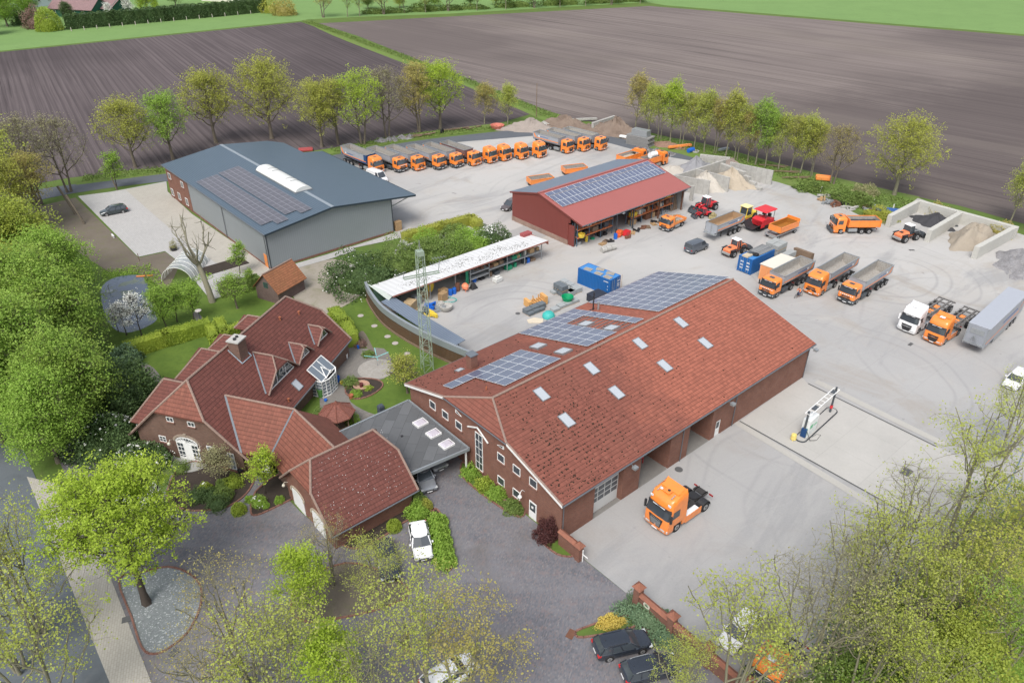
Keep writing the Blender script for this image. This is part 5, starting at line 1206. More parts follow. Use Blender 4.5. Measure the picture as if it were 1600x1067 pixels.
def far_house(px, py, a, L, W, h, hr, wm, rm, label):
 p = G(px, py); t = thing('far_house', label, 'house', p, R(a))
 m = MB(); m.extx([(0, 0), (W, 0), (W, h), (W/2, h+hr), (0, h)], 0, .3); m.extx([(0, 0), (W, 0), (W, h), (W/2, h+hr), (0, h)], L-.3, L); m.box(.3, L-.3, 0, .3, 0, h); m.box(.3, L-.3, W-.3, W, 0, h); part('wall', m, wm, t)
 r = MB(); r.slab([(-.6, -.6, h-.3), (L+.6, -.6, h-.3), (L+.6, W/2, h+hr), (-.6, W/2, h+hr)], .2); r.slab([(-.6, W+.6, h-.3), (-.6, W/2, h+hr), (L+.6, W/2, h+hr), (L+.6, W+.6, h-.3)], .2); part('roof', r, rm, t)
 for i in range(max(1, int(L/5))): window(t, TM(2.5+i*5, 0, h*.6, '-y'), 1.3, 1.2)
 return t
M_FARR = tiles('pinkish far roof', (.27, .17, .17), (.3, .2, .19), .4, .3, .3); M_FARO = tiles('orange far roof', (.42, .17, .10), (.4, .2, .12), .4, .3, .2)
far_house(80, 26, -14, 22, 12, 3.6, 4, M_DGREEN, M_FARR, 'low dark green boarded barn with pinkish roof beyond the meadow')
far_house(116, 24, -14, 20, 13, 3.6, 3, M_DGREEN, M_FARR, 'dark green barn right of the pinkish roofed one beyond the hedge')
far_house(104, 6, -14, 16, 12, 4.5, 5, M_CREAM, M_FARO, 'house with orange tiled roof behind the green barns')
far_house(40, 14, 60, 18, 12, 5, 4, plain('pale blue render', (.45, .5, .55), .8), plain('pale grey roof', (.4, .43, .47), .7), 'pale grey roofed house at the far left behind trees')
far_house(315, 2, -14, 18, 12, 4.5, 5, M_CREAM, M_FARO, 'orange roofed house seen over the conifer hedge')
far_house(540, -14, -14, 20, 12, 4, 4, M_CREAM, M_FARR, 'distant house behind the top row of trees')
k = MB(); k.box(-2.5, 2.5, -1.2, 1.2, .4, 3.2); p = G(92, 25); solo('garden_hut', k, M_WHITE, 'small white hut beside the round pale green tree', 'hut', p, R(-14), bevel=.1)
# -- vehicles
_WM = {}
def wheel(parent, x, y, r=.5, w=.3, side=1, rim=M_RIM, dual=False, hub=.55):
 key = (round(r, 2), w, side, rim.name, dual)
 if key not in _WM:
  a = MB(); ww = w*2.1 if dual else w; y0 = -ww/2; y1 = ww/2
  for s0, s1, rr in ((y0, y0+.04, .93), (y0+.04, y1-.04, 1.0), (y1-.04, y1, .93)):
   a.cyl((0, s0, 0), (0, s1, 0), r*(rr if s0 == y0 else 1), r*(rr if s1 == y1 else 1), 18)
  b = MB(); ys = y1 if side > 0 else y0; d = side
  b.cyl((0, ys-d*.05, 0), (0, ys+d*.006, 0), r*hub, r*hub*.96, 14)
  b.use(rim); b2 = MB();
  _WM[key] = (a.mesh('tyre', M_BLACK, 40), b.mesh('rim', rim, 40))
  h = MB(); h.cyl((0, ys, 0), (0, ys+d*.03, 0), r*.2, r*.16, 10); _WM[key] += (h.mesh('hub', M_BLACKP),)
 t, rm, hb = _WM[key]
 o = bpy.data.objects.new('wheel', t); C.objects.link(o); o.parent = parent; o.location = (x, y, r)
 for n, me in (('rim', rm), ('hub', hb)):
  q = bpy.data.objects.new(n, me); C.objects.link(q); q.parent = o
 return o
def cabring(z, zr, xf, xr, hw, cr):
 P = [(xr, -hw), ((xr+xf)/2, -hw)]
 for i in range(4):
  a = -PI/2+PI/2*i/3; P.append((xf-cr+cr*math.cos(a), -hw+cr+cr*math.sin(a)))
 for q in (-.5, 0, .5): P.append((xf+.05*(1-abs(q)*1.3), (hw-cr)*q))
 for i in range(4):
  a = PI/2*i/3; P.append((xf-cr+cr*math.cos(a), hw-cr+cr*math.sin(a)))
 P += [((xr+xf)/2, hw), (xr, hw), (xr, 0)]
 return [(x, y, z+(zr-z)*(xf-x)/(xf-xr)) for x, y in P]
def truck_cab(t, roof='low', paint=M_ORANGE, bumper=None, grille='bars', zebra=False, brand=True, skirt=False, visor='text'):
 xr = -2.3 if roof != 'low' else -1.95
 lv = [(.98, .98, 0, xr, 1.24, .22), (1.35, 1.35, .0, xr, 1.25, .22), (1.72, 1.72, -.03, xr, 1.25, .24), (2.68, 2.68, -.3, xr, 1.2, .3)]
 if roof == 'low': lv += [(2.85, 2.88, -.42, xr, 1.14, .3), (2.93, 2.98, -.62, xr+.1, 1.0, .3)]
 elif roof == 'mid': lv += [(3.0, 3.05, -.42, xr, 1.16, .3), (3.22, 3.35, -.7, xr+.05, 1.08, .3), (3.28, 3.45, -1.0, xr+.12, .9, .3)]
 else: lv += [(3.05, 3.1, -.36, xr, 1.19, .34), (3.42, 3.62, -.55, xr, 1.14, .36), (3.55, 3.82, -.95, xr+.05, 1.02, .35)]
 m = MB(); m.loft([cabring(*l) for l in lv]); cab = part('cab', m, paint, t, 45)
 if roof == 'high':   # air deflector with raised rear corners
  m = MB(); n = 8
  for s in (-1, 1): m.add([(xr+1.0, s*.95, 3.68), (xr+.02, s*1.13, 3.62), (xr+.02, s*1.0, 4.0), (xr+.02, s*.7, 3.85), (xr+.6, s*.85, 3.78)], [(0, 1, 2, 4), (4, 2, 3), (0, 4, 3), (1, 3, 2)])
  m.add([(xr+.95, -.9, 3.72), (xr+.95, .9, 3.72), (xr+.03, .8, 3.93), (xr+.03, -.8, 3.93), (xr+.03, .8, 3.7), (xr+.03, -.8, 3.7)], [(0, 1, 2, 3), (3, 2, 4, 5), (0, 3, 5), (1, 4, 2)])
  part('roof_deflector', m, paint, cab, 50)
  m = MB(); m.box(-1.35, -.85, -.32, .32, 3.7, 3.76); part('roof_hatch', m, paint if paint == M_WPAINT or brand is False else M_WPAINT, cab, bevel=.03)
 else:
  m = MB(); zt = lv[-1][0]; m.box(xr+.55, xr+1.05, -.35, .35, zt+.01, zt+.08); part('roof_hatch', m, M_DGREY, cab, bevel=.02)
 m = MB(); m.loft([cabring(.32, .32, -.1, -.8, 1.2, .22), cabring(.5, .5, .02, -.8, 1.25, .24), cabring(.975, .975, .02, -.8, 1.255, .24)]); bu = part('bumper', m, bumper or paint, t, 45)
 m = MB();
 for s in (-1, 1): m.box(xr, xr+.38, s*1.24-.02*s-.06, s*1.24+.0, .5, .98)
 part('step_panel', m, bumper or paint, t)
 m = MB(); L = [cabring(1.78, 1.78, -.045+.014, xr, 1.264, .25)[2:13], cabring(2.62, 2.62, -.285+.016, xr, 1.222, .3)[2:13]]
 L = [r[1:-1] for r in L]; n = len(L[0]); m.add(L[0]+L[1], [(i, i+1, n+i+1, n+i) for i in range(n-1)]); part('windscreen', m, M_WIN, cab, 60)
 m = MB(); L = [cabring(2.6, 2.6, -.16, xr, 1.24, .3)[3:12], cabring(2.78, 2.78, -.24, xr, 1.2, .3)[3:12]]; n = len(L[0]); m.add(L[0]+L[1], [(i, i+1, n+i+1, n+i) for i in range(n-1)])
 vis = part('sun_visor', m, M_BLACKP, cab)
 if visor == 'text':
  m = MB(); m.box(-.225, -.155, -.62, .62, 2.66, 2.71); part('visor_lettering', m, M_WPAINT, vis)
 for s in (-1, 1):
  m = MB(); y = s*1.262; y1 = s*1.225
  m.add([(-.5, y, 1.8), (-1.4, y, 1.8), (-1.4, y1, 2.5), (-.6, y1, 2.5)], [(0, 1, 2, 3) if s < 0 else (3, 2, 1, 0)]); part('side_window', m, M_WIN, cab)
  m = MB(); m.box(-.22, -.05, s*1.36-.05, s*1.36+.11, 1.75, 2.5); m.bar((-.12, s*1.2, 2.4), (-.12, s*1.38, 2.4), .04); m.bar((-.12, s*1.2, 1.85), (-.12, s*1.38, 1.85), .04); part('mirror', m, M_BLACKP if paint != M_WPAINT else paint, cab, bevel=.02)
  m = MB(); m.box(.0, .045, s*.78-.22, s*.78+.22, .6, .76); m.box(-.1, .0, s*1.2-.06, s*1.2+.06, .6, .76); part('headlight', m, plain('headlight glass', (.6, .62, .62), .15, .2, .1, 3, .8), bu, bevel=.02)
 m = MB(); m.use(M_BLACKP)
 if grille == 'bars':
  m.box(.03, .065, -.62, .62, 1.18, 1.45); m.box(.03, .06, -.8, .8, .82, 1.1); m.use(paint); m.box(.06, .072, -.6, .6, 1.28, 1.31)
 elif grille == 'v':
  m.add([(.065, -.72, 1.42), (.065, .72, 1.42), (.065, .6, 1.18), (.065, -.6, 1.18), (.03, -.72, 1.42), (.03, .72, 1.42), (.03, .6, 1.18), (.03, -.6, 1.18)], [(3, 2, 1, 0), (0, 1, 5, 4), (1, 2, 6, 5), (2, 3, 7, 6), (3, 0, 4, 7)])
  m.add([(.07, -.7, 1.1), (.07, .7, 1.1), (.07, .42, .55), (.07, -.42, .55), (.02, -.7, 1.1), (.02, .7, 1.1), (.02, .42, .55), (.02, -.42, .55)], [(3, 2, 1, 0), (0, 1, 5, 4), (1, 2, 6, 5), (2, 3, 7, 6), (3, 0, 4, 7)])
 else:  # tall slatted grille
  m.add([(.065, -.7, 1.62), (.065, .7, 1.62), (.065, .5, .75), (.065, -.5, .75), (.02, -.7, 1.62), (.02, .7, 1.62), (.02, .5, .75), (.02, -.5, .75)], [(3, 2, 1, 0), (0, 1, 5, 4), (1, 2, 6, 5), (2, 3, 7, 6), (3, 0, 4, 7)])
  m.use(M_STEEL)
  for i in range(7): m.box(.065, .085, -.45-.015*i, .45+.015*i, .85+i*.085, .88+i*.085)
  m.box(.065, .08, -.5, .5, 1.5, 1.53)
 part('grille', m, None, cab)
 if brand: lettering('MAN', .2, M_STEEL, cab, (.085, 0, 1.22), (PI/2, 0, PI/2))
 m = MB(); m.box(.06 if grille != 'v' else .075, .085, -.27, .27, .42, .53); part('number_plate', m, M_WPAINT, bu)
 if zebra:
  m = MB()
  for i in range(7):
   y = -.95+i*.3; m.add([(.045, y, 1.5), (.045, y+.15, 1.5), (.035, y+.25, 1.66), (.035, y+.1, 1.66)], [(0, 1, 2, 3)])
  part('warning_stripes', m, M_WPAINT, cab)
 return cab
def chassis(t, x1=-6.2, rear=(-5.0,), tanks=True, skirtm=None, fm=M_BLACKP, tankm=M_STEEL, fifth=True):
 m = MB()
 for s in (-1, 1): m.box(x1, -1.9, s*.42-.04, s*.42+.04, .8, 1.02)
 for x in (-2.6, -3.6, -4.5, x1+.1): m.box(x-.06, x+.06, -.4, .4, .84, .98)
 part('chassis_frame', m, M_CHAS, t)
 for s in (-1, 1):
  wheel(t, -1.32, s*1.06, .5, .32, s)
  for x in rear: wheel(t, x, s*.93, .5, .3, s, dual=True)
  m = MB()
  for x in rear:
   pr = [(x+.62*math.cos(PI*i/8), .5+.62*math.sin(PI*i/8)) for i in range(9)]+[(x+.58*math.cos(PI*i/8), .5+.58*math.sin(PI*i/8)) for i in range(8, -1, -1)]
   m.exty(pr, s*.93-.33, s*.93+.33)
  part('mudguard', m, fm, t)
  if tanks:
   m = MB(); m.box(-4.1, -2.55, s*.98-.26, s*.98+.26, .45, 1.02); tk = part('fuel_tank' if s < 0 else 'side_box', m, tankm, t, bevel=.06)
   if skirtm: m = MB(); m.box(-4.35, -2.32, s*1.25-.03, s*1.25+.01, .38, 1.05); part('side_skirt', m, skirtm, t)
 if fifth: m = MB(); m.cyl((-4.75, 0, 1.03), (-4.75, 0, 1.13), .45, n=16); m.box(-5.3, -4.2, -.42, .42, .98, 1.04); part('fifth_wheel', m, M_BLACKP, t)
 m = MB(); m.cyl((-2.45, -.35, 1.0), (-2.45, -.35, 2.2), .1, n=8); m.box(-2.62, -2.35, .1, .9, 1.0, 2.3); part('exhaust_stack', m, M_CHAS, t)
 m = MB()
 for s in (-1, 1): m.box(x1-.05, x1, s*.8-.2, s*.8+.2, .75, .9)
 part('tail_light', m, plain('tail light', (.35, .02, .02), .3), t)
def ushape(yw, z0, z1, th=0.0):
 y = yw-th; zb = z0+th; n = 6; r = .75-th
 P = [(-y, z1)]
 for i in range(n+1):
  a = PI+PI/2*i/n; P.append((-y+r+r*math.cos(a), zb+r+r*math.sin(a)))
 for i in range(n+1):
  a = -PI/2+PI/2*i/n; P.append((y-r+r*math.cos(a), zb+r+r*math.sin(a)))
 P.append((y, z1)); return P
def tipper_body(t, x0, x1, z0=1.35, z1=2.95, side=M_TIP, inner=M_TIPIN, nose=None, stripe=True, load=None, blue=False, flat=False, name='tipper_body', tall=0):
 """x0 front, x1 rear (x1 < x0)"""
 yw = 1.25
 if flat:
  U = lambda th: [(-yw+th, z1), (-yw+th, z0+th), (yw-th, z0+th), (yw-th, z1)]
 else: U = lambda th: ushape(yw, z0, z1, th)
 o = U(0); i_ = U(.07); m = MB()
 m.extx(o+i_[::-1], x1, x0); full = o
 m.extx(full, x0-.06, x0+.02); m.extx(full, x1-.02, x1+.06)
 b = part(name, m, side, t, 50)
 m = MB(); i2 = U(.075); n = len(i2)
 m.add([(x1+.07, p[0], p[1]) for p in i2]+[(x0-.07, p[0], p[1]) for p in i2], [(k, n+k, n+k+1, k+1) for k in range(n-1)])
 m.add([(x1+.075, p[0], p[1]) for p in i2], [tuple(range(n))[::-1]]); m.add([(x0-.075, p[0], p[1]) for p in i2], [tuple(range(n))])
 part('inner_lining', m, inner, b)
 m = MB()
 for s in (-1, 1): m.box(x1-.05, x0+.05, s*(yw-.02)-.07, s*(yw-.02)+.07, z1-.05, z1+.05)
 m.box(x0-.08, x0+.05, -yw, yw, z1-.05, z1+.05); m.box(x1-.05, x1+.08, -yw, yw, z1-.05, z1+.05)
 part('top_rim', m, M_STEEL if side != M_ORANGE and side != M_ORANGEP else side, b)
 if nose: m = MB(); m.extx([(p[0]*1.003, p[1]) for p in full], x0+.021, x0+.05); m.box(x0-.9, x0+.03, -yw-.012, -yw-.002, z0+.5, z1-.06); m.box(x0-.9, x0+.03, yw+.002, yw+.012, z0+.5, z1-.06); part('front_panel', m, nose, b)
 if load:
  m = MB(); rnd = random.Random(int(x0*10)); nx, ny = 12, 6; vs = []
  for a in range(nx+1):
   for c in range(ny+1):
    x = x1+.2+(x0-x1-.4)*a/nx; y = -yw+.2+(2*yw-.4)*c/ny
    vs.append((x, y, z0+.55+.35*math.sin(PI*a/nx)*math.sin(PI*c/ny)+rnd.uniform(-.06, .06)))
  m.add(vs, [(a*(ny+1)+c, (a+1)*(ny+1)+c, (a+1)*(ny+1)+c+1, a*(ny+1)+c+1) for a in range(nx) for c in range(ny)])
  part('load', m, load, t)
 if stripe:
  for s in (-1, 1):
   y = s*(yw+.015); zl = z0+.68
   m = MB(); q = (lambda f: f if s < 0 else f[::-1])
   m.add([(x0-.1, y, zl), (x0-.1, y, zl+.16), (x1+1.1, y, zl+.16), (x1+1.0, y, zl)], [q((0, 3, 2, 1))])
   m.add([(x1+1.1, y, zl), (x1+1.1, y, zl+.2), (x1+.5, y, z1-.12), (x1+.2, y, z1-.12), (x1+.6, y, zl+.12)], [q((0, 1, 2, 3, 4))]); part('orange_stripe', m, M_ORST, b)
   m = MB(); xm = x1+1.7
   for k in range(14): m.box(xm+.55+k*.17, xm+.55+k*.17+.12, y-.003, y+.003, zl+.42, zl+.56)
   part('side_lettering', m, M_BLUES, b)
   m = MB(); m.box(xm-.05, xm+.38, y-.003, y+.003, zl+.32, zl+.62); lg = part('logo_panel', m, M_WPAINT, b)
   if blue: m = MB(); m.add([(x0-.1, y, z0+.3), (x0-.1, y, zl), (x1+1.0, y, zl), (x1+.2, y, z1-.9), (x1+.2, y, z0+.6)], [q((0, 4, 3, 2, 1))]); part('blue_stripe', m, M_NAVY, b)
 return b
def trailer_run(t, x1, n=3, r=.5, x0=-3.6, z=1.15):
 m = MB()
 for s in (-1, 1): m.box(x1, x0, s*.5-.05, s*.5+.05, z-.12, z+.16)
 for i in range(6): x = x1+.2+(x0-x1-.4)*i/5; m.box(x-.05, x+.05, -.5, .5, z-.05, z+.1)
 m.box(x1-.02, x1+.08, -1.15, 1.15, .55, .68); part('trailer_frame', m, M_CHAS, t)
 for i in range(n):
  x = x1+.85+i*1.28
  for s in (-1, 1): wheel(t, x, s*1.02, r, .38, s, hub=.6)
 m = MB()
 for s in (-1, 1): m.box(x0-1.6, x0-1.45, s*.6-.06, s*.6+.06, .3, 1.1)
 part('landing_leg', m, M_CHAS, t)
TG = 'orange tipper trucks in the long row'
def tipper_truck(label, loc, az, L=7.6, roof='low', bumper=None, side=M_TIP, load=None, blue=False, z1=3.1, group=None, zebra=False, grille='bars', nose=None, stripe=True, gap=2.75, inner=M_TIPIN, flat=False):
 t = thing('tipper_truck', label, 'tipper truck', loc, az, group)
 truck_cab(t, roof, M_ORANGE, bumper, grille, zebra); chassis(t, tankm=M_DGREY if bumper else M_STEEL, tanks=True, x1=-6.0)
 tipper_body(t, -gap, -gap-L, 1.35, z1, side, inner, nose, stripe, load, blue, flat); trailer_run(t, -gap-L+.1, x0=-3.9)
 return t
def tractor(label, loc, az, roof='mid', paint=M_ORANGE, grille='v', group=None, name='tractor_unit', **k):
 t = thing(name, label, 'tractor unit', loc, az, group); truck_cab(t, roof, paint, None, grille, brand=k.get('brand', True), visor=k.get('visor', 'text')); chassis(t, skirtm=k.get('skirt'), tankm=k.get('tankm', M_STEEL)); return t
az = R(-45)
def FP(px, py): return G(px, py)
tipper_truck('tipper truck with tall silver body, orange stripe and blue belly, leftmost of the long row', FP(594, 272), az, 9.3, 'mid', blue=True, z1=3.55, group=TG, nose=M_NAVY)
tipper_truck('tipper truck with empty plain silver body, second from the left of the long row', FP(630.5, 270), az, 8.2, 'low', M_DGREY, group=TG, zebra=True, stripe=False)
tipper_truck('tipper truck with dark soil in its silver body, third from left in the long row', FP(659, 267.5), az, 8.2, 'low', None, load=M_EARTH, group=TG)
tipper_truck('grey bumpered tipper truck with pale dusty body, fourth from left in the long row', FP(692, 266), az, 8.0, 'low', M_DGREY, group=TG)
tipper_truck('grey bumpered tipper truck with half filled body, fifth from left in the long row', FP(719, 263), az, 8.2, 'low', M_DGREY, load=M_EARTH, group=TG)
tipper_truck('tipper truck with rust rimmed red sided body, sixth from the left of the long row', FP(746.5, 260), az, 8.2, 'low', None, side=plain('dull red grey side', (.2, .11, .1), .6), group=TG, load=M_BLKGR)
UN = 'orange tractor units parked without trailers'
a1 = tractor('bare orange tractor unit, first right of the loaded tippers in the row', FP(772, 256), az, 'mid', group=UN)
for (x, y), lb in zip(((794, 252.5), (821, 250), (849, 247.5)), ('bare orange tractor unit, second right of the loaded tippers', 'bare orange tractor unit, third right of the loaded tippers', 'bare orange tractor unit nearest the gap in the row')):
 dup(a1, FP(x, y), az, lb, UN)
G3 = 'three orange tippers right of the gap'
tipper_truck('tipper truck with grey half pipe body and orange flash, left of the trio', FP(892, 240.5), R(-43), 7.6, 'low', group=G3, load=M_EARTH, grille='v')
tipper_truck('tipper truck with pale sand in its body, middle of the trio', FP(917.5, 237.5), R(-43), 8.4, 'low', group=G3, load=M_HAYSAND, grille='bars')
tipper_truck('tipper truck with pale sheeted body, right of the trio', FP(944, 236), R(-43), 8.6, 'low', group=G3, load=plain('pale tarpaulin', (.5, .5, .42), .7), grille='bars')
u = R(-137)
G4 = 'empty tippers parked behind the brick hall'
tipper_truck('low cab tipper with empty rusty half pipe body, half hidden by the hall roof', (36.94, 96.84, 0), R(-139.4), 8.2, 'low', M_DGREY, group=G4, zebra=True, stripe=True, gap=2.45)
tipper_truck('high roofed orange tipper with empty silver body standing between two low cab tippers', FP(1265, 462), R(-138), 8.6, 'mid', group=G4, grille='bars')
tipper_truck('low cab orange tipper with grey bumper, front one of three behind the hall', FP(1318, 475.5), R(-138.5), 8.6, 'low', M_DGREY, group=G4, zebra=True, flat=False)
def skeleton(label, loc, az, paint, L=8.2, rl='high'):
 t = thing('skeletal_truck', label, 'container truck', loc, az); truck_cab(t, rl, paint, None, 'v'); chassis(t, skirtm=paint)
 m = MB(); x1 = -3.4-L
 for s in (-1, 1): m.box(x1, -3.3, s*.5-.08, s*.5+.08, 1.15, 1.4); m.box(x1, -4.6, s*1.02-.03, s*1.02+.03, 1.25, 1.4)
 for i in range(7): x = x1+.1+(L-.3)*i/6; m.box(x-.06, x+.06, -1.2, 1.2, 1.2, 1.38)
 part('trailer_frame', m, plain('grey brown frame', (.2, .19, .18), .6, .2, .2, 2), t)
 m = MB()
 for x in (-4.6, -6.6, -8.6): m.box(x-.5, x+.5, -.32, .32, 1.1, 1.3)
 part('air_tank', m, M_ORANGEP, t, bevel=.05)
 for i in range(3):
  for s in (-1, 1): wheel(t, x1+.9+i*1.3, s*1.02, .5, .38, s)
  for s in (-1, 1):
   m = MB(); x = x1+.9+i*1.3; pr = [(x+.6*math.cos(PI*k/6), .5+.6*math.sin(PI*k/6)) for k in range(1, 6)]+[(x+.57*math.cos(PI*k/6), .5+.57*math.sin(PI*k/6)) for k in range(5, 0, -1)]; m.exty(pr, s*1.02-.22, s*1.02+.22); part('mudguard', m, M_BLACKP, t)
 return t
skeleton('white tractor unit with bare skeleton trailer left of the orange one', FP(1413, 521), R(-141), M_WPAINT)
skeleton('orange tractor unit with bare skeleton trailer beside the silver box trailer', FP(1453.7, 538), R(-141), M_ORANGE)
def box_trailer():
 p = G(1515, 551); a = R(-137); t = thing('box_trailer', 'long silver box trailer with grey tarpaulin roof and thin orange stripe, standing uncoupled', 'trailer', p, a)
 L = 14.6; z0, z1 = 1.15, 4.0
 m = MB(); m.box(-L, 0, -1.27, 1.27, z0, z1); b = part('box', m, ribbed('silver slatted side', (.37, .39, .43), .25, 'v', .3, .4, .3, .1, .2), t, bevel=.04)
 m = MB(); m.box(-L-.02, .02, -1.3, 1.3, z1-.02, z1+.04); part('tarpaulin', m, plain('grey tarpaulin', (.36, .38, .42), .6, 0, .08), b, bevel=.02)
 m = MB();
 for y in (-1.2, 1.2): m.box(0, .08, y-.06, y+.06, z0, z1-.05)
 m.box(0, .1, -1.2, 1.2, z0+.2, z0+.32); m.box(0, .06, -.8, .8, z1-1.2, z1-.5); m.box(.06, .12, -.35, -.2, z1-.8, z1-.6); m.box(.06, .12, .2, .35, z1-.8, z1-.6)
 for k in range(5): m.bar((.08, -.2, z0+1.4), (.16+.05*k, -.7+.35*k, z0+.35), .04)
 part('front_wall_fittings', m, M_STEEL, b)
 for s in (-1, 1):
  m = MB(); y = s*1.285; q = (lambda f: f if s > 0 else f[::-1])
  m.add([(-.2, y, z0+.55), (-.2, y, z0+.7), (-L+2.2, y, z0+1.0), (-L+2.2, y, z0+.8)], [q((0, 1, 2, 3))]); m.add([(-L+2.2, y, z0+.8), (-L+2.2, y, z0+1.05), (-L+.7, y, z1-.2), (-L+.3, y, z1-.2)], [q((0, 1, 2, 3))]); part('orange_stripe', m, M_ORST, b)
  m = MB()
  for k in range(16): m.box(-L+3.2+k*.36, -L+3.2+k*.36+.26, y-.004, y+.004, z0+1.5, z0+1.75)
  part('side_lettering', m, M_BLUES, b)
  m = MB(); m.box(-L+4.6, -4.2, s*1.2-.03, s*1.2+.03, .45, 1.05); part('side_guard', m, M_STEEL, t)
 m = MB(); m.box(-L+.1, -.3, -.5, .5, .95, z0)
 part('trailer_frame', m, M_CHAS, t); m = MB()
 for s in (-1, 1): m.box(-2.9, -2.7, s*.8-.08, s*.8+.08, .0, 1.1)
 part('landing_leg', m, M_CHAS, t)
 for i in range(3):
  for s in (-1, 1): wheel(t, -L+2.0+i*1.31, s*1.05, .5, .38, s)
box_trailer()
def big_tractor():
 F = Frame((G(1003, 812).x, G(1003, 812).y), 0)
 p = (G(1022, 829)+Vector((0, 0, 0))); t = tractor('bright orange tractor unit with high roof and black mudguards, alone before the bays', p, R(-140.5), 'high', M_ORANGE, 'slats', brand=False, skirt=M_ORANGE, tankm=M_WPAINT)
 m = MB(); m.lathe([(.1, 0), (.13, .04), (.06, .1)], 12, (-1.0, -.55, 3.68)); part('roof_lamp', m, M_WPAINT, t); m = MB()
 m.lathe([(.12, 0), (.12, .05)], 12, (-1.2, .05, 3.75)); part('roof_vent', m, M_BLACKP, t); t.scale = (1.14,)*3
 m = MB(); m.box(-4.3, -2.35, -.72, .72, 1.0, 1.05); m.box(-6.1, -5.5, -.6, .6, .95, 1.02); m.box(-4.0, -3.0, -.3, .3, 1.05, 1.3); part('deck_plate', m, M_CHAS, t)
 for s in (-1, 1):
  m = MB(); m.box(-.34, -.28, s*.92-.14, s*.92+.14, 3.1, 3.28); part('roof_spotlight', m, plain('lamp glass', (.7, .72, .74), .1, 0, .1), t)
  m = MB(); m.tube([(-.75, s*.72, 3.6), (-1.15, s*.72, 3.75)], .04); m.lathe([(.02, 0), (.07, .03)], 8, (-.72, s*.72, 3.58)); part('air_horn', m, M_STEEL, t)
big_tractor()
def rigid_tipper(label, loc, az, L=5.6, load=M_BLKGR, wb=(-4.9, -6.2)):
 t = thing('rigid_tipper', label, 'tipper truck', loc, az); truck_cab(t, 'low', M_ORANGE, M_ORANGE, 'bars', True); chassis(t, -7.6, wb, fifth=False)
 tipper_body(t, -2.35, -2.35-L, 1.3, 2.45, M_ORANGE, M_TIPIN, None, False, load, flat=True)
 m = MB()
 for s in (-1, 1):
  for k in range(4): m.box(-2.5-k*(L-.3)/3-.05, -2.5-k*(L-.3)/3+.05, s*1.28-.03, s*1.28+.03, 1.3, 2.45)
  m.box(-2.35-L, -2.4, s*1.285-.004, s*1.285+.004, 1.45, 1.53)
 part('side_post', m, M_ORANGE, t)
 m = MB(); m.box(-2.45, -2.35, -1.25, 1.25, 2.4, 2.75); part('headboard', m, M_ORANGE, t)
 return t
t = rigid_tipper('three axle orange tipper truck with dark load, side on by the concrete bays', G(1297, 362), R(181))
m = MB(); m.box(.1, .35, -1.2, 1.2, .35, .85); part('snow_plough_plate', m, M_DGREY, t, bevel=.03)
def small_flatbed():
 t = thing('flatbed_truck', 'small orange flatbed truck with grey bumper and junk on its bed, before the red shed', 'flatbed truck', G(1036, 362), R(-135))
 s = Matrix.Scale(.85, 4); truck_cab(t, 'low', M_ORANGE, M_DGREY, 'bars', False); chassis(t, -6.2, (-4.9,), fifth=False)
 m = MB(); m.box(-6.3, -2.2, -1.2, 1.2, 1.1, 1.2); m.box(-6.3, -2.2, -1.22, -1.16, 1.2, 1.65); m.box(-6.3, -2.2, 1.16, 1.22, 1.2, 1.65); m.box(-6.32, -6.26, -1.2, 1.2, 1.2, 1.65); m.box(-2.25, -2.18, -1.2, 1.2, 1.2, 1.8); part('bed', m, M_ORANGEP, t)
 m = MB(); m.box(-6.2, -2.3, -1.1, 1.1, 1.2, 1.22); part('bed_floor', m, M_TIPIN, t)
 m = MB(); rnd = random.Random(2)
 for k in range(9): m.rbox(rnd.uniform(-5.5, -2.8), rnd.uniform(-.7, .7), 1.22, rnd.uniform(.5, 1.6), .12, .15, rnd.uniform(-.6, .6))
 m.bar((-2.1, -.9, 2.6), (-5.5, .2, 2.2), .1); part('bed_load', m, M_WOOD, t)
 t.scale = (.86, .86, .86)
small_flatbed()
def loose_tipper(label, loc, az):
 t = thing('tipper_trailer', label, 'trailer', loc, az); tipper_body(t, 0, -7.6, 1.35, 2.95, M_TIP, plain('rusty sandy lining', (.36, .24, .14), .85, 0, .25), None, True, None); trailer_run(t, -7.4, x0=-.6);
 m = MB(); m.box(-.02, .5, -1.2, 1.2, 1.2, 1.35); m.bar((.05, -1.2, 1.35), (.05, -1.2, 2.9), .08); m.bar((.05, 1.2, 1.35), (.05, 1.2, 2.9), .08); m.bar((.05, 0, 1.35), (.05, 0, 2.9), .1); part('front_frame', m, M_STEEL, t)
 return t
loose_tipper('uncoupled tipper trailer with sand coloured inside and grey sides, behind the white roofed loader', G(1109, 375), R(-140))
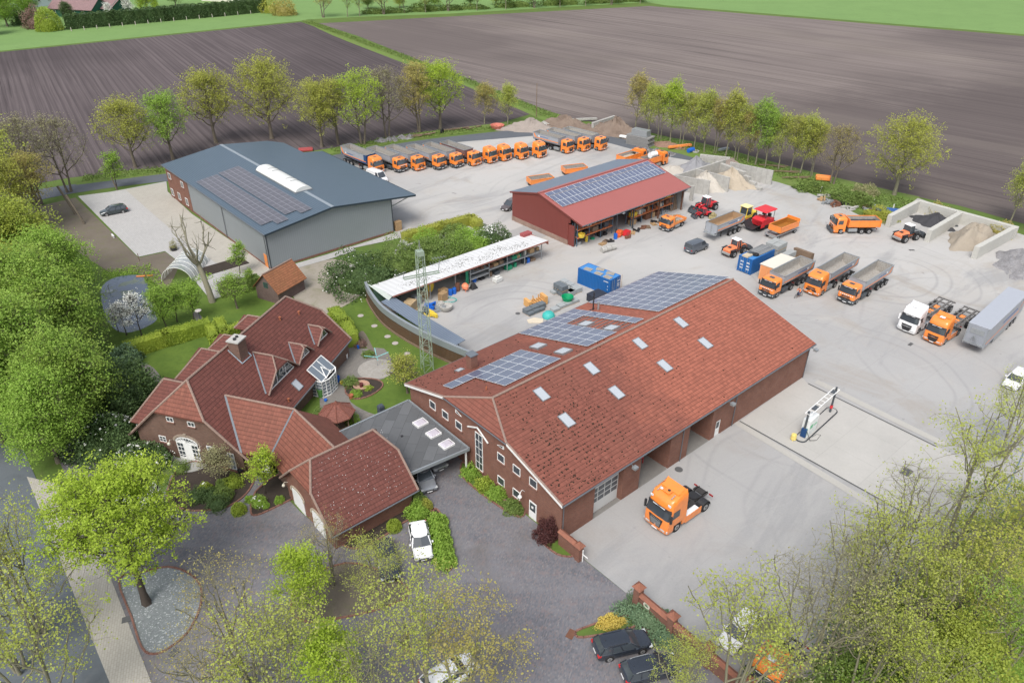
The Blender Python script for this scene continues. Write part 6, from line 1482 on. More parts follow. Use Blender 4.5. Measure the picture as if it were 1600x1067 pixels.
def skip_body(label, loc, az, L=5.2, trailer=False, load=M_EARTH, h=.95, z0=.55, m_=M_ORANGE, inner=M_TIPIN, group=None, name='tipping_body'):
 t = thing(name, label, 'tipping body', loc, az, group)
 zb = 1.2 if trailer else z0
 tipper_body(t, L/2, -L/2, zb, zb+h, m_, inner, None, False, None, flat=True, name='body')
 if load:
  m = MB(); m.rbox(0, 0, zb+.1, L*.7, 1.6, .18, .1); m.rbox(.3, .2, zb+.25, L*.4, .9, .15, .3); part('load', m, load, t, bevel=.1)
 m = MB(); m.box(-L/2, L/2, -.5, .5, zb-.25 if trailer else 0.1, zb); part('sub_frame', m, M_CHAS if not trailer else M_STEEL, t)
 if trailer:
  for s in (-1, 1):
   for x in (-L/2+.6,): wheel(t, x, s*1.0, .42, .3, s)
  m = MB(); m.box(-L/2-.5, L/2+1.0, -1.15, -1.0, .75, .9); m.box(-L/2-.5, L/2+1.0, 1.0, 1.15, .75, .9); m.box(L/2+.6, L/2+1.0, -1.15, 1.15, .6, .85); part('side_frame', m, M_STEEL, t)
  for s in (-1, 1): wheel(t, L/2+.2, s*1.0, .42, .3, s)
  m = MB(); m.box(-L/2-.1, -L/2, -1.25, 1.25, zb+h, zb+h+.45); part('tall_rear_board', m, m_, t)
 return t
GB = 'orange tipping bodies standing near the red shed'
skip_body('faded orange tipping body with dark soil, left of the two beyond the red shed', G(844, 288), R(23), 5.0, load=M_EARTH, m_=M_ORANGEP, group=GB)
skip_body('bright orange tipping body with pale rubble, right of the two beyond the red shed', G(897, 271), R(20), 5.0, load=M_RUB, group=GB)
skip_body('orange drawbar trailer body with brown water stained floor beside the red paver', G(1222, 366), R(-142), 5.2, True, None, inner=plain('brown wet floor', (.33, .14, .03), .4), name='drawbar_trailer')
t = rigid_tipper('orange tipper facing away behind the ridge of the red shed, left of two', G(1004, 251), R(41), 5.0, M_HAYSAND, (-5.0,))
t = rigid_tipper('orange truck with white tank behind the ridge of the red shed, right of two', G(1037, 255), R(41), 5.0, None, (-5.0,))
m = MB(); m.cyl((-3, 0, 2.7), (-5, 0, 2.7), .6, n=12); part('white_tank', m, M_WPAINT, t)
# -- cars
def car(label, loc, az, paint, kind='estate', rails=None, L=4.6, H=1.46, Wd=1.8, cat='car', group=None):
 t = thing('parked_car' if kind != 'van' else 'parked_van', label, cat, loc, az, group)
 hw = Wd/2
 if kind == 'van': st = [(0, .8, .35, .62), (-.08, .93, .3, .85), (-.5, .98, .28, 1.0), (-1.0, 1, .27, 1.08), (-2, 1, .27, 1.1), (-L+.15, 1, .27, 1.1), (-L, .97, .35, 1.08)]
 else: st = [(0, .78, .38, .56), (-.06, .9, .3, .66), (-.3, .95, .25, .74), (-.75, .98, .22, .83), (-1.2, 1, .2, .92), (-2.2, 1, .2, .95), (-3.6, 1, .2, .97), (-L+.35, .98, .22, .97), (-L+.06, .93, .3, .93), (-L, .85, .38, .62)]
 rings = []
 for x, f, zb, zt in st:
  h = hw*f; rings.append([(x, -h*.86, zb), (x, -h*.98, zb+.1), (x, -h, (zb+zt)/2), (x, -h*.97, zt-.1), (x, -h*.86, zt), (x, -h*.4, zt+.03), (x, h*.4, zt+.03), (x, h*.86, zt), (x, h*.97, zt-.1), (x, h, (zb+zt)/2), (x, h*.98, zb+.1), (x, h*.86, zb)])
 m = MB(); m.loft(rings); body = part('body', m, paint, t, 35)
 zb = 1.05 if kind == 'van' else .93
 if kind == 'estate': X = (-1.15, -1.9, -L+.55, -L+.16)
 elif kind == 'hatch': X = (-1.1, -1.85, -L+.75, -L+.2)
 elif kind == 'van': X = (-.75, -1.35, -L+.12, -L+.03)
 else: X = (-1.3, -2.1, -L+1.5, -L+.8)
 zt = H-.04; wb, wt = hw*.93, hw*(.74 if kind != 'van' else .84)
 def gh(e, dz=0): return [[(X[0]+e, -wb-e, zb), (X[0]+e+.06, 0, zb), (X[0]+e, wb+e, zb), (X[3]-e, wb+e, zb), (X[3]-e, -wb-e, zb)], [(X[1]+e, -wt-e, zt+dz), (X[1]+e+.05, 0, zt+dz), (X[1]+e, wt+e, zt+dz), (X[2]-e, wt+e, zt+dz), (X[2]-e, -wt-e, zt+dz)]]
 m = MB(); m.loft(gh(0)); part('windows', m, M_WIN if kind != 'van' else M_WIN, t)
 m = MB(); r = gh(.015)[1]; xs = (X[1], X[2])
 ring = lambda z, g: [(xs[0]-.05+g, -wt+.1, z), (xs[0]+.04+g, 0, z), (xs[0]-.05+g, wt-.1, z), (xs[0]-.35, wt+g*.5, z), (xs[1]+.3, wt+g*.5, z), (xs[1]+.05-g, wt-.1, z), (xs[1]-g, 0, z), (xs[1]+.05-g, -wt+.1, z), (xs[1]+.3, -wt-g*.5, z), (xs[0]-.35, -wt-g*.5, z)]
 m.loft([ring(zt-.03, .06), ring(zt+.02, .05), ring(zt+.05, -.12)]); part('roof', m, paint, t, 50)
 m = MB(); lo, hi = gh(.012)
 for a, b in ((0, 0), (2, 2), (3, 3), (4, 4)): m.bar(lo[a], hi[b], .07)
 for q in ((.42, .7) if kind == 'estate' else (.45,)) if kind != 'van' else ():
  for s in (-1, 1): m.bar((X[0]+(X[3]-X[0])*q, s*(wb+.012), zb), (X[1]+(X[2]-X[1])*q, s*(wt+.012), zt), .07)
 if kind == 'van':
  for s in (-1, 1): m.add([(-1.95, s*(wb+.014), zb-.02), (X[3], s*(wb+.014), zb-.02), (X[2], s*(wt+.014), zt), (-2.0, s*(wt+.014), zt)], [(0, 1, 2, 3) if s < 0 else (3, 2, 1, 0)])
 part('pillar', m, paint, t)
 if rails:
  for s in (-1, 1): m = MB(); m.tube([(X[1]-.25, s*wt*.96, zt+.03), (X[1]-.4, s*wt*.98, zt+.11), (X[2]+.45, s*wt*.98, zt+.11), (X[2]+.25, s*wt*.96, zt+.04)], .022); part('roof_rail', m, rails, t)
 m = MB(); m.lathe([(.03, 0), (.02, .1)], 6, (X[2]+.3, 0, zt+.04)); part('aerial', m, M_BLACKP, t)
 for s in (-1, 1):
  m = MB(); m.box(-.33, -.03, s*hw*.78-.16, s*hw*.78+.16, zb*.0+.55, .68); part('headlight', m, plain('headlight glass', (.6, .62, .62), .15, .2, .1, 3, .8), t, bevel=.03)
  m = MB(); m.box(-L-.012, -L+.3, s*hw*.8-.13, s*hw*.8+.14, .68, .88); part('tail_light', m, plain('red tail light', (.5, .02, .02), .25), t, bevel=.03)
  m = MB(); m.box(X[0]-.42, X[0]-.25, s*(hw+.02), s*(hw+.2), zb-.02, zb+.13); part('mirror', m, paint, t, bevel=.03)
  for x in (-.9, -L+.95):
   m = MB(); m.cyl((x, s*(hw-.25), .33), (x, s*(hw+.004), .33), .39, n=18); part('wheel_arch', m, M_BLACKP, t)
   wheel(t, x, s*(hw-.09), .32, .21, s, hub=.68)
  for x in (-2.35, -3.35): m = MB(); m.box(x-.1, x+.1, s*hw-.01, s*hw+.03, .78, .81); part('door_handle', m, paint, t)
 m = MB(); m.box(-.02, .035, -.45, .45, .42, .56); part('grille', m, M_BLACKP, t, bevel=.02)
 m = MB(); m.box(.02, .05, -.26, .26, .33, .43); m2 = MB(); m2.box(-L-.03, -L+.05, -.26, .26, .5, .61); part('number_plate', m, M_WPAINT, t); part('number_plate', m2, M_WPAINT, t)
 return t
def seg_az(a, b):
 d = G(*b)-G(*a); return math.atan2(d.y, d.x)
c1, c2 = G(931, 1010), G(1014, 984)
car('dark blue estate car with black roof rails beside the planter, rear light towards the drive', G(1013, 1003), seg_az((932, 1022), (1013, 1003)), M_BLKCAR, 'estate', M_BLACKP)
car('dark blue estate car with silver roof rails, nearest the bottom edge beside the boundary wall', G(1058, 1041), seg_az((975, 1062), (1058, 1041)), M_BLKCAR, 'estate', M_STEEL)
car('white hatchback with leaves on its bonnet between garage and leafy bed', G(663, 879), seg_az((652, 822), (663, 879)), M_WPAINT, 'hatch', L=4.35)
car('black car under the yellow green tree beside the white hatchback', G(612, 912), seg_az((600, 858), (612, 912)), M_BLKCAR, 'estate')
car('silver car nosing out from under the carport', G(672, 772), seg_az((655, 735), (672, 772)), M_SILV, 'hatch', L=4.4)
car('white car deep under the carport behind the silver one', G(690, 738), seg_az((670, 715), (690, 738)), M_SILV, 'hatch', L=4.3)
car('dark estate car alone on the pale paved parking area', G(157.5, 338), seg_az((198, 330), (157.5, 338)), plain('dark green blue paint', (.02, .035, .04), .22, 0, .1, 1, .6, 0, 1.), 'estate', M_BLACKP)
car('grey blue delivery van with yellow mark on its side in the open yard', G(1101, 386), seg_az((1069, 399), (1101, 386)), M_GREYCAR, 'van', None, 4.4, 1.8, 1.82, 'van')
car('brown grey people carrier at the back corner of the red shed', G(786, 331), seg_az((812, 320), (786, 331)), plain('brown grey paint', (.12, .1, .1), .3, .2, .1, 1, .5, 0, .5), 'estate', M_STEEL, 4.7, 1.7)
car('white van half hidden behind the grey hall roof beside the first tipper', G(602, 287), seg_az((584, 280), (602, 287)), M_WPAINT, 'van', None, 5.0, 2.1, 1.9, 'van')
car('white car hidden by branches near the left front of the house', G(238, 804), seg_az((205, 800), (238, 804)), M_WPAINT, 'hatch')
car('pale silver car beneath the olive tree at the bottom edge', G(742, 1035), seg_az((700, 1062), (742, 1035)), M_WPAINT, 'estate', M_STEEL)
car('white estate car behind the branches right of the boundary wall', G(1130, 1020), seg_az((1168, 976), (1130, 1020)), M_WPAINT, 'estate')
car('silver car beneath the branches at the right edge', G(1574, 610), seg_az((1600, 585), (1574, 610)), M_WPAINT, 'estate')
tractor('orange high roofed tractor unit half hidden by twigs at the bottom edge', G(1180, 1092), R(-135), 'high', M_ORANGE, 'v', skirt=M_ORANGE)
# -- loaders and road machines
def loader(label, loc, az, paint, s=1.0, roofm=M_WPAINT, name='wheel_loader', bucket=M_DGREY, up=.3, wm=None):
 t = thing(name, label, 'wheel loader', loc, az)
 m = MB(); m.loft([[(-.6, -.75, .7), (-2.5, -.75, .75), (-2.5, .75, .75), (-.6, .75, .7)], [(-.6, -.8, 1.4), (-2.6, -.72, 1.35), (-2.6, .72, 1.35), (-.6, .8, 1.4)], [(-.6, -.62, 1.72), (-2.3, -.5, 1.55), (-2.3, .5, 1.55), (-.6, .62, 1.72)]]); part('engine_hood', m, paint, t, bevel=.06)
 m = MB(); m.box(-2.75, -2.5, -.85, .85, .55, .95); part('counterweight', m, plain('grey ballast', (.28, .28, .27), .7), t, bevel=.06)
 m = MB(); m.box(-2.0, -1.45, -.3, .3, 1.62, 1.68); part('hood_vent', m, M_BLACKP, t)
 m = MB(); m.loft([[(.55, -.62, 1.2), (-.62, -.7, 1.2), (-.62, .7, 1.2), (.55, .62, 1.2)], [(.6, -.66, 1.8), (-.62, -.7, 1.8), (-.62, .7, 1.8), (.6, .66, 1.8)], [(.35, -.6, 2.65), (-.55, -.62, 2.65), (-.55, .62, 2.65), (.35, .6, 2.65)]]); cb = part('cab_glass', m, M_WIN, t)
 m = MB()
 for a, b in (((.6, -.66, 1.2), (.36, -.6, 2.65)), ((.6, .66, 1.2), (.36, .6, 2.65)), ((-.62, -.7, 1.2), (-.55, -.62, 2.65)), ((-.62, .7, 1.2), (-.55, .62, 2.65)), ((-.1, -.7, 1.2), (-.1, -.63, 2.65)), ((-.1, .7, 1.2), (-.1, .63, 2.65))): m.bar(a, b, .08)
 part('cab_frame', m, paint if s < 1 else M_DGREY, cb)
 m = MB(); m.box(-.68, .5, -.72, .72, 2.65, 2.78); part('cab_roof', m, roofm, cb, bevel=.05)
 m = MB(); m.box(.2, 1.5, -.4, .4, .65, 1.15); m.box(-.6, .3, -.35, .35, .6, 1.2); part('front_frame', m, paint, t, bevel=.05)
 for x in (-1.7, 1.0):
  for q in (-1, 1): wheel(t, x, q*.95, .66, .5, q, M_RIM if wm is None else wm)
 m = MB(); m.box(-2.4, -1.0, -1.2, -.7, 1.36, 1.42); m.box(-2.4, -1.0, .7, 1.2, 1.36, 1.42); m.box(.4, 1.6, -1.2, -.7, 1.36, 1.42); m.box(.4, 1.6, .7, 1.2, 1.36, 1.42); part('mudguard', m, M_BLACKP, t)
 z = .4+up
 for q in (-1, 1): m = MB(); m.tube([(.7, q*.38, 1.5), (1.9, q*.42, 1.15+up), (2.6, q*.5, z)], .11, 6); m.tube([(.7, q*.2, 1.1), (1.9, q*.25, .95+up)], .06, 6); part('lift_arm', m, paint if s < 1 else M_STEEL, t)
 m = MB(); pr = [(2.55, z+.55), (2.45, z), (2.65, z-.35), (3.5, z-.4), (3.5, z-.36), (2.7, z-.3), (2.52, z), (2.62, z+.55)]
 m.exty(pr, -1.2, 1.2)
 for y in (-1.2, 1.17): m.exty([(2.6, z+.5), (2.5, z), (2.68, z-.33), (3.45, z-.38), (3.2, z+.1)], y, y+.03)
 part('bucket', m, bucket, t)
 t.scale = (s, s, s); return t
loader('orange wheel loader with white cab roof pushing into the black chippings bay', G(1416, 374), R(26), M_LORANGE, 1.0)
loader('orange wheel loader with white cab roof standing left of the blue container with planks', G(1148, 396), R(38), M_LORANGE, .95)
loader('red wheel loader with white cab roof beside the right end of the red shed', G(1101, 329), R(215), M_RED, .98, name='wheel_loader')
loader('small red yard loader in front of the bigger red one', G(1098, 339), R(200), M_RED, .62, roofm=M_RED)
def paver():
 t = thing('asphalt_paver', 'red asphalt paver with red canopy and open black hopper', 'asphalt paver', G(1186, 356), R(-142))
 m = MB()
 for q in (-1, 1):
  pr = [(1.6, .1), (1.9, .45), (1.5, .75), (-2.2, .75), (-2.6, .45), (-2.3, .1)]; m.exty(pr, q*1.0-.2, q*1.0+.2)
 part('crawler_track', m, M_BLACK, t)
 m = MB(); m.box(-2.6, .9, -1.05, 1.05, .7, 1.6); m.add([(.9, -1.1, .8), (.9, 1.1, .8), (.9, 1.1, 1.75), (.9, -1.1, 1.75), (0, -1.1, 2.0), (0, 1.1, 2.0)], [(0, 1, 2, 3), (3, 2, 5, 4)]); m.box(-1.2, .4, -1.1, 1.1, 1.5, 1.95); part('body', m, M_RED, t, bevel=.05)
 m = MB()
 for q in (-1, 1): m.add([(.9, q*.6, .55), (2.9, q*.6, .55), (2.9, q*1.55, 1.5), (.9, q*1.55, 1.6), (.9, q*.66, .5), (2.9, q*.66, .5), (2.9, q*1.6, 1.45), (.9, q*1.6, 1.55)], [(0, 1, 2, 3), (7, 6, 5, 4), (0, 4, 5, 1), (1, 5, 6, 2), (2, 6, 7, 3), (3, 7, 4, 0)])
 m.box(.9, 2.9, -.62, .62, .5, .58); part('hopper', m, M_BLACKP, t)
 for q in (-1, 1): m = MB(); m.box(1.0, 2.0, q*1.62-.04, q*1.62+.04, .9, 1.55); part('hopper_flank', m, M_RED, t)
 m = MB(); m.box(-3.6, -2.6, -1.6, 1.6, .15, .7); part('screed', m, M_CHAS, t, bevel=.04)
 m = MB()
 for x in (-2.3, .1):
  for y in (-1, 1): m.bar((x, y, 1.6), (x, y*1.05, 3.2), .07)
 part('canopy_post', m, M_DGREY, t)
 m = MB(); m.loft([[(-2.7, -1.35, 3.2), (.6, -1.35, 3.2), (.6, 1.35, 3.2), (-2.7, 1.35, 3.2)], [(-2.5, -1.2, 3.42), (.4, -1.2, 3.42), (.4, 1.2, 3.42), (-2.5, 1.2, 3.42)]]); part('canopy', m, M_RED, t, bevel=.05)
 m = MB(); m.box(-1.9, -1.4, -.8, -.3, 1.95, 2.5); m.box(-1.9, -1.4, .3, .8, 1.95, 2.5); m.bar((-1.0, 0, 2.0), (-.8, 0, 2.6), .06); part('seat', m, M_BLACKP, t, bevel=.04)
paver()
def yellow_roller():
 t = thing('road_roller', 'yellow road roller with pale yellow cab roof half hidden behind the paver', 'road roller', G(1162, 345), R(-140))
 m = MB(); m.cyl((1.5, -.9, .6), (1.5, .9, .6), .6, n=20); part('drum', m, M_CHAS, t)
 m = MB(); m.box(.7, 2.3, -1.1, -.95, .5, .8); m.box(.7, 2.3, .95, 1.1, .5, .8); m.box(-2.6, -.9, -.85, .85, .7, 1.5); m.box(-.9, .9, -.8, .8, .7, 1.2); part('body', m, M_YEL, t, bevel=.05)
 m = MB(); m.loft([[(.6, -.7, 1.2), (-.9, -.8, 1.2), (-.9, .8, 1.2), (.6, .7, 1.2)], [(.4, -.68, 2.7), (-.8, -.72, 2.7), (-.8, .72, 2.7), (.4, .68, 2.7)]]); part('cab_glass', m, M_WIN, t)
 m = MB()
 for a, b in (((.6, -.7, 1.2), (.4, -.68, 2.7)), ((.6, .7, 1.2), (.4, .68, 2.7)), ((-.9, -.8, 1.2), (-.8, -.72, 2.7)), ((-.9, .8, 1.2), (-.8, .72, 2.7)), ((.6, -.7, 1.2), (.6, .7, 1.2)), ((.6, .7, 1.2), (-.9, .8, 1.2)), ((-.9, .8, 1.2), (-.9, -.8, 1.2)), ((-.9, -.8, 1.2), (.6, -.7, 1.2))): m.bar(a, b, .1)
 part('cab_frame', m, M_YEL, t)
 m = MB(); m.box(-1.0, .65, -.85, .85, 2.7, 2.85); part('cab_roof', m, M_PYEL, t, bevel=.05)
 for q in (-1, 1): wheel(t, -1.8, q*.85, .68, .45, q)
yellow_roller()
# -- cyclist between the tippers
def skin_mesh(chains, name, m, parent, sub=1):
 """chains: list of [(pos, radius), ...] sharing points by position"""
 vs, es, rs, idx = [], [], [], {}
 for ch in chains:
  prev = None
  for p, r in ch:
   k = tuple(round(c, 4) for c in p)
   if k not in idx: idx[k] = len(vs); vs.append(p); rs.append(r)
   if prev is not None and prev != idx[k]: es.append((prev, idx[k]))
   prev = idx[k]
 me = bpy.data.meshes.new(name); me.from_pydata(vs, es, []); me.materials.append(m)
 o = bpy.data.objects.new(name, me); C.objects.link(o)
 sk = o.modifiers.new('skin', 'SKIN'); sk.use_smooth_shade = True
 for i, r in enumerate(rs): me.skin_vertices[0].data[i].radius = (r, r)
 me.skin_vertices[0].data[0].use_root = True
 s = o.modifiers.new('sub', 'SUBSURF'); s.levels = s.render_levels = sub
 dg = bpy.context.evaluated_depsgraph_get(); me2 = bpy.data.meshes.new_from_object(o.evaluated_get(dg)); bpy.data.objects.remove(o)
 q = bpy.data.objects.new(name, me2); C.objects.link(q); q.parent = parent; return q
def cyclist():
 loc = G(1247, 465); az = R(-150)
 b = thing('bicycle', 'black bicycle ridden between the parked tippers', 'bicycle', loc, az)
 for x in (-.52, .52):
  m = MB(); n = 20
  for i in range(n): a0, a1 = 2*PI*i/n, 2*PI*(i+1)/n; m.cyl((x+.34*math.cos(a0), 0, .34+.34*math.sin(a0)), (x+.34*math.cos(a1), 0, .34+.34*math.sin(a1)), .022, n=5)
  for i in range(8): a0 = PI*i/8; m.bar((x+.33*math.cos(a0), 0, .34+.33*math.sin(a0)), (x-.33*math.cos(a0), 0, .34-.33*math.sin(a0)), .006)
  part('wheel', m, M_BLACK, b)
 m = MB();
 for a, c in (((-.52, 0, .34), (-.05, 0, .3)), ((-.05, 0, .3), (.38, 0, .85)), ((-.15, 0, .82), (.38, 0, .85)), ((-.05, 0, .3), (-.2, 0, .92)), ((-.52, 0, .34), (-.15, 0, .82)), ((.52, 0, .34), (.36, 0, 1.02)), ((-.05, -.1, .14), (-.05, .1, .46))): m.cyl(a, c, .02, n=6)
 part('frame', m, M_BLACKP, b)
 m = MB(); m.cyl((.3, -.28, 1.05), (.3, .28, 1.05), .016, n=6); m.cyl((.36, 0, 1.0), (.3, 0, 1.05), .02, n=6); part('handlebar', m, M_STEEL, b)
 m = MB(); m.box(-.32, -.06, -.07, .07, .92, .97); part('saddle', m, M_BLACKP, b, bevel=.02)
 t = thing('person', 'cyclist in orange work jacket and dark trousers leaning to the handlebars', 'person', loc, az)
 hip = (-.18, 0, 1.0); ch = (-.02, 0, 1.28); nk = (.1, 0, 1.5); hd = (.14, 0, 1.62)
 skin_mesh([[(hip, .13), (ch, .14), ((.05, 0, 1.42), .12), (nk, .055), (hd, .085), ((.16, 0, 1.7), .07)],
               [((.05, 0, 1.42), .12), ((.06, .19, 1.42), .06), ((.14, .27, 1.2), .045), ((.29, .24, 1.08), .035)], [((.05, 0, 1.42), .12), ((.06, -.19, 1.42), .06), ((.14, -.27, 1.2), .045), ((.29, -.24, 1.08), .035)],
               [(hip, .13), ((-.14, .1, .95), .1), ((.22, .12, .75), .07), ((.0, .11, .38), .05), ((.12, .11, .32), .04)], [(hip, .13), ((-.14, -.1, .95), .1), ((.16, -.12, .6), .07), ((-.05, -.11, .18), .05), ((.07, -.11, .13), .04)]], 'body', M_SKIN, t)
 skin_mesh([[((-.19, 0, 1.02), .16), (ch, .168), ((.04, 0, 1.41), .14)], [((.04, 0, 1.41), .14), ((.06, .19, 1.42), .08), ((.14, .27, 1.21), .06), ((.25, .25, 1.11), .05)], [((.04, 0, 1.41), .14), ((.06, -.19, 1.42), .08), ((.14, -.27, 1.21), .06), ((.25, -.25, 1.11), .05)]], 'jacket', M_HIVIS, t)
 skin_mesh([[(( -.2, 0, .98), .155), ((-.14, .1, .94), .115), ((.22, .12, .75), .085), ((.02, .11, .42), .065)], [((-.2, 0, .98), .155), ((-.14, -.1, .94), .115), ((.16, -.12, .6), .085), ((-.03, -.11, .24), .065)]], 'trousers', M_DENIM, t)
 m = MB(); m.lathe([(.088, -.01), (.1, .05), (.07, .1), (.02, .12)], 12, (.15, 0, 1.66)); part('hair', m, plain('brown hair', (.06, .04, .025), .9), t, 50)
 for s in (-1, 1):
  m = MB()
  m.box(.27, .35, s*.245-.045, s*.245+.045, 1.03, 1.06)
  for k in range(4): y = s*.245-.034+k*.023; m.tube([(.34, y, 1.055), (.355, y, 1.04), (.34, y, 1.02)], .009, 5)
  m.tube([(.29, s*.205, 1.05), (.3, s*.2, 1.025), (.315, s*.205, 1.02)], .01, 5); part('hand', m, M_SKIN, t)
 m = MB(); m.cyl((.225, 0, 1.62), (.24, 0, 1.6), .014, n=6); m.box(.215, .226, -.035, -.02, 1.635, 1.65); m.box(.215, .226, .02, .035, 1.635, 1.65); part('face', m, M_BLACKP, t)
cyclist()
# -- trees, shrubs, hedges
LF = {
 'oak': leaf('olive spring leaves', (.40, .43, .08), (.52, .55, .11), (.36, .36, .09), .45),
 'bright': leaf('bright yellow green leaves', (.42, .56, .06), (.56, .70, .10), (.36, .48, .06), .5),
 'fresh': leaf('fresh green leaves', (.27, .44, .07), (.38, .56, .10), (.28, .40, .07), .45),
 'dense': leaf('full green leaves', (.24, .40, .07), (.36, .54, .10), (.33, .40, .08), .45),
 'densey': leaf('yellowish full leaves', (.36, .42, .07), (.48, .53, .09), (.28, .36, .07), .45),
 'olive': leaf('yellow olive leaves', (.44, .51, .10), (.56, .62, .14), (.42, .45, .12), .5),
 'brown': leaf('brown olive leaves', (.44, .39, .11), (.54, .50, .15), (.38, .31, .12), .45),
 'greyish': leaf('grey brown buds', (.32, .31, .16), (.42, .40, .2), (.3, .3, .16)),
 'dark': leaf('dark rhododendron leaves', (.06, .11, .04), (.12, .19, .06), (.08, .12, .04), .2),
 'mid': leaf('mid green bush leaves', (.13, .21, .05), (.22, .31, .075), (.15, .19, .05), .25),
 'conifer': leaf('dark conifer scales', (.055, .10, .035), (.09, .15, .05), (.06, .09, .03), .15),
 'laurel': leaf('yellow green hedge leaves', (.28, .38, .05), (.42, .50, .07), (.2, .28, .04), .3),
 'white': leaf('white blossom', (.72, .72, .68), (.85, .85, .82), (.6, .62, .5), .2),
 'purple': leaf('dark red leaves', (.075, .03, .03), (.13, .05, .045), (.08, .03, .03), .2),
 'pinkb': leaf('brown purple leaves', (.22, .13, .11), (.3, .19, .16), (.2, .14, .1), .2),
 'yellow': leaf('golden leaves', (.6, .46, .1), (.72, .58, .15), (.5, .42, .1), .25),
 'juniper': leaf('blue green juniper', (.12, .21, .12), (.22, .32, .18), (.12, .18, .09), .2),
}
NR = np.random.default_rng(5)
def tubes(lines, seg=5):
 """lines: list of (Nx3 pts, N radii)"""
 V = []; F = []; b = 0
 for P, Rr in lines:
  P = np.asarray(P); n = len(P); k = seg if Rr[0] > .06 else 3
  d = np.gradient(P, axis=0); d /= np.linalg.norm(d, axis=1)[:, None]+1e-9
  a = np.cross(d, [.31, .95, .05]); a /= np.linalg.norm(a, axis=1)[:, None]+1e-9; c = np.cross(d, a)
  t = 2*np.pi*np.arange(k)/k
  ring = P[:, None]+(a[:, None]*np.cos(t)[None, :, None]+c[:, None]*np.sin(t)[None, :, None])*np.asarray(Rr)[:, None, None]
  V.append(ring.reshape(-1, 3))
  for j in range(n-1):
   for i in range(k): F.append((b+j*k+i, b+j*k+(i+1) % k, b+(j+1)*k+(i+1) % k, b+(j+1)*k+i))
  b += n*k
 return np.concatenate(V), F
def curve(p0, p1, n=6, bend=.15, rng=NR, up=.3):
 p0, p1 = np.array(p0, float), np.array(p1, float); L = np.linalg.norm(p1-p0)
 mid = (p0+p1)/2+rng.normal(0, bend*L, 3)*np.array([1, 1, .4])+np.array([0, 0, -up*L*.25]); t = np.linspace(0, 1, n)[:, None]
 P = (1-t)**2*p0+2*t*(1-t)*mid+t**2*p1; P[1:-1] += rng.normal(0, L*.015, (n-2, 3)); return P
def quads(C, size, rng, flat=.5, asp=.8):
 """leaf quads at centres C, random tilt"""
 n = len(C); nr = rng.normal(0, 1, (n, 3)); nr[:, 2] = np.abs(nr[:, 2])+flat; nr /= np.linalg.norm(nr, axis=1)[:, None]
 a = np.cross(nr, rng.normal(0, 1, (n, 3))); a /= np.linalg.norm(a, axis=1)[:, None]+1e-9; b = np.cross(nr, a)
 s = size*rng.uniform(.6, 1.3, n)[:, None]; a = a*s*.5; b = b*s*.5*asp
 V = np.stack([C-a, C-b*.9+a*.1, C+a, C+b], 1).reshape(-1, 3)
 F = np.arange(n*4).reshape(-1, 4); return V, F
def npmesh(name, V, F, m, smooth=False):
 me = bpy.data.meshes.new(name)
 if isinstance(F, np.ndarray):
  me.vertices.add(len(V)); me.vertices.foreach_set('co', V.astype(np.float32).ravel()); n = len(F); k = F.shape[1]
  me.loops.add(n*k); me.loops.foreach_set('vertex_index', F.astype(np.int32).ravel()); me.polygons.add(n)
  me.polygons.foreach_set('loop_start', (np.arange(n)*k).astype(np.int32)); me.update(calc_edges=True)
 else: me.from_pydata(V.tolist(), [], F)
 if smooth: me.polygons.foreach_set('use_smooth', [True]*len(me.polygons))
 me.materials.append(m); me.update(); return me
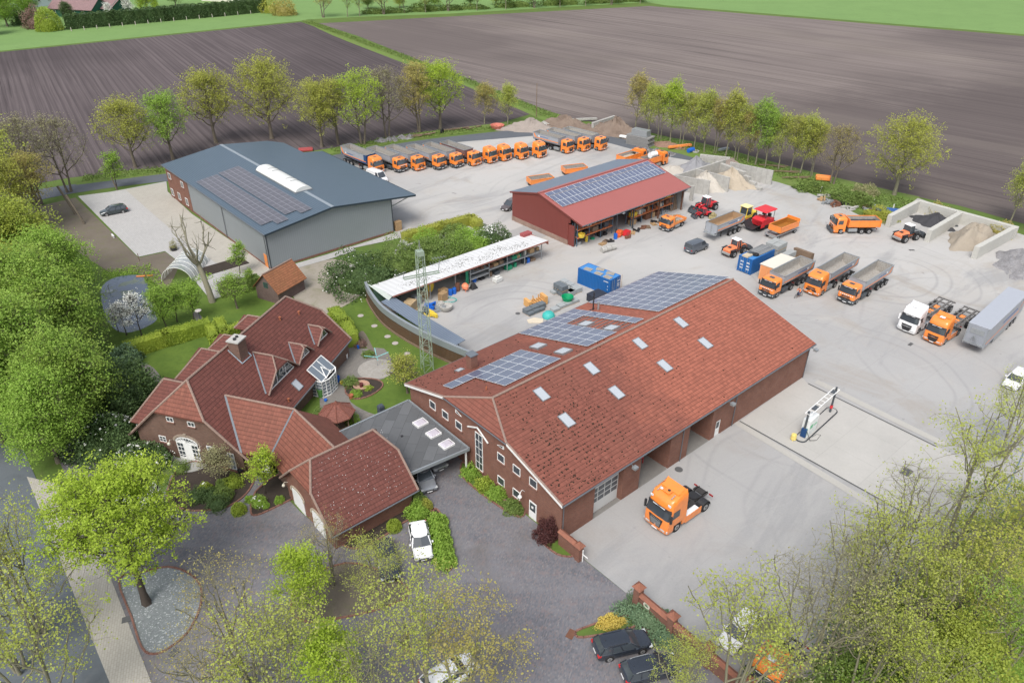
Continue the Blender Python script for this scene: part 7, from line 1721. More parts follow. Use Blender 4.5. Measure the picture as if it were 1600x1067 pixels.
def tree_meshes(seed, H, zc, rx, rz, trunk_r, limbs=14, subs=5, twigs=4, leaves=14, lsize=.28, spread=.45, th=.3, stems=1, lean=(0, 0), wig=.12, top_bias=.2, m_leaf='oak', m_bark=None, upright=.0, fill=.0):
 """crown centre height zc, radii rx/rz; returns (wood mesh, leaf mesh)"""
 rng = np.random.default_rng(seed); lines = []; anchors = []
 for sidx in range(stems):
  off = np.array([0, 0, 0.]) if stems == 1 else np.array([math.cos(sidx*2.4)*.35, math.sin(sidx*2.4)*.35, 0])
  tipx = np.array([lean[0], lean[1], 0.])+(off*rx*.9 if stems > 1 else 0)
  top = np.array([0, 0, min(H*.93, zc+rz*.75)])+tipx+rng.normal(0, .2, 3)*[1, 1, 0]
  n = 12; t = np.linspace(0, 1, n)[:, None]; T = off*(1-t)+(top)*t; T[:, 2] = top[2]*t[:, 0]
  T[1:] += np.cumsum(rng.normal(0, wig*H/60, (n-1, 3)), 0)*[1, 1, 0]
  r = trunk_r*(1-t[:, 0]*.86)*(.75 if stems > 1 else 1); r[0] *= 1.35; lines.append((T, r))
  nl = max(4, limbs//stems)
  for i in range(nl):
   u = (i+rng.uniform(0, 1))/nl; f = th+(.95-th)*u; p = np.array([np.interp(f, t[:, 0], T[:, k]) for k in range(3)])
   az = i*2.39996+rng.uniform(-.4, .4); el = -.35+1.75*u**.9+rng.uniform(-.15, .15)+upright; el = min(el, 1.5)
   d = np.array([math.cos(az)*math.cos(el), math.sin(az)*math.cos(el), math.sin(el)])
   q = np.array([T[-1][0]*.6, T[-1][1]*.6, zc])+d*[rx, rx, rz]*rng.uniform(.7, .95)
   if stems > 1: q[:2] += off[:2]*rx*.4
   L = curve(p, q, 8, .1, rng, .35); r0 = trunk_r*(1-f*.8)*.5; lines.append((L, np.linspace(r0, .035, 8)))
   for j in range(subs):
    g = rng.uniform(.3, 1); k = g*7; a0 = L[int(k)] if k >= 7 else L[int(k)]*(1-k % 1)+L[int(k)+1]*(k % 1)
    dd = rng.normal(0, 1, 3); dd[2] = dd[2]*.6+.3+upright; dd /= np.linalg.norm(dd)
    e = a0+dd*rx*rng.uniform(.25, .5)
    v = (e-[0, 0, zc])/[rx, rx, rz]; m = np.linalg.norm(v)
    if m > 1.05: e = np.array([0, 0, zc])+v/m*[rx, rx, rz]*rng.uniform(.92, 1.06)
    B = curve(a0, e, 5, .12, rng, .1); lines.append((B, np.linspace(max(.022, r0*.3), .012, 5)))
    for w in range(twigs):
     h = rng.uniform(.35, 1); a1 = B[min(4, int(h*4.99))]; e1 = a1+rng.normal(0, 1, 3)*rx*.11+[0, 0, rx*.05]
     lines.append((np.array([a1, (a1+e1)/2+rng.normal(0, .05, 3), e1]), [.014, .01, .005])); anchors.append(e1)
    anchors.append(e)
 A = np.array(anchors)
 if fill:
  v = rng.normal(0, 1, (int(fill), 3)); v /= np.linalg.norm(v, axis=1)[:, None]; v *= rng.uniform(.55, 1.0, (len(v), 1))
  lump = .96+.16*np.sin(v[:, 0]*5+seed)+.13*np.cos(v[:, 1]*6+v[:, 2]*5)
  A = np.concatenate([A, np.array([0, 0, zc])+v*lump[:, None]*[rx, rx, rz]])
 cl = rng.uniform(.3, 1.0, len(A)); n = (leaves*cl).astype(int)+1
 Cn = np.repeat(A, n, 0); Cn = Cn+np.clip(rng.normal(0, 1, Cn.shape), -1.7, 1.7)*spread*[1, 1, .75]
 V, F = quads(Cn, lsize, rng)
 W_, WF = tubes(lines)
 return npmesh('trunk', W_, WF, m_bark or M_BARK, True), npmesh('crown', V, F, LF[m_leaf])
PROTO = {}
def proto(key, **k): PROTO[key] = tree_meshes(**k)
proto('oak1', seed=1, H=16, zc=10.0, rx=8.0, rz=5.8, trunk_r=.42, limbs=20, subs=10, twigs=6, leaves=15, lsize=.27, spread=.36, th=.2)
proto('oak2', seed=2, H=16, zc=9.7, rx=6.3, rz=6.0, trunk_r=.38, limbs=18, subs=9, twigs=6, leaves=14, lsize=.27, spread=.36, th=.2)
proto('oak3', seed=12, H=16, zc=10.4, rx=5.2, rz=5.4, trunk_r=.36, limbs=16, subs=9, twigs=6, leaves=12, lsize=.26, spread=.38, th=.22, stems=2)
proto('thin', seed=3, H=13, zc=7.8, rx=3.5, rz=5.1, trunk_r=.17, limbs=19, subs=7, twigs=5, leaves=12, lsize=.22, spread=.33, th=.18, upright=.2, m_leaf='olive', m_bark=M_BARKL)
proto('thin2', seed=4, H=13, zc=7.6, rx=3.1, rz=5.2, trunk_r=.15, limbs=18, subs=7, twigs=5, leaves=11, lsize=.22, spread=.33, th=.18, upright=.3, stems=2, m_leaf='olive', m_bark=M_BARKL)
proto('bare', seed=5, H=14, zc=9, rx=4.6, rz=5.4, trunk_r=.28, limbs=18, subs=10, twigs=8, leaves=4, lsize=.18, spread=.25, th=.2, stems=2, m_leaf='greyish')
proto('front', seed=6, H=15.5, zc=9.7, rx=6.3, rz=5.2, trunk_r=.36, limbs=24, subs=11, twigs=7, leaves=26, lsize=.19, spread=.24, th=.3, wig=.2, m_leaf='bright', m_bark=M_BARKD)
proto('airy', seed=7, H=14, zc=9, rx=5.0, rz=5.2, trunk_r=.24, limbs=13, subs=6, twigs=5, leaves=14, lsize=.16, spread=.30, th=.22, stems=3, upright=.2, m_leaf='olive', m_bark=M_BARKL)
proto('airy2', seed=8, H=13, zc=8, rx=4.6, rz=5.0, trunk_r=.2, limbs=12, subs=5, twigs=5, leaves=14, lsize=.16, spread=.30, th=.2, stems=4, upright=.3, m_leaf='olive', m_bark=M_BARKL)
proto('airybare', seed=9, H=12, zc=7.5, rx=4.6, rz=4.8, trunk_r=.18, limbs=12, subs=6, twigs=4, leaves=5, lsize=.12, spread=.25, th=.15, stems=4, upright=.35, m_leaf='greyish', m_bark=M_BARKL)
proto('dense1', seed=10, H=15, zc=8.2, rx=6.0, rz=6.6, trunk_r=.4, limbs=24, subs=10, twigs=6, leaves=19, lsize=.27, spread=.5, th=.12, m_leaf='dense', fill=900)
proto('dense2', seed=11, H=14, zc=7.6, rx=5.4, rz=6.3, trunk_r=.35, limbs=24, subs=10, twigs=6, leaves=18, lsize=.26, spread=.5, th=.12, m_leaf='dense', fill=700)
proto('bigyoung', seed=23, H=11, zc=7.0, rx=3.2, rz=4.3, trunk_r=.16, limbs=16, subs=8, twigs=5, leaves=16, lsize=.2, spread=.3, th=.25, m_leaf='bright', m_bark=M_BARKL)
proto('young', seed=13, H=6.5, zc=4.0, rx=1.9, rz=2.6, trunk_r=.09, limbs=14, subs=5, twigs=4, leaves=12, lsize=.2, spread=.26, th=.25, m_leaf='fresh', m_bark=M_BARKD)
proto('blossom', seed=14, H=6, zc=3.6, rx=1.8, rz=2.4, trunk_r=.09, limbs=15, subs=6, twigs=5, leaves=5, lsize=.15, spread=.2, th=.25, m_leaf='white', m_bark=M_BARKD)
proto('umbrella', seed=15, H=4, zc=3.0, rx=2.2, rz=1.2, trunk_r=.13, limbs=16, subs=6, twigs=5, leaves=8, lsize=.14, spread=.2, th=.4, m_leaf='oak')
def tree(key, px, py, label, s=1.0, rz=0.0, lf=None, group=None, name='tree', sz=None, cat='tree', bark=None):
 p = G(px, py); t = thing(name, label, cat, p, rz, group)
 for n, me in zip(('trunk', 'crown'), PROTO[key]):
  o = bpy.data.objects.new(n, me); C.objects.link(o); o.parent = t
  mm = LF[lf] if (n == 'crown' and lf) else (bark if n == 'trunk' and bark else None)
  if mm: o.material_slots[0].link = 'OBJECT'; o.material_slots[0].material = mm
 t.scale = (s, s, sz or s); return t
ROW = 'tall trees between the lane and the left field'
for k, x, y, s, rz, lf, lb, sz in (
 ('oak2', 212, 262, .92, .4, None, 'olive tree at the left end of the row behind the grey hall', None),
 ('oak2', 271, 250, .92, 2.1, 'fresh', 'greener tree second from the left behind the grey hall', None),
 ('oak2', 338, 224, 1.05, 1.0, None, 'spreading olive tree rising over the back corner of the grey hall', None),
 ('oak1', 425, 217, 1.08, 3.1, None, 'broadest tree of the row behind the grey hall ridge', None),
 ('oak2', 503, 230, .95, 5.0, None, 'olive tree just left of the first parked tipper', None),
 ('oak3', 530, 226, .9, 1.9, None, 'twin stemmed tree behind the first parked tipper', None),
 ('oak3', 567, 226, 1.02, 3.9, 'bright', 'bright green slender tree behind the second tipper of the row', None),
 ('bare', 606, 216, 1.12, .5, None, 'almost leafless brown multi-stemmed tree behind the third tipper', None),
 ('oak3', 656, 206, 1.0, 2.5, 'brown', 'brownish thin tree left of the brightest green one', None),
 ('oak2', 688, 202, 1.02, 4.0, 'bright', 'brightest yellow green tree above the middle of the truck row', None),
 ('thin', 757, 194, .98, 0, 'brown', 'sparse brownish tree near the red tub on the verge', 10/13),
 ('thin', 793, 196, .92, 2, None, 'small sparse tree right of the red tub beside the earth heaps', 10/13)):
 tree(k, x, y, lb, s, rz, lf, ROW, sz=sz)
SL = 'slim trees along the verge behind the gravel bays'
ords = ['first', 'second', 'third', 'fourth', 'fifth', 'sixth', 'seventh', 'eighth', 'ninth', 'tenth', 'eleventh', 'twelfth', 'thirteenth', 'fourteenth', 'fifteenth', 'sixteenth', 'seventeenth']
sl = [(992, 205, 'thin', 'brown', 1.05), (1012, 214, 'thin', None, .95), (1030, 219, 'thin2', 'olive', 1.0), (1047, 223, 'thin', 'bright', 1.1), (1064, 228, 'thin2', None, .95), (1084, 233, 'thin', 'oak', .95), (1100, 238, 'thin', 'olive', 1.05), (1116, 241, 'thin2', 'brown', .95), (1133, 247, 'thin', 'oak', 1.12), (1150, 250, 'thin2', None, .95), (1168, 254, 'thin', 'brown', .9), (1180, 258, 'thin', 'fresh', 1.08), (1196, 263, 'thin2', 'fresh', .95), (1216, 265, 'thin', None, .9), (1234, 269, 'thin2', 'oak', .92), (1250, 272, 'thin', 'olive', .95), (1268, 276, 'thin2', 'oak', .9)]
for i, (x, y, k, lf, s) in enumerate(sl):
 tree(k, x, y, f'slim {dict(brown="brownish", bright="bright green", fresh="fresh green", oak="dull green").get(lf, "olive")} tree, {ords[i]} from the left in the verge row behind the bays', s, i*1.7, lf, SL)
tree('bare', 1300, 288, 'leafless brown tree between the slim row and the big olive tree', .82, 0, 'brown', name='tree')
tree('oak1', 1397, 305, 'large round yellow olive tree standing alone before the wide field', .9, 2.2, 'oak', bark=M_BARKL)
tree('thin', 1577, 350, 'slim olive tree at the right edge above the gravel bays', .95, 1, 'olive')
tree('thin2', 1610, 362, 'second slim tree at the right edge above the gravel bays', 1.0, 1, 'olive')
LW = 'dense green trees filling the left edge'
for i, (k, x, y, s, lf, lb) in enumerate((
 ('oak2', 8, 350, 1.15, 'olive', 'yellow green tree at the top left edge beside the lane'),
 ('bare', 66, 320, 1.15, None, 'bare grey brown tree over the lane at the left'),
 ('bare', 108, 300, 1.05, None, 'bare grey tree right of the first bare one by the lane'),
 ('oak2', 22, 372, .95, 'oak', 'olive tree between the bare trees and the dense wood'),
 ('oak3', 70, 352, .8, 'brown', 'small brownish olive tree at the near side of the lane'),
 ('dense2', -45, 430, .95, 'densey', 'yellowish dense tree at the left edge below the lane'),
 ('dense1', 28, 462, .92, 'dense', 'green dense tree topping the left wood beside the bare ground'),
 ('dense2', 85, 510, .86, 'dense', 'rounded dense tree beside the pond, upper one'),
 ('dense2', 20, 545, 1.0, 'densey', 'yellowish tree in the middle of the left wood'),
 ('dense1', 110, 578, .9, 'dense', 'broad dense tree left of the pond and hedge'),
 ('dense1', -40, 600, 1.0, 'dense', 'dense tree at the left edge, middle height'),
 ('dense2', 60, 640, 1.0, 'dense', 'dense tree low in the left wood behind the road bend'),
 ('dense1', 128, 672, .82, 'dense', 'dense tree beside the dark rhododendron of the farmhouse'),
 ('dense2', 5, 690, .95, 'dense', 'dense tree at the left edge overhanging the road'),
 ('dense2', 92, 722, .78, 'fresh', 'lowest tree of the left wood above the road corner'))):
 tree(k, x, y, lb, s, i*2.1, lf, LW)
tree('front', 230, 943, 'bright yellow green tree growing from the pebble island', .92, .8, name='tree')
ZC = dict(airy=9, airy2=8, airybare=7.5, bigyoung=7, dense1=8.2, dense2=7.6, young=4.0)
def treec(key, cx, cy, label, s, rz, lf, group):
 """cx, cy: where the middle of the crown shows; the base stands plumb beneath it"""
 t = tree(key, cx, 900, label, s, rz, lf, group); p = G(cx, cy, ZC[key]*s); t.location = (p.x, p.y, 0); return t
for i, (k, x, y, s, lf, lb) in enumerate((('dense1', 22, 385, 1.0, 'densey', 'tall yellowish tree rising highest in the left wood'), ('dense2', 88, 425, .92, 'fresh', 'fresh green tree beside the bare ground at the top of the wood'), ('dense1', 40, 470, 1.0, 'dense', 'tall dense tree left of the pond in the wood'))): treec(k, x, y, lb, s, i, lf, LW)
BT = 'light spring trees along the bottom edge'
for i, (k, x, y, s, lf, lb) in enumerate((
 ('airy', 5, 872, .95, 'olive', 'yellow green tree at the left edge above the bottom corner one'),
 ('airy', 30, 1018, 1.0, 'olive', 'big yellow green tree at the bottom left corner beside the road'),
 ('airy2', -20, 950, .9, 'oak', 'olive tree cut by the left edge beside the road'),
 ('airybare', 362, 965, 1.0, 'brown', 'brown twiggy tree right of the pebble island'),
 ('airybare', 330, 1055, .85, 'brown', 'small brown tree below the twiggy one at the bottom edge'),
 ('bigyoung', 470, 905, .72, 'bright', 'small bright green tree in the grassy island'),
 ('bigyoung', 512, 1040, .8, 'bright', 'bright green tree top at the bottom edge left of centre'),
 ('airy', 655, 990, .95, 'olive', 'many stemmed yellow green tree in front of the parked black car'),
 ('airy2', 590, 885, .62, 'olive', 'small yellow tree close to the garage corner and black car'),
 ('airybare', 508, 855, .6, 'brown', 'small brown budding tree against the garage gable'),
 ('airy', 722, 1020, .9, 'brown', 'brown olive tree over the silver car at the bottom edge'),
 ('airy2', 425, 1035, .95, 'olive', 'pale yellow tree at the bottom edge between the brown ones'),
 ('airybare', 575, 1060, .8, 'olive', 'twiggy yellow green tree at the bottom edge in front of the many stemmed one'))):
 treec(k, x, y, lb, s, i*1.3, lf, BT)
BR = 'spring trees and thicket along the right bottom edge'
for i, (k, x, y, s, lf, lb) in enumerate((
 ('airy2', 1165, 1000, 1.0, 'olive', 'yellow green tree in front of the boundary wall end'),
 ('airy2', 1078, 1048, .6, 'olive', 'small yellow green tree over the last wall pillars'),
 ('airybare', 1262, 975, 1.05, 'greyish', 'bare twiggy tree in front of the orange cab at the bottom'),
 ('airybare', 1320, 935, 1.1, 'greyish', 'bare tree with a few green flecks left of the leaning trunk'),
 ('airy2', 1372, 868, .95, 'olive', 'green flecked tree with tall stems before the yard'),
 ('airybare', 1432, 830, 1.1, 'olive', 'twiggy tree at the lower corner of the pale pad'),
 ('airy', 1530, 735, 1.12, 'olive', 'broad yellow green tree over the right end of the pale pad'),
 ('airy2', 1600, 640, .8, 'olive', 'small yellow green tree top at the right edge beside the hidden car'),
 ('airy', 1450, 930, .9, 'olive', 'airy tree between leaning trunk and street lamp'),
 ('airy', 1590, 830, 1.0, 'oak', 'olive tree at the right edge below the broad yellow green one'),
 ('airy2', 1370, 1010, .9, 'olive', 'olive tree with pale stems at the bottom of the thicket'),
 ('airy2', 1530, 925, 1.0, 'oak', 'olive tree in the middle of the thicket'),
 ('airy', 1590, 985, .9, 'dense', 'fresh green tree at the right edge of the thicket'),
 ('dense2', 1500, 1050, .62, 'densey', 'dense low tree at the bottom right'),
 ('airy', 1440, 1070, .8, 'densey', 'olive green tree at the bottom edge of the thicket'))):
 treec(k, x, y, lb, s, i*1.9, lf, BR)
k = MB(); k.tube([(0, 0, 0), (.5, .5, 2.4), (1.3, 1.2, 5.0), (2.6, 1.8, 7.2)], .3, 9); solo('tree', k, M_BARK, 'thick pale leaning trunk in the right bottom thicket', 'tree', G(1385, 1062), 0, smooth=60)
PG = 'young trees round the pond'
for x, y, k, s, lb in ((198, 524, 'blossom', .85, 'small white blossoming tree, left of the two by the pond'), (222, 527, 'blossom', 1.1, 'taller white blossoming tree, right of the two by the pond'),
 (185, 518, 'blossom', .6, 'smallest blossoming tree at the pond edge'), (262, 515, 'young', .95, 'young green tree nearest the pond before the hedge'), (277, 503, 'young', .9, 'young green tree in the middle between pond and bare trunk'), (303, 503, 'young', .85, 'young green tree closest to the garden lamp')):
 tree(k, x, y, lb, s, x, None, PG)
tree('umbrella', 637, 614, 'small round olive tree on the lawn beside the workshop hall', 1.15)
tree('umbrella', 371, 482, 'multi-stemmed light green bush tree on the lawn left of the old shed', 1.2, 1, 'fresh')
tree('young', 375, 428, 'small green tree at the end of the garden hedge near the grey hall', .8, 1, 'fresh')
tree('young', 243, 800, 'white flowering shrub tree hidden in the yellow green crown', .5, 1, 'white')
tree('young', 414, 772, 'slender yellow green tree by the house side door', .85, 1, 'bright', bark=M_BARKD)
tree('umbrella', 347, 752, 'grey brown budding shrub tree in the front bed', .95, 1, 'greyish')
tree('young', 368+22, 452, 'thin green sapling beside the old shed', .5, 1, 'fresh')
def pollard():
 rng = np.random.default_rng(21); L = []
 T = np.array([(0, 0, 0), (-.2, .1, 2), (-.6, .3, 4.2), (-1.1, .5, 6.2)]); L.append((T, [.5, .42, .36, .3]))
 for q in ((-3.6, .6, 10.6), (-2.6, 2.0, 12.6), (-1.2, -.6, 13.2), (.6, .9, 12.0), (1.6, .2, 10.8), (-2.2, -1.4, 11.6), (.4, -1.6, 9.6)):
  s = T[-1] if rng.random() < .5 else T[-2]*.3+T[-1]*.7; B = curve(s, q, 7, .09, rng, .5); L.append((B, np.linspace(.19, .06, 7)))
  for k in range(8):
   a = B[rng.integers(3, 7)]; e = a+rng.normal(0, .75, 3)+[0, 0, .8]; L.append((curve(a, e, 4, .1, rng), np.linspace(.06, .02, 4)))
 V, F = tubes(L, 7); t = thing('bare_tree', 'bare cut back tree with pale twisted limbs beside the glass tunnel', 'tree', G(332, 472))
 o = bpy.data.objects.new('trunk', npmesh('trunk', V, F, plain('pale grey green bark', (.27, .25, .18), .95, 0, .3, 2), True)); C.objects.link(o); o.parent = t
pollard()
for i, (x, y) in enumerate([(132, 350), (118, 335)]):
 k = MB(); k.tube([(0, 0, 0), (-.9, .2, 2.6), (-1.9, .4, 5.2)], .2, 8); p = G(x, y); solo('tree_stump', k, M_BARK, ['leaning cut off trunk nearer the parked dark estate', 'leaning cut off trunk nearer the lane'][i], 'tree trunk', p, group='leaning cut trunks on the bare ground', smooth=60)
k = MB(); k.cyl((0, 0, 0), (-.5, 0, 3.0), .16, .12, 8); solo('tree_stump', k, M_BARK, 'short cut trunk with orange band at the edge of the parking area', 'tree trunk', G(183, 297))
tree('young', 183, 296, 'small pale green young tree in front of the left field', 1.15, .5, 'fresh')
# -- bushes and hedges
def bush_mesh(seed, rx, ry, h, n, ls, m, core=True, lump=.2):
 rng = np.random.default_rng(seed); v = rng.normal(0, 1, (n, 3)); v[:, 2] = np.abs(v[:, 2]); v /= np.linalg.norm(v, axis=1)[:, None]
 k = 1+lump*np.sin(v[:, 0]*4+seed)*np.cos(v[:, 1]*5+seed*2)+lump*.6*np.sin(v[:, 2]*7+v[:, 0]*6+seed); k = k*rng.uniform(.78, 1.04, n)
 P = v*k[:, None]*[rx, ry, h]; V, F = quads(P, ls, rng, .3)
 if core:
  m_ = MB(); m_.lathe([(.02, 0), (rx*.6, .02), (rx*.62, h*.25), (rx*.45, h*.42), (rx*.2, h*.5), (.02, h*.52)], 12)
  cv = np.array(m_.v); cv[:, 1] *= ry/rx; b = len(V); V = np.concatenate([V, cv]); F = [tuple(f) for f in F]+[tuple(b+i for i in f) for f in m_.f]
 return npmesh('foliage', V, F, m)
BM = {}
def bush(px, py, r, h, label, lf='mid', ls=.16, n=None, ry=None, flowers=0, group=None, name='bush', cat='bush', rz=0, fm='white', lump=.2, seed=None):
 n = int((n or 0)*1.35) or int(min(9000, 90*(r*(ry or r)+r*h*2)/(ls*ls)*.045))
 key = (round(r, 1), round(h, 1), round(ry or r, 1), lf, ls); seed = seed if seed is not None else int(px) % 7
 if key not in BM: BM[key] = bush_mesh(seed, r, ry or r, h, n, ls, LF[lf], lump=lump)
 t = thing(name, label, cat, G(px, py), rz, group); o = bpy.data.objects.new('foliage', BM[key]); C.objects.link(o); o.parent = t
 if flowers:
  rng = np.random.default_rng(int(px)); v = rng.normal(0, 1, (flowers, 3)); v[:, 2] = np.abs(v[:, 2]); v /= np.linalg.norm(v, axis=1)[:, None]
  c = rng.normal(0, 1, (max(3, flowers//12), 3)); v = v*.35+c[rng.integers(0, len(c), flowers)]*.5; v[:, 2] = np.abs(v[:, 2]); v /= np.linalg.norm(v, axis=1)[:, None]+1e-6
  V, F = quads(v*[r*1.0, (ry or r)*1.0, h*1.0], .26, rng); o2 = bpy.data.objects.new('blossom', npmesh('blossom', V, F, LF[fm])); C.objects.link(o2); o2.parent = t
 return t
def hedge(pts, w, h, label, lf='laurel', ls=.16, dens=60, name='hedge', wavy=.08):
 W3 = [G(*p) for p in pts]; o = W3[0]; rng = np.random.default_rng(int(pts[0][0])+3); VV = []; FF = []; b = 0; m_ = MB()
 for a, c in zip(W3[:-1], W3[1:]):
  a, c = a-o, c-o; L = (c-a).length; d = np.array(((c-a)/L)[:]); n = np.array([-d[1], d[0], 0]); k = int(L*(h*2+w)*dens)
  s = rng.uniform(-w*.3, L+w*.3, k); q = rng.uniform(0, h*2+w, k); side = np.where(q < h, -w/2, np.where(q > h+w, w/2, q-h-w/2)); z = np.where(q < h, q, np.where(q > h+w, h*2+w-q, h))
  bul = 1+wavy*np.sin(s*1.3)+wavy*.7*np.sin(s*2.9+q)
  P = np.array(a[:])+d*s[:, None]+n*(side*bul)[:, None]+np.array([0, 0, 1])*(z*(1+wavy*.4*np.sin(s*2.1)))[:, None]+rng.normal(0, .04, (k, 3))
  V, F = quads(P, ls, rng, .2); VV.append(V); FF.append(F+b); b += len(V)
  A = Vector(a)-Vector(d)*w*.25; B = Vector(c)+Vector(d)*w*.25; nn = Vector(n)*w*.42; m_.prism([tuple((A-nn)[:2]), tuple((B-nn)[:2]), tuple((B+nn)[:2]), tuple((A+nn)[:2])], 0, h*.93)
 V = np.concatenate(VV); F = [tuple(f) for f in np.concatenate(FF)]; cv = np.array(m_.v); V = np.concatenate([V, cv]); F += [tuple(b+i for i in f) for f in m_.f]
 t = thing(name, label, 'hedge', o); q = bpy.data.objects.new('foliage', npmesh('foliage', V, F, LF[lf])); C.objects.link(q); q.parent = t; return t
hedge([(206, 556), (262, 538), (326, 520)], 1.7, 2.0, 'long clipped yellow green hedge between pond and small lawn')
hedge([(331, 523), (338, 543), (354, 552)], 1.2, 1.8, 'short clipped hedge turning along the garden path towards the house')
hedge([(345, 513), (353, 532), (388, 516), (398, 520)], 1.2, 1.7, 'kinked clipped hedge on the right side of the garden path')
hedge([(350, 462), (378, 455), (402, 448)], 1.8, 1.9, 'loose hedge between bare trunk and old shed', 'mid')
hedge([(524, 500), (540, 518), (552, 540)], 1.6, 2.0, 'clipped hedge behind the back corner of the farmhouse', 'laurel')
hedge([(634, 378), (690, 362), (735, 350), (748, 358)], 1.6, 1.7, 'brownish clipped hedge round the shrub garden near the yard', 'oak', .18)
hedge([(108, 46), (180, 40), (260, 33), (340, 26), (414, 19)], 3.4, 5.6, 'long tall dark conifer hedge beyond the meadow', 'conifer', .5, 12, wavy=.12)
bush(570, 446, 6.4, 4.6, 'large dark rhododendron with white blossoms before the grey hall', 'dark', .26, 7000, 5.2, flowers=150, lump=.25)
bush(618, 428, 4.6, 4.6, 'light green feathery bush behind the large rhododendron', 'mid', .22, 5000, 4.0, lump=.3)
bush(650, 405, 3.8, 3.0, 'mixed shrub with pink flowers beside the grey hall corner', 'mid', .22, 3500, 3.2, flowers=60, fm='white')
bush(668, 388, 2.6, 3.4, 'yellow green upright shrub in the shrub garden', 'fresh', .2, 2400)
bush(692, 408, 5.0, 3.6, 'broad grey green shrub behind the white shed roof', 'mid', .24, 5500, 3.6, lump=.25)
bush(735, 390, 4.2, 3.4, 'fresh green shrub at the right of the shrub garden', 'fresh', .22, 4500, 3.4, seed=3)
bush(770, 382, 3.2, 3.2, 'round dark shrub covered in white blossom at the yard corner', 'dark', .22, 3200, flowers=300)
bush(712, 372, 3.0, 2.4, 'low shrub along the clipped brownish hedge', 'mid', .2, 2600, 2.2, seed=4)
bush(190, 640, 4.6, 6.0, 'tall dark rhododendron left of the farmhouse gable', 'dark', .28, 6500, 4.2, flowers=0, lump=.25)
bush(165, 700, 4.0, 3.6, 'dark rhododendron with white blossoms under the left wood', 'dark', .24, 4500, flowers=220)
bush(228, 722, 3.2, 2.2, 'low dark shrub with white blossoms at the farmhouse corner', 'dark', .2, 3500, 2.0, flowers=260)
bush(200, 568, 2.0, 2.6, 'grey green rounded shrub at the left end of the long hedge', 'juniper', .2, 2000)
bush(374, 800, .75, 1.1, 'clipped ball at the corner of the path and drive', 'laurel', .1, 1600, lump=.04)
BX = 'clipped balls in the front bed'
for x, y, r, lf, lb in ((366, 758, .95, 'laurel', 'round clipped ball nearest the house side'), (348, 760, .7, 'mid', 'smaller clipped ball left of the round one'), (350, 778, 1.0, 'mid', 'green ball in the middle of the bed'), (341, 792, 1.15, 'dark', 'dark low ball at the front kerb'), (325, 778, .9, 'dark', 'dark ball behind the front kerb'), (310, 780, 1.0, 'dark', 'dark ball at the left of the bed'), (322, 766, .7, 'laurel', 'ball with pink flowers')):
 bush(x, y, r, r*1.25, lb, lf, .1, 1500, group=BX, flowers=8 if 'pink' in lb else 0)
for x, y, r, lb in ((405, 788, .8, 'loose green shrub with white flowers in the side bed'), (437, 784, .5, 'small round shrub by the garage wall in the side bed'), (416, 792, .35, 'tiny round shrub in the side bed'), (390, 782, .45, 'low leafy plant left in the side bed')):
 bush(x, y, r, r*1.2, lb, 'fresh', .1, 900, flowers=14 if 'white' in lb else 0)
bush(616, 826, .75, 1.15, 'clipped ball between garage wall and black car', 'laurel', .1, 1500, lump=.04)
bush(653, 806, 1.25, 1.4, 'leafy green shrub at the garage corner', 'fresh', .16, 1500)
bush(664, 794, .8, 1.1, 'round clipped shrub beside the leafy one at the garage corner', 'oak', .1, 1400, lump=.04)
bush(652, 788, .9, 1.3, 'dark green shrub against the garage corner', 'mid', .14, 1300)
for i, (x, y) in enumerate(((684, 820), (686, 836), (690, 851), (692, 866), (696, 880))):
 bush(x, y, 1.05, 1.15, f'large leaved green plant beside the white hatchback, {ords[i]} from the garage', 'fresh', .22, 700, group='large leaved plants in the narrow bed', seed=i)
for x, y, r, lb, lf in ((737, 742, 1.1, 'round green shrub at the left end of the gable bed', 'fresh'), (757, 762, 1.0, 'low leafy perennials in the gable bed', 'laurel'), (776, 776, 1.0, 'green perennials left of the dark shrub in the gable bed', 'fresh'), (803, 796, 1.1, 'dark green shrub at the right end of the gable bed', 'mid')):
 bush(x, y, r, 1.1, lb, lf, .14, 1400)
bush(853, 842, 1.05, 2.3, 'dark red leaved shrub beside the gable door', 'purple', .14, 2200)
bush(1012, 966, 2.6, .9, 'spreading blue green juniper at the boundary wall', 'juniper', .16, 4200, 1.7, rz=-.5, lump=.3)
bush(1040, 995, 1.4, .7, 'low juniper behind the estate car bonnets', 'juniper', .16, 1800)
bush(954, 974, 1.35, .6, 'golden yellow low shrub beside the juniper', 'yellow', .12, 1800, .8, rz=.3)
bush(548, 600, 1.1, .9, 'low garden plants left of the stone bowl', 'mid', .12, 1200); bush(556, 618, .8, .7, 'green cushion plant in the round bed', 'fresh', .1, 900); bush(575, 608, .6, .4, 'pale green cushion plant in the round bed', 'laurel', .1, 600)
bush(503, 655, 1.3, 1.2, 'garden shrub beside the pavilion and house', 'mid', .13, 1600); bush(552, 662, .8, 1.3, 'potted leafy plant right of the pavilion', 'fresh', .12, 900); bush(516, 640, .7, .6, 'low flowers left of the pavilion', 'laurel', .1, 700)
bush(283, 735, .9, 1.1, 'potted plants at the left of the arched entrance', 'mid', .12, 900)
bush(563, 540, .9, .8, 'purple flowering border plants by the lawn', 'pinkb', .12, 900); bush(575, 556, .8, .7, 'grey border plants by the round gravel', 'mid', .12, 800)
bush(1265, 297, 3.0, 1.6, 'dense bramble on the verge left of the leafless tree', 'mid', .24, 2600, 2.0); bush(1330, 318, 5.0, 2.2, 'dense green scrub behind the three axle tipper', 'mid', .26, 4500, 2.6, rz=-.7); bush(1375, 340, 3.0, 1.8, 'low scrub beside the concrete bay wall', 'oak', .24, 2200)
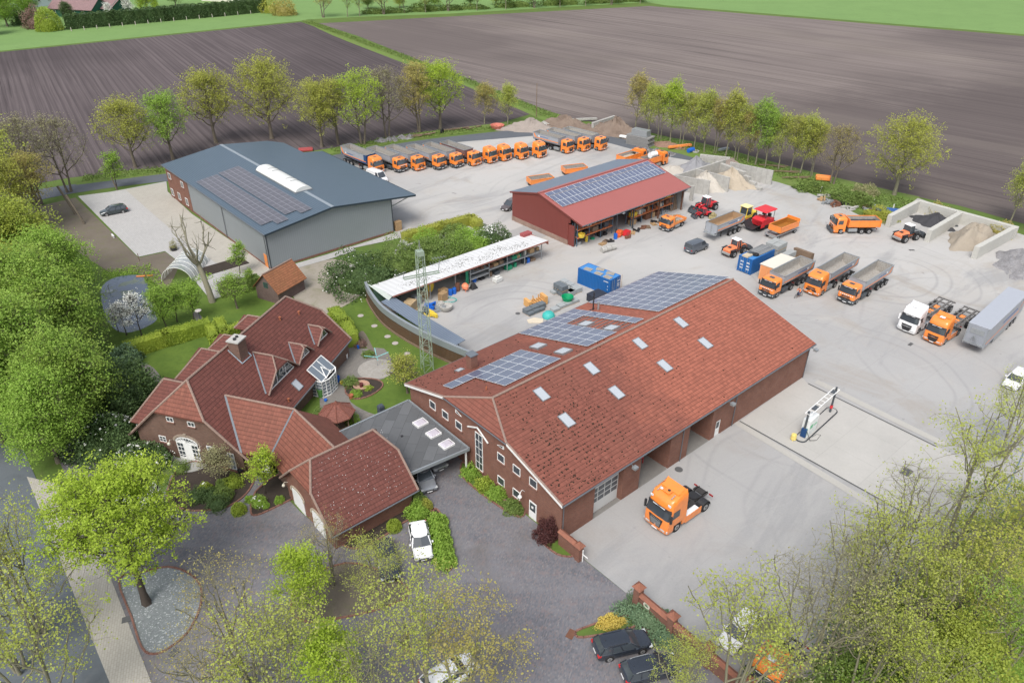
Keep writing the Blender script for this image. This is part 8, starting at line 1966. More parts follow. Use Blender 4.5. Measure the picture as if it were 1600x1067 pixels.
bush(1350, 305, 2.5, 2.0, 'grey brown bush under the large olive tree', 'greyish', .22, 1600); bush(1465, 335, 2.2, 2.0, 'brown bush behind the back bay wall', 'brown', .22, 1400); bush(1560, 365, 2.5, 2.0, 'olive bush behind the gravel bay', 'brown', .22, 1600)
for i, (x, y, r, lf) in enumerate(((1420, 1010, 5, 'mid'), (1500, 960, 6, 'densey'), (1560, 900, 6, 'densey'), (1620, 850, 6, 'mid'), (1480, 1050, 6, 'fresh'), (1400, 1090, 6, 'mid'), (1560, 1040, 5, 'dense'), (1300, 1130, 5, 'mid'), (1630, 960, 6, 'dense'), (1440, 1130, 6, 'dense'))):
 bush(x, y, r, r*.6, f'undergrowth clump of the right bottom thicket, {ords[i]} counted from the pale pad down', lf, .2, 6500, lump=.38, group='undergrowth of the thicket', rz=i)
FT = 'distant trees along the top edge'
lbs = ['leftmost', 'second', 'third', 'fourth', 'fifth', 'sixth', 'seventh', 'eighth', 'ninth', 'tenth', 'eleventh', 'twelfth', 'thirteenth', 'rightmost']
for i, (x, y) in enumerate([(505, 28), (543, 27), (562, 26), (600, 23), (632, 21), (665, 20), (700, 18), (745, 17), (790, 15), (835, 13), (875, 12), (915, 10), (955, 8), (1000, 6)]):
 tree('thin' if i % 3 else 'oak3', x, y, f'distant sparse tree on the top edge, {lbs[i]} of the line between the fields', 1.15 if i % 3 else .95, i, ['brown', 'oak', 'dense'][(i*2) % 3], FT)
for i, x in enumerate((585, 612, 655, 671, 705, 738, 790, 812, 860, 884, 930, 948, 990)): bush(x, 22-(x-585)*.047, 6+(x%5), 2.5+(x%3)*1.3, f'low dark shrubs under the distant tree line, {ords[i]} from the left', 'mid', .5, 900, 2, group='distant shrubs', rz=.1)
bush(445, 24, 6, 7, 'bare brown bush at the right end of the conifer hedge', 'brown', .45, 2200, 5); bush(424, 20, 5, 6, 'olive bush against the end of the conifer hedge', 'oak', .45, 1600, 5)
bush(78, 48, 5.2, 8.6, 'round pale green tree before the green barn', 'laurel', .4, 3800, lump=.06, name='tree', cat='tree'); bush(58, 44, 5, 8, 'brown purple tree left of the round pale one', 'pinkb', .45, 2200, name='tree', cat='tree')
bush(38, 38, 5, 6, 'dark shrub at the far left meadow edge', 'dark', .45, 1800)
for i, (k, x, y, s, lf, lb) in enumerate((('dense1', 12, 42, 1.0, 'fresh', 'green tree at the top left corner'), ('dense2', -15, 55, .9, 'mid', 'dark green tree cut by the left edge near the top'), ('dense1', 45, 30, .95, 'fresh', 'fresh green tree before the pale grey roof'), ('dense1', -20, 30, 1.1, 'dense', 'tall green tree behind the top left corner'),
 ('dense2', 150, 24, .8, 'dark', 'dark tree behind the conifer hedge, left part'), ('dense2', 185, 20, .85, 'dark', 'dark tree behind the conifer hedge near the blossoms'), ('dense1', 230, 14, .8, 'dark', 'dark tree behind the middle of the conifer hedge'), ('dense2', 275, 10, .8, 'mid', 'green tree behind the middle of the conifer hedge'), ('dense1', 365, 2, .8, 'dark', 'dark tree behind the right part of the conifer hedge'), ('young', 172, 33, 1.1, 'white', 'white blossoming tree behind the conifer hedge, left one'), ('young', 205, 28, 1.35, 'white', 'white blossoming tree behind the conifer hedge, right one'), ('young', 226, 26, 1.4, 'bright', 'bright green young tree behind the conifer hedge'), ('young', 245, 24, 1.3, 'bright', 'second bright green tree behind the conifer hedge'), ('dense2', 108, 34, .55, 'dark', 'conical dark tree before the green barn'))):
 tree(k, x, y, lb, s, i, lf, 'trees round the far houses')
for i, x in enumerate((575, 625, 680, 735, 775, 830, 870, 925, 970)): tree('dense2', x, 14-(x-585)*.03, f'distant leafy tree behind the top tree line, {ords[i]} from the left', .6, i, ['mid', 'oak', 'dense'][i % 3], FT)
def tufts(name, polys, n, lf, ls, label, h=.25):
 rng = np.random.default_rng(len(polys)+n); P = []
 for a, b, w in polys:
  a, b = G(*a), G(*b); L = (b-a).length; d = (b-a)/L; nn = Vector((-d.y, d.x, 0)); k = int(n*L*w/1000)
  s = rng.uniform(0, L, k); q = np.clip(rng.normal(0, 1, k), -1.5, 1.5)*w*.3; P.append(np.array(a[:])+np.array(d[:])*s[:, None]+np.array(nn[:])*q[:, None]+np.array([0, 0, 1])*np.abs(rng.normal(0, h, k))[:, None])
 V, F = quads(np.concatenate(P), ls, rng, .2); o = bpy.data.objects.new(name, npmesh(name, V, F, LF[lf])); C.objects.link(o); setp(o, label, 'grass', kind='stuff')
tufts('verge_grass', [((130, 279), (258, 266), 5), ((520, 236), (640, 214), 4), ((640, 214), (830, 194), 4), ((480, 34), (640, 93), 4), ((640, 93), (740, 131), 4), ((740, 131), (880, 190), 4), ((1010, 217), (1120, 240), 6), ((1120, 240), (1290, 290), 6), ((1290, 290), (1430, 325), 6)], 15000, 'mid', .32, 'tall weeds and grass on the verges between fields and yard')
tufts('pond_reeds', [((160, 430), (235, 420), 3), ((235, 425), (262, 500), 2.5), ((262, 455), (330, 430), 2.5)], 30000, 'fresh', .25, 'rough grass round the pond')
tufts('thicket_floor', [((1420, 1040), (1680, 880), 12), ((1330, 1130), (1500, 1060), 10)], 14000, 'mid', .4, 'brambles and ground cover under the right bottom thicket', .6)
# -- bays, heaps, stores and small things
def wpt(p): return Vector((p[0], p[1], 0))
def conc_wall(label, a, b, h0, h1=None, th=.35, group='upright concrete bay walls', blocks=False, cap=False):
 a, b = wpt(a), wpt(b); d = b-a; L = d.length; h1 = h1 or h0; t = MB()
 if blocks:
  n = int(L/1.6); rows = 4
  for r in range(rows):
   k = n-int((rows-1-r)*0)-r if r else n
   for i in range(max(1, n-r)):
    t.box(i*1.6+.01, i*1.6+1.59, -.4, .4, r*.62+.005, r*.62+.615)
 else:
  n = int(L/1.25)+1
  for i in range(n):
   x0, x1 = i*L/n, (i+1)*L/n; hh = h0+(h1-h0)*(i+.5)/n
   t.box(x0+.01, x1-.01, -th/2, th/2, 0, hh)
  t.box(0, L, -.9, .9, 0, .15) if False else None
 return solo('bay_wall', t, M_CONC, label, 'concrete wall', a, math.atan2(d.y, d.x), group, bevel=.02)
E_ = lambda x, y: (1030+x/8, 220+y/8)
def gz(x, y, z): p = G(*E_(x, y), z); return (p.x, p.y)
conc_wall('dark stained concrete wall left of the white sand, touching the red shed side', gz(200, 430, 3), gz(640, 500, 3), 3)
conc_wall('concrete wall between white and yellow sand', gz(470, 350, 3), gz(885, 460, 3), 3)
conc_wall('tall concrete wall behind the yellow sand, farthest right of the sand bays', gz(890, 265, 3.0), gz(1430, 375, 3.0), 3.0)
conc_wall('concrete rear wall of the sand bays', gz(200, 430, 3), gz(830, 228, 3), 2.9)
conc_wall('short grey concrete wall stub at the red shed corner', gz(440, 570, 3), gz(400, 560, 3), 3.0)
conc_wall('stepped wall of pale stacked concrete blocks beside the yellow sand', gz(700, 330, 1.2), gz(1310, 640, 0.), 2.4, blocks=True, group=None)
k = MB()
for i in range(4):
 for r in range(2): k.box(i*1.6+.01, i*1.6+1.59, -.4, .4, r*.8+.005, r*.8+.79)
a, b = G(*E_(500, 260)), G(*E_(770, 290)); solo('block_row', k, M_CONC, 'row of white concrete blocks beside the lane end', 'concrete blocks', a, math.atan2((b-a).y, (b-a).x), bevel=.03)
def heap(label, cx, cy, rx, ry, h, m, rz=0, cat='heap', name='heap', rough=.06, seed=1, flat=0, px=True, ls=None):
 n, k = 40, 16; rng = random.Random(seed); V = []; F = []
 ph = [rng.uniform(0, 6.28) for _ in range(6)]
 for j in range(k+1):
  f = j/k
  for i in range(n):
   a = 2*PI*i/n; rr = 1+.10*math.sin(3*a+ph[0])+.07*math.sin(5*a+ph[1])
   z = h*max(0, (1-f))**1.15 if not flat else h*min(1, (1-f)*1.6)*(1-.25*f)
   z *= 1+.16*math.sin(3*a+f*5+ph[2])+.12*math.sin(7*a-f*9+ph[3])*f
   rr *= 1+.08*math.sin(9*a+ph[4])
   z += rng.uniform(-1, 1)*rough*h*(1 if 0 < j < k else 0)
   V.append((rx*rr*f*math.cos(a), ry*rr*f*math.sin(a), max(-.02, z)))
 for j in range(k):
  for i in range(n): F.append((j*n+i, (j+1)*n+i, (j+1)*n+(i+1) % n, j*n+(i+1) % n))
 mb = MB(); mb.add(V, F); o = part(name, mb, m, smooth=80); p = G(cx, cy) if px else Vector((cx, cy, 0)); o.location = p+Vector((0, 0, .02)); o.rotation_euler = (0, 0, rz)
 return setp(o, label, cat)
heap('pale white sand heap between the first two bay walls', *gz(560, 560, .3), 4.6, 2.6, 3.0, M_SANDW, R(-45), px=False)
heap('yellow brown sand heap spilling out between wall and stacked blocks', *gz(880, 520, .3), 5.6, 3.0, 3.1, M_HAYSAND, R(-45), seed=2, px=False)
heap('grey grit heap behind the sand bay rear wall', *gz(450, 330, .3), 4.5, 3.2, 2.4, plain('grey grit', (.25, .25, .26), .95), R(40), seed=3, px=False)
heap('low pale sand spill behind the red shed', *gz(130, 380, 0), 6.5, 2.6, 1.0, M_SANDW, R(30), seed=4, px=False)
heap('brown sand heap behind the stacked blocks', *gz(900, 330, .5), 4.2, 2.2, 2.2, plain('brown grey sand', (.26, .21, .18), .95), R(-45), seed=7, px=False)
def block_bay(label, a, b, h=2.2, th=.8):
 a, b = wpt(a), wpt(b); d = b-a; L = d.length; t = MB(); n = max(2, round(L/1.6)); s = L/n
 for r in range(3):
  for i in range(n):
   x0 = i*s+(s/2 if r % 2 else 0); x1 = min(L, x0+s)
   t.box(x0+.006, x1-.006, -th/2, th/2, r*h/3, (r+1)*h/3-.008)
   if r % 2 and i == 0: t.box(.0, s/2-.006, -th/2, th/2, r*h/3, (r+1)*h/3-.008)
 return solo('bay_wall', t, plain('pale concrete blocks', (.47, .46, .42), .85, 0, .12, 1), label, 'concrete wall', a, math.atan2(d.y, d.x), 'pale block walls of the gravel bays', bevel=.02)
block_bay('pale block wall left of the black chippings', (66.3, 123.6), (74.6, 130.9)); block_bay('long pale block wall closing the gravel bays towards the field', (74.9, 131.1), (85.9, 118.5))
block_bay('pale block wall between black chippings and brown gravel', (70.2, 117.1), (79.4, 125.2)); block_bay('pale block wall right of the brown gravel', (74.6, 110.4), (85.2, 118.6))
heap('black chippings heap inside the left gravel bay', 75.8, 125.6, 3.9, 3.6, 1.7, M_BLKGR, R(-48), px=False, seed=5); heap('big brown gravel heap filling the middle bay', 78.4, 117.8, 6.0, 3.6, 2.6, M_GRVL, R(41), px=False, seed=6, flat=1)
heap('grey broken rubble heap at the right edge', 84.5, 107.5, 8.5, 6.5, 2.9, M_RUB, R(41), px=False, seed=8, rough=.18)
heap('pale earth heap left of the trio of tippers', 828, 205-2, 8.0, 3.0, 2.6, plain('pinkish rubble earth', (.29, .25, .22), .95, 0, .3, 1), R(-8), seed=9, rough=.1)
heap('long brown earth heap behind the trio of tippers', 882, 203, 11, 4.0, 3.2, M_EARTH, R(-12), seed=10, rough=.12)
heap('brown earth heap right of the concrete slab wall', 962, 208, 9, 4.0, 3.4, M_EARTH, R(-40), seed=11, rough=.14)
heap('low earth heap with stones by the lane end', 1042, 228, 5, 2.2, .9, plain('reddish earth', (.24, .15, .11), .95, 0, .3, 2), R(-30), seed=12, rough=.2)
for i, (x, y, r, lb) in enumerate(((850, 203, 1.6, 'pale sheet covered heap between the two earth heaps'),)): heap(lb, x, y, 4, 2.2, 1.9, M_CONC, R(-20), seed=14)
k = MB(); k.box(0, 9, -.3, .3, 0, 2.2); a, b = G(925, 206), G(958, 195); solo('slab_wall', k, M_CONC, 'white concrete slab wall among the earth heaps', 'concrete wall', a, math.atan2((b-a).y, (b-a).x), bevel=.04)
k = MB()
for r in range(7): k.box(-3+.1*(r % 2), 3-.15*(r % 3), -1.5, 1.4, r*.32, r*.32+.27)
solo('slab_stack', k, plain('old grey slabs', (.23, .225, .215), .9, 0, .2, 2), 'tall stack of old grey slabs beside the lane bend', 'slab stack', G(1000, 226), R(-38), bevel=.02)
k = MB(); k.box(-2, 2, -1, 1, 2.3, 3.5); k.box(-2.1, 2.1, -1.1, 1.1, 2.25, 2.3); solo('grey_crate', k, M_STEEL, 'grey crate on top of the slab stack by the lane', 'crate', G(1000, 226), R(-38), bevel=.03)
for x, y, l, a, m, lb in ((912, 190, 7, 10, M_CONC, 'white beam on the earth heap behind the trio'), (1062, 232, 6, 20, M_ORANGEP, 'orange boom lying on the verge near the blue barrel'), (980, 218, 4, -30, M_WHITE, 'white slabs lying in the earth right of the trio'), (1130, 237, 3, 30, M_STEEL, 'pale boat shaped tub lying under the slim trees')):
 k = MB(); k.box(-l/2, l/2, -.3, .3, .3, .75); k.box(-l/2+.3, l/2-.3, -.2, .2, .75, .85); solo('beam', k, m, lb, 'beam', G(x, y), R(a), bevel=.04)
k = MB(); k.cyl((-.9, 0, .5), (.9, 0, .5), .5, n=14); solo('barrel', k, M_BLUEP, 'blue barrel lying on the verge', 'barrel', G(1079, 238), R(40), bevel=.05)
k = MB(); k.lathe([(.8, 0), (.8, .35), (.6, .35), (.55, .1)], 16); solo('concrete_ring', k, M_CONC, 'pale concrete ring leaning on the verge beside the blue barrel', 'concrete ring', G(1087, 238))
k = MB(); k.cyl((0, -.2, .6), (0, .2, .6), .6, n=16); k.cyl((0, -.22, .6), (0, .22, .6), .3, n=12); solo('round_scrap', k, M_BLACK, 'big old wheel lying on the verge behind the sixth tipper', 'tyre', G(691, 209), R(60), bevel=.05)
k = MB(); k.lathe([(.6, 0), (1.5, .2), (1.8, .9), (1.7, .9), (1.4, .35), (.1, .3)], 14); solo('tub', k, plain('faded red tub', (.5, .16, .12), .7), 'faded red tub on the verge left of the earth heap', 'tub', G(777, 201))
for i, (x, y) in enumerate(((645, 216), (658, 213), (668, 212), (705, 205), (720, 203), (740, 202))):
 k = MB(); rr = random.Random(i); k.rbox(0, 0, .3, 4.5, .25, .22, rr.uniform(-.2, .2)); k.rbox(.4, .6, .1, 3.8, .22, .2, rr.uniform(-.4, .4)); solo('old_timber', k, M_WOODD, f'weathered beams lying on the verge, {ords[i]} pile from the left', 'timber', G(x, y), R(12+5*i), 'old beams along the lane')
for i, (x, y) in enumerate(((596, 222), (608, 220), (616, 219), (628, 217), (640, 216), (1010, 236), (1026, 238), (1046, 243))):
 heap(f'small pile of rubble stones on the verge, {ords[i]} from the left', x, y, 1.6, .9, .8, M_RUB, i, seed=20+i, rough=.35, name='rubble_pile')
JX = [(1284, 313, 'pallet', M_WOOD), (1296, 318, 'grey', M_STEEL), (1304, 322, 'rust', M_RUST), (1315, 320, 'hose', M_BLACKP), (1325, 326, 'pale', M_CONC), (1334, 322, 'timber', M_WOODD), (1312, 312, 'slabs', M_CONC), (1345, 324, 'iron', M_RUST), (1356, 330, 'beam', M_STEEL), (1366, 336, 'rust2', M_RUST), (1292, 310, 'stone', M_CONC), (1350, 318, 'rails', M_RUST)]
for i, (x, y, n_, m) in enumerate(JX):
 k = MB(); rr = random.Random(40+i)
 for q in range(6): k.rbox(rr.uniform(-1, 1), rr.uniform(-.6, .6), rr.uniform(0, .4), rr.uniform(.5, 2.2), rr.uniform(.15, .6), rr.uniform(.15, .5), rr.uniform(0, 3))
 solo('scrap_pile', k, m, f'small scrap pile behind the three axle tipper, {ords[i]} in the strip from the left', 'scrap pile', G(x, y), rr.random()*3, 'scrap along the verge')
k = MB(); k.box(-2.2, 2.2, -.9, .9, .3, .9); k.box(-2.3, -2.1, -.9, .9, .3, 1.3); solo('blue_tray', k, M_BLUES, 'blue metal tray left of the concrete bay wall', 'metal tray', G(1385, 334), R(-18), bevel=.03)
k = MB(); k.box(-1.4, 1.4, -.7, .7, .3, 1.1); k.box(-1.5, 1.5, -.1, .1, .5, 1.3); solo('orange_hopper', k, M_ORANGEP, 'orange spreader hopper on the verge beneath the leafless tree', 'hopper', G(1285, 283), R(-15), bevel=.15)
k = MB()
for i, (x, y) in enumerate(((1282, 300), (1364, 320), (1395, 328))):
 k = MB(); k.box(-.12, .12, -.04, .04, 0, 1.1); o = solo('warning_beacon', k, M_WHITE, f'red and white warning beacon on the verge, {ords[i]} from the left', 'beacon', G(x, y), R(20), 'warning beacons', bevel=.02)
for i in (0, 2, 4):
 k = MB(); k.bar((-3, 0, .4), (3, .3, .5), .16); k.bar((-2, .6, .3), (2.5, -.5, .45), .12); solo('pole_bundle', k, M_WOODD, f'thin pale poles lying across the verge, {ords[i]} bundle from the left', 'poles', G(1208+i*9, 262+i*4.6), R(-15+4*i), 'pole bundles under the slim trees')
def container(name, label, loc, az, m, top, L=6.06, panels=True, doors=True):
 t = thing(name, label, 'container', loc, az); w, h = 2.44, 2.59
 b = MB(); b.box(0, L, -w, 0, .12, h-.04); body = part('body', b, m, t)
 b = MB(); b.box(.04, L-.04, -w+.04, -.04, h-.04, h-.01); part('top', b, top, body)
 b = MB()
 for x in (0, L-.12):
  for y in (-w-.01, -.11): b.box(x-.01, x+.13, y, y+.12, 0, h)
 b.box(0, L, -w-.01, -w+.1, h-.1, h+.01); b.box(0, L, -.1, .01, h-.1, h+.01); b.box(0, .1, -w, 0, h-.1, h+.012); b.box(L-.1, L, -w, 0, h-.1, h+.012); b.box(0, L, -w-.01, -w+.1, .0, .14); b.box(0, L, -.1, .01, 0, .14); part('corner_frame', b, plain('container frame blue', (.012, .11, .35), .5, 0, .15, 2) if m == M_CBLUE else m, body)
 if doors:
  b = MB(); b.box(L+.0, L+.05, -w+.14, -w/2-.01, .15, h-.12); b.box(L+.0, L+.05, -w/2+.01, -.14, .15, h-.12); d = part('door_leaf', b, m, body)
  b = MB()
  for y in (-w+.45, -w/2-.35, -w/2+.35, -.45): b.cyl((L+.08, y, .15), (L+.08, y, h-.12), .025, n=6)
  part('locking_bar', b, M_STEEL, d)
  b = MB(); rr = random.Random(3)
  for y0 in (-w+.3, -w/2+.25):
   for z in (1.9, 1.45, 1.05):
    for q in range(4 if z > 1.8 else 2): b.box(L+.052, L+.057, y0+q*.17, y0+q*.17+.12, z, z+.16)
  part('door_lettering', b, M_WHITE, d)
 return t, w, h, L
zc = lambda x, y: (880+x/10.667, 380+y/10.667)
a, b = G(*zc(220, 400), 2.59), G(*zc(790, 625), 2.59); d = b-a
t, w, h, L = container('shipping_container', 'bright blue shipping container with five pallets on top, behind the hall', (b.x, b.y, 0), math.atan2(d.y, d.x)+PI, M_CBLUE, M_CBLUET, doors=False)
bb = MB(); bb.box(-.05, 0, -w+.14, -w/2-.01, .15, h-.12); bb.box(-.05, 0, -w/2+.01, -.14, .15, h-.12); dl = part('door_leaf', bb, M_CBLUE, t)
bb = MB(); [bb.cyl((-.08, y, .15), (-.08, y, h-.12), .025, n=6) for y in (-w+.45, -w/2-.35, -w/2+.35, -.45)]; part('locking_bar', bb, M_STEEL, dl)
bb = MB(); [bb.box(-.057, -.052, -w+.25+q*.16, -w+.37+q*.16, z, z+.16) for z in (1.9, 1.4, 1.1) for q in range(4)]; part('door_lettering', bb, M_WHITE, dl)
bb = MB(); [bb.box(.4+q*.17, .52+q*.17, .001, .008, 2.05, 2.2) for q in range(5)]; [bb.box(.4, .52, .001, .008, z, z+.12) for z in (1.4, .9)]; part('side_lettering', bb, M_WHITE, t)
F1 = t
def pallet(label, loc, rz, group='pallets', stack=1, m=None):
 k = MB();
 for s in range(stack):
  z = s*.144
  for y in (-.36, 0, .36): k.box(-.6, .6, y-.05, y+.05, z, z+.1)
  for i in range(7): k.box(-.6+i*.183, -.6+i*.183+.11, -.4, .4, z+.1, z+.122)
 return solo('pallet', k, m or M_WOOD, label, 'pallet', loc, rz, group)
fr = Frame((b.x, b.y), math.degrees(math.atan2(d.y, d.x)+PI))
for i, (x, y, lb) in enumerate(((.9, -.55, 'pale pallet on the blue container nearest the hall, front corner'), (2.6, -.55, 'pale pallet in the middle of the blue container front edge'), (4.6, -.6, 'pale pallet on the blue container farthest left'), (1.4, -1.8, 'pallet on the blue container rear edge near the doors'), (3.3, -1.85, 'pallet on the blue container rear edge, middle'))):
 p = fr.W(x, y, 2.6); pallet(lb, p, fr.a+.1*i, 'pallets on the blue container', m=plain('grey pallet wood', (.4, .36, .3), .9, 0, .3, 5))
for j, (x, y, z, hgt) in enumerate(((2.2, -2.9, 0, .0),)):
 k = MB(); k.tube([(0, 0, 0), (0, 0, 2.7)], .02, 5); k.tube([(0, .35, 0), (0, .35, 2.7)], .02, 5); [k.tube([(0, 0, q*.3), (0, .35, q*.3)], .015, 5) for q in range(1, 9)]; p = fr.W(-.1, -2.7); solo('ladder', k, M_WOOD, 'thin ladder leaning at the far side of the blue container', 'ladder', p, fr.a)
zd = lambda x, y: (1080+x/8, 300+y/8)
a, b = G(*zd(795, 835), 2.59), G(*zd(1090, 695), 2.59); dd = b-a
t2, *_ = container('shipping_container', 'dark blue shipping container with grey planks stacked on its roof, beside the loader', G(*zd(600, 790), 2.59)*1.0-Vector((0, 0, 2.59)), math.atan2(dd.y, dd.x), M_CBLUE, M_CBLUET, doors=False)
bb = MB(); bb.box(-.05, 0, -w+.14, -w/2-.01, .15, h-.12); bb.box(-.05, 0, -w/2+.01, -.14, .15, h-.12); dl = part('door_leaf', bb, M_CBLUE, t2)
bb = MB(); [bb.cyl((-.08, y, .15), (-.08, y, h-.12), .025, n=6) for y in (-w+.45, -w/2-.35, -w/2+.35, -.45)]; part('locking_bar', bb, M_STEEL, dl)
bb = MB(); [bb.box(-.057, -.052, y0+q*.2, y0+q*.2+.15, z, z+.22) for y0 in (-w+.35, -w/2+.25) for z in (1.75, 1.2, .7) for q in range(3)]; part('door_lettering', bb, M_WHITE, dl)
F2 = Frame((t2.location.x, t2.location.y), math.degrees(t2.rotation_euler.z))
k = MB(); rr = random.Random(9)
for q in range(16): k.rbox(rr.uniform(-.1, .1), -1.0+q*.135, rr.uniform(.0, .12), 4.2, .12, .1, rr.uniform(-.03, .03))
p = F2.W(4.1, -1.2, 2.6); solo('plank_stack', k, plain('grey boards', (.22, .225, .225), .9, 0, .2, 3), 'stack of grey boards lying on the dark blue container', 'planks', p, F2.a)
k = MB(); k.box(-.7, .7, -.5, .5, 0, .25); solo('roof_board', k, plain('pale board', (.5, .42, .3), .8), 'pale wooden board on the near end of the dark blue container', 'board', F2.W(.7, -1.0, 2.6), F2.a)
k = MB(); k.lathe([(.35, 0), (.5, .1), (.5, .25), (.35, .32), (.2, .25), (.2, .08)], 14); solo('spare_wheel', k, M_BLACK, 'black tyre on the dark blue container', 'tyre', F2.W(1.9, -1.7, 2.6))
k = MB(); k.box(-.5, .5, -.35, .35, 0, .3); solo('grey_box', k, M_DGREY, 'small dark box on the dark blue container beside the tyre', 'box', F2.W(1.7, -.8, 2.6), F2.a, bevel=.03)
k = MB(); k.box(0, 5.6, -2.45, 0, 0, 2.5); t3 = thing('site_container', 'orange site container with pale sheet roof between dark blue container and tipper', 'container', F2.W(.05, -3.85), F2.a)
part('body', k, plain('pale orange wall', (.78, .38, .17), .6, 0, .06), t3, bevel=.03); k = MB(); k.slab([(-.1, -2.55, 2.65), (5.7, -2.55, 2.65), (5.7, .1, 2.55), (-.1, .1, 2.55)], .1); part('roof', k, plain('pale cream roof', (.66, .61, .52), .6, 0, .06), t3)
k = MB(); k.box(-.03, 0, -2.3, -1.3, .1, 2.3); k.box(-.03, 0, -1.2, -.2, .1, 2.3); part('door_leaf', k, plain('orange door leaf', (.75, .3, .12), .6), t3, bevel=.02)
def stack(label, loc, rz, nx, ny, nz, m=None, s=(1.1, .9, .75), group='stacks of grey stone on pallets', gap=.06):
 k = MB(); k.use(m or M_PALLETB)
 for i in range(nx):
  for j in range(ny):
   for q in range(nz):
    r_ = random.Random(i*7+j*3+q); k.box(i*(s[0]+gap), i*(s[0]+gap)+s[0], j*(s[1]+gap), j*(s[1]+gap)+s[1], .12+q*(s[2]+.12), .12+q*(s[2]+.12)+s[2]-.1*r_.random())
 k.use(M_WOOD)
 for i in range(nx):
  for j in range(ny):
   for q in range(nz):
    z = q*(s[2]+.12)
    for f in (0, .45, .9): k.box(i*(s[0]+gap), i*(s[0]+gap)+s[0], j*(s[1]+gap)+f*s[1], j*(s[1]+gap)+f*s[1]+.08, z+.0, z+.12)
 return solo('stone_stack', k, None, label, 'stone stack', loc, rz, group)
stack('tall stack of grey kerb blocks beside the drawbar trailer', F2.W(7.0, -2.4), F2.a, 2, 2, 3, plain('grey blocks', (.33, .34, .33), .85, 0, .12, 2), group=None, s=(1.3, 1.1, .85))
stack('lower stack of grey kerb blocks right of the tall one', F2.W(7.2, -4.2), F2.a, 2, 1, 2, plain('grey blocks', (.33, .34, .33), .85, 0, .12, 2), group=None, s=(1.2, 1.1, .85))
k = MB(); [k.box(-1.6, 1.6, -.5+i*.25, -.38+i*.25, .1, 1.5-.05*i) for i in range(4)]; solo('panel_stack', k, M_WOODD, 'weathered board panels leaning behind the first grey tipper body', 'panels', G(1254, 404), R(-50))
zg = lambda x, y: (780+x/8.889, 430+y/8.889)
u41 = R(38)
for x, y, a_, nx, ny, nz, lb in ((760, 280, 38, 1, 1, 1, 'single low pallet of pale slabs at the left of the stone store'), (870, 310, 38, 1, 2, 2, 'double high pallet of grey stone in the stone store'), (985, 300, 38, 2, 1, 1, 'grey stone pallets left of the long kerbs'), (1060, 275, 130, 3, 1, 1, 'long row of grey kerbs beside the blue container'), (1130, 200, 130, 3, 1, 1, 'grey slab row nearest the blue container'),
 (380, 560, 38, 3, 1, 1, 'front row of dark grey stone pallets near the orange formwork'), (640, 490, 130, 1, 3, 1, 'pallets of pale slabs right of the dark front row'), (760, 530, 38, 1, 1, 1, 'pale slab pallet at the hall eave, left one'), (850, 480, 38, 1, 1, 1, 'pale slab pallet at the hall eave, second'), (940, 445, 38, 1, 1, 1, 'pale slab pallet at the hall eave, third'), (1030, 410, 38, 1, 1, 1, 'pale slab pallet at the hall eave, fourth')):
 dark = 'dark' in lb or 'double' in lb
 stack(lb, G(*zg(x, y)), R(a_), nx, ny, nz, plain('dark grey stone', (.13, .15, .165), .85, 0, .2, 3) if dark else plain('pale slabs', (.33, .35, .35), .85, 0, .15, 3), s=(1.15, .95, .7 if not 'slab' in lb else .45))
k = MB(); k.lathe([(.55, .15), (.85, .9), (.9, 1.1), (.84, 1.1), (.5, .3), (.05, .25)], 16); solo('green_tub', k, plain('green plastic', (.0, .28, .11), .5), 'round green tub among the stone pallets', 'tub', G(*zg(945, 385)), smooth=50)
k = MB(); k.lathe([(.02, .9), (.5, .85), (.85, .5), (.9, .1), (.8, 0)][::-1], 16); solo('teal_tub', k, M_TEAL, 'turquoise upturned tub near the hall eave', 'tub', G(*zg(685, 585)), smooth=50)
k = MB(); k.box(0, 2.0, -1.2, 1.2, 0, 1.15); k.box(-.02, 2.02, -1.22, 1.22, 1.15, 1.2); solo('site_trailer', k, plain('anthracite sheet', (.03, .035, .05), .6), 'dark sheeted box before the blue container at the hall eave', 'box', G(*zg(1290, 320)), R(-50), bevel=.04)
k = MB();
for i in range(6): k.box(i*.28, i*.28+.1, -.4, .4, .15, .55)
k.box(0, 1.7, -.45, -.4, .1, .2); k.box(0, 1.7, .4, .45, .1, .2); k.box(-.2, .1, -.5, .5, .1, .8); k.box(1.6, 1.9, -.5, .5, .1, .9); [k.box(q, q+.07, -.05, .05, .1, 1.1) for q in (.5, 1.1)]
solo('orange_formwork', k, plain('orange timber', (.62, .34, .12), .8, 0, .2, 3), 'orange wooden formwork frames behind the dark stone pallets', 'formwork', G(*zg(400, 445)), R(30)).scale = (1.5, 1.5, 1.5)
k = MB(); k.prism([(-1, -.5), (.9, -.8), (1.2, .3), (0, .9), (-1.1, .4)], 0, .12); solo('sand_board', k, plain('pale plywood', (.6, .52, .4), .8), 'pale plywood sheet lying at the hall eave', 'plywood', G(*zg(500, 640)), R(10))
k = MB(); [k.cyl((x0, 0, .45), (x0+.85, 0, .45), .48, n=14) for x0 in (0, .95, 1.9)]; solo('concrete_pipes', k, M_CONC, 'grey strapped roll of concrete pipes before the red shed', 'pipes', G(940, 395), R(32), bevel=.03)
def rs(name, mb, m, label, cat, x, y, z=0, a=0, bevel=None, group=None):
 p = RF.W(x, y, z); return solo(name, mb, m, label, cat, p, RF.a+a, group, bevel=bevel)
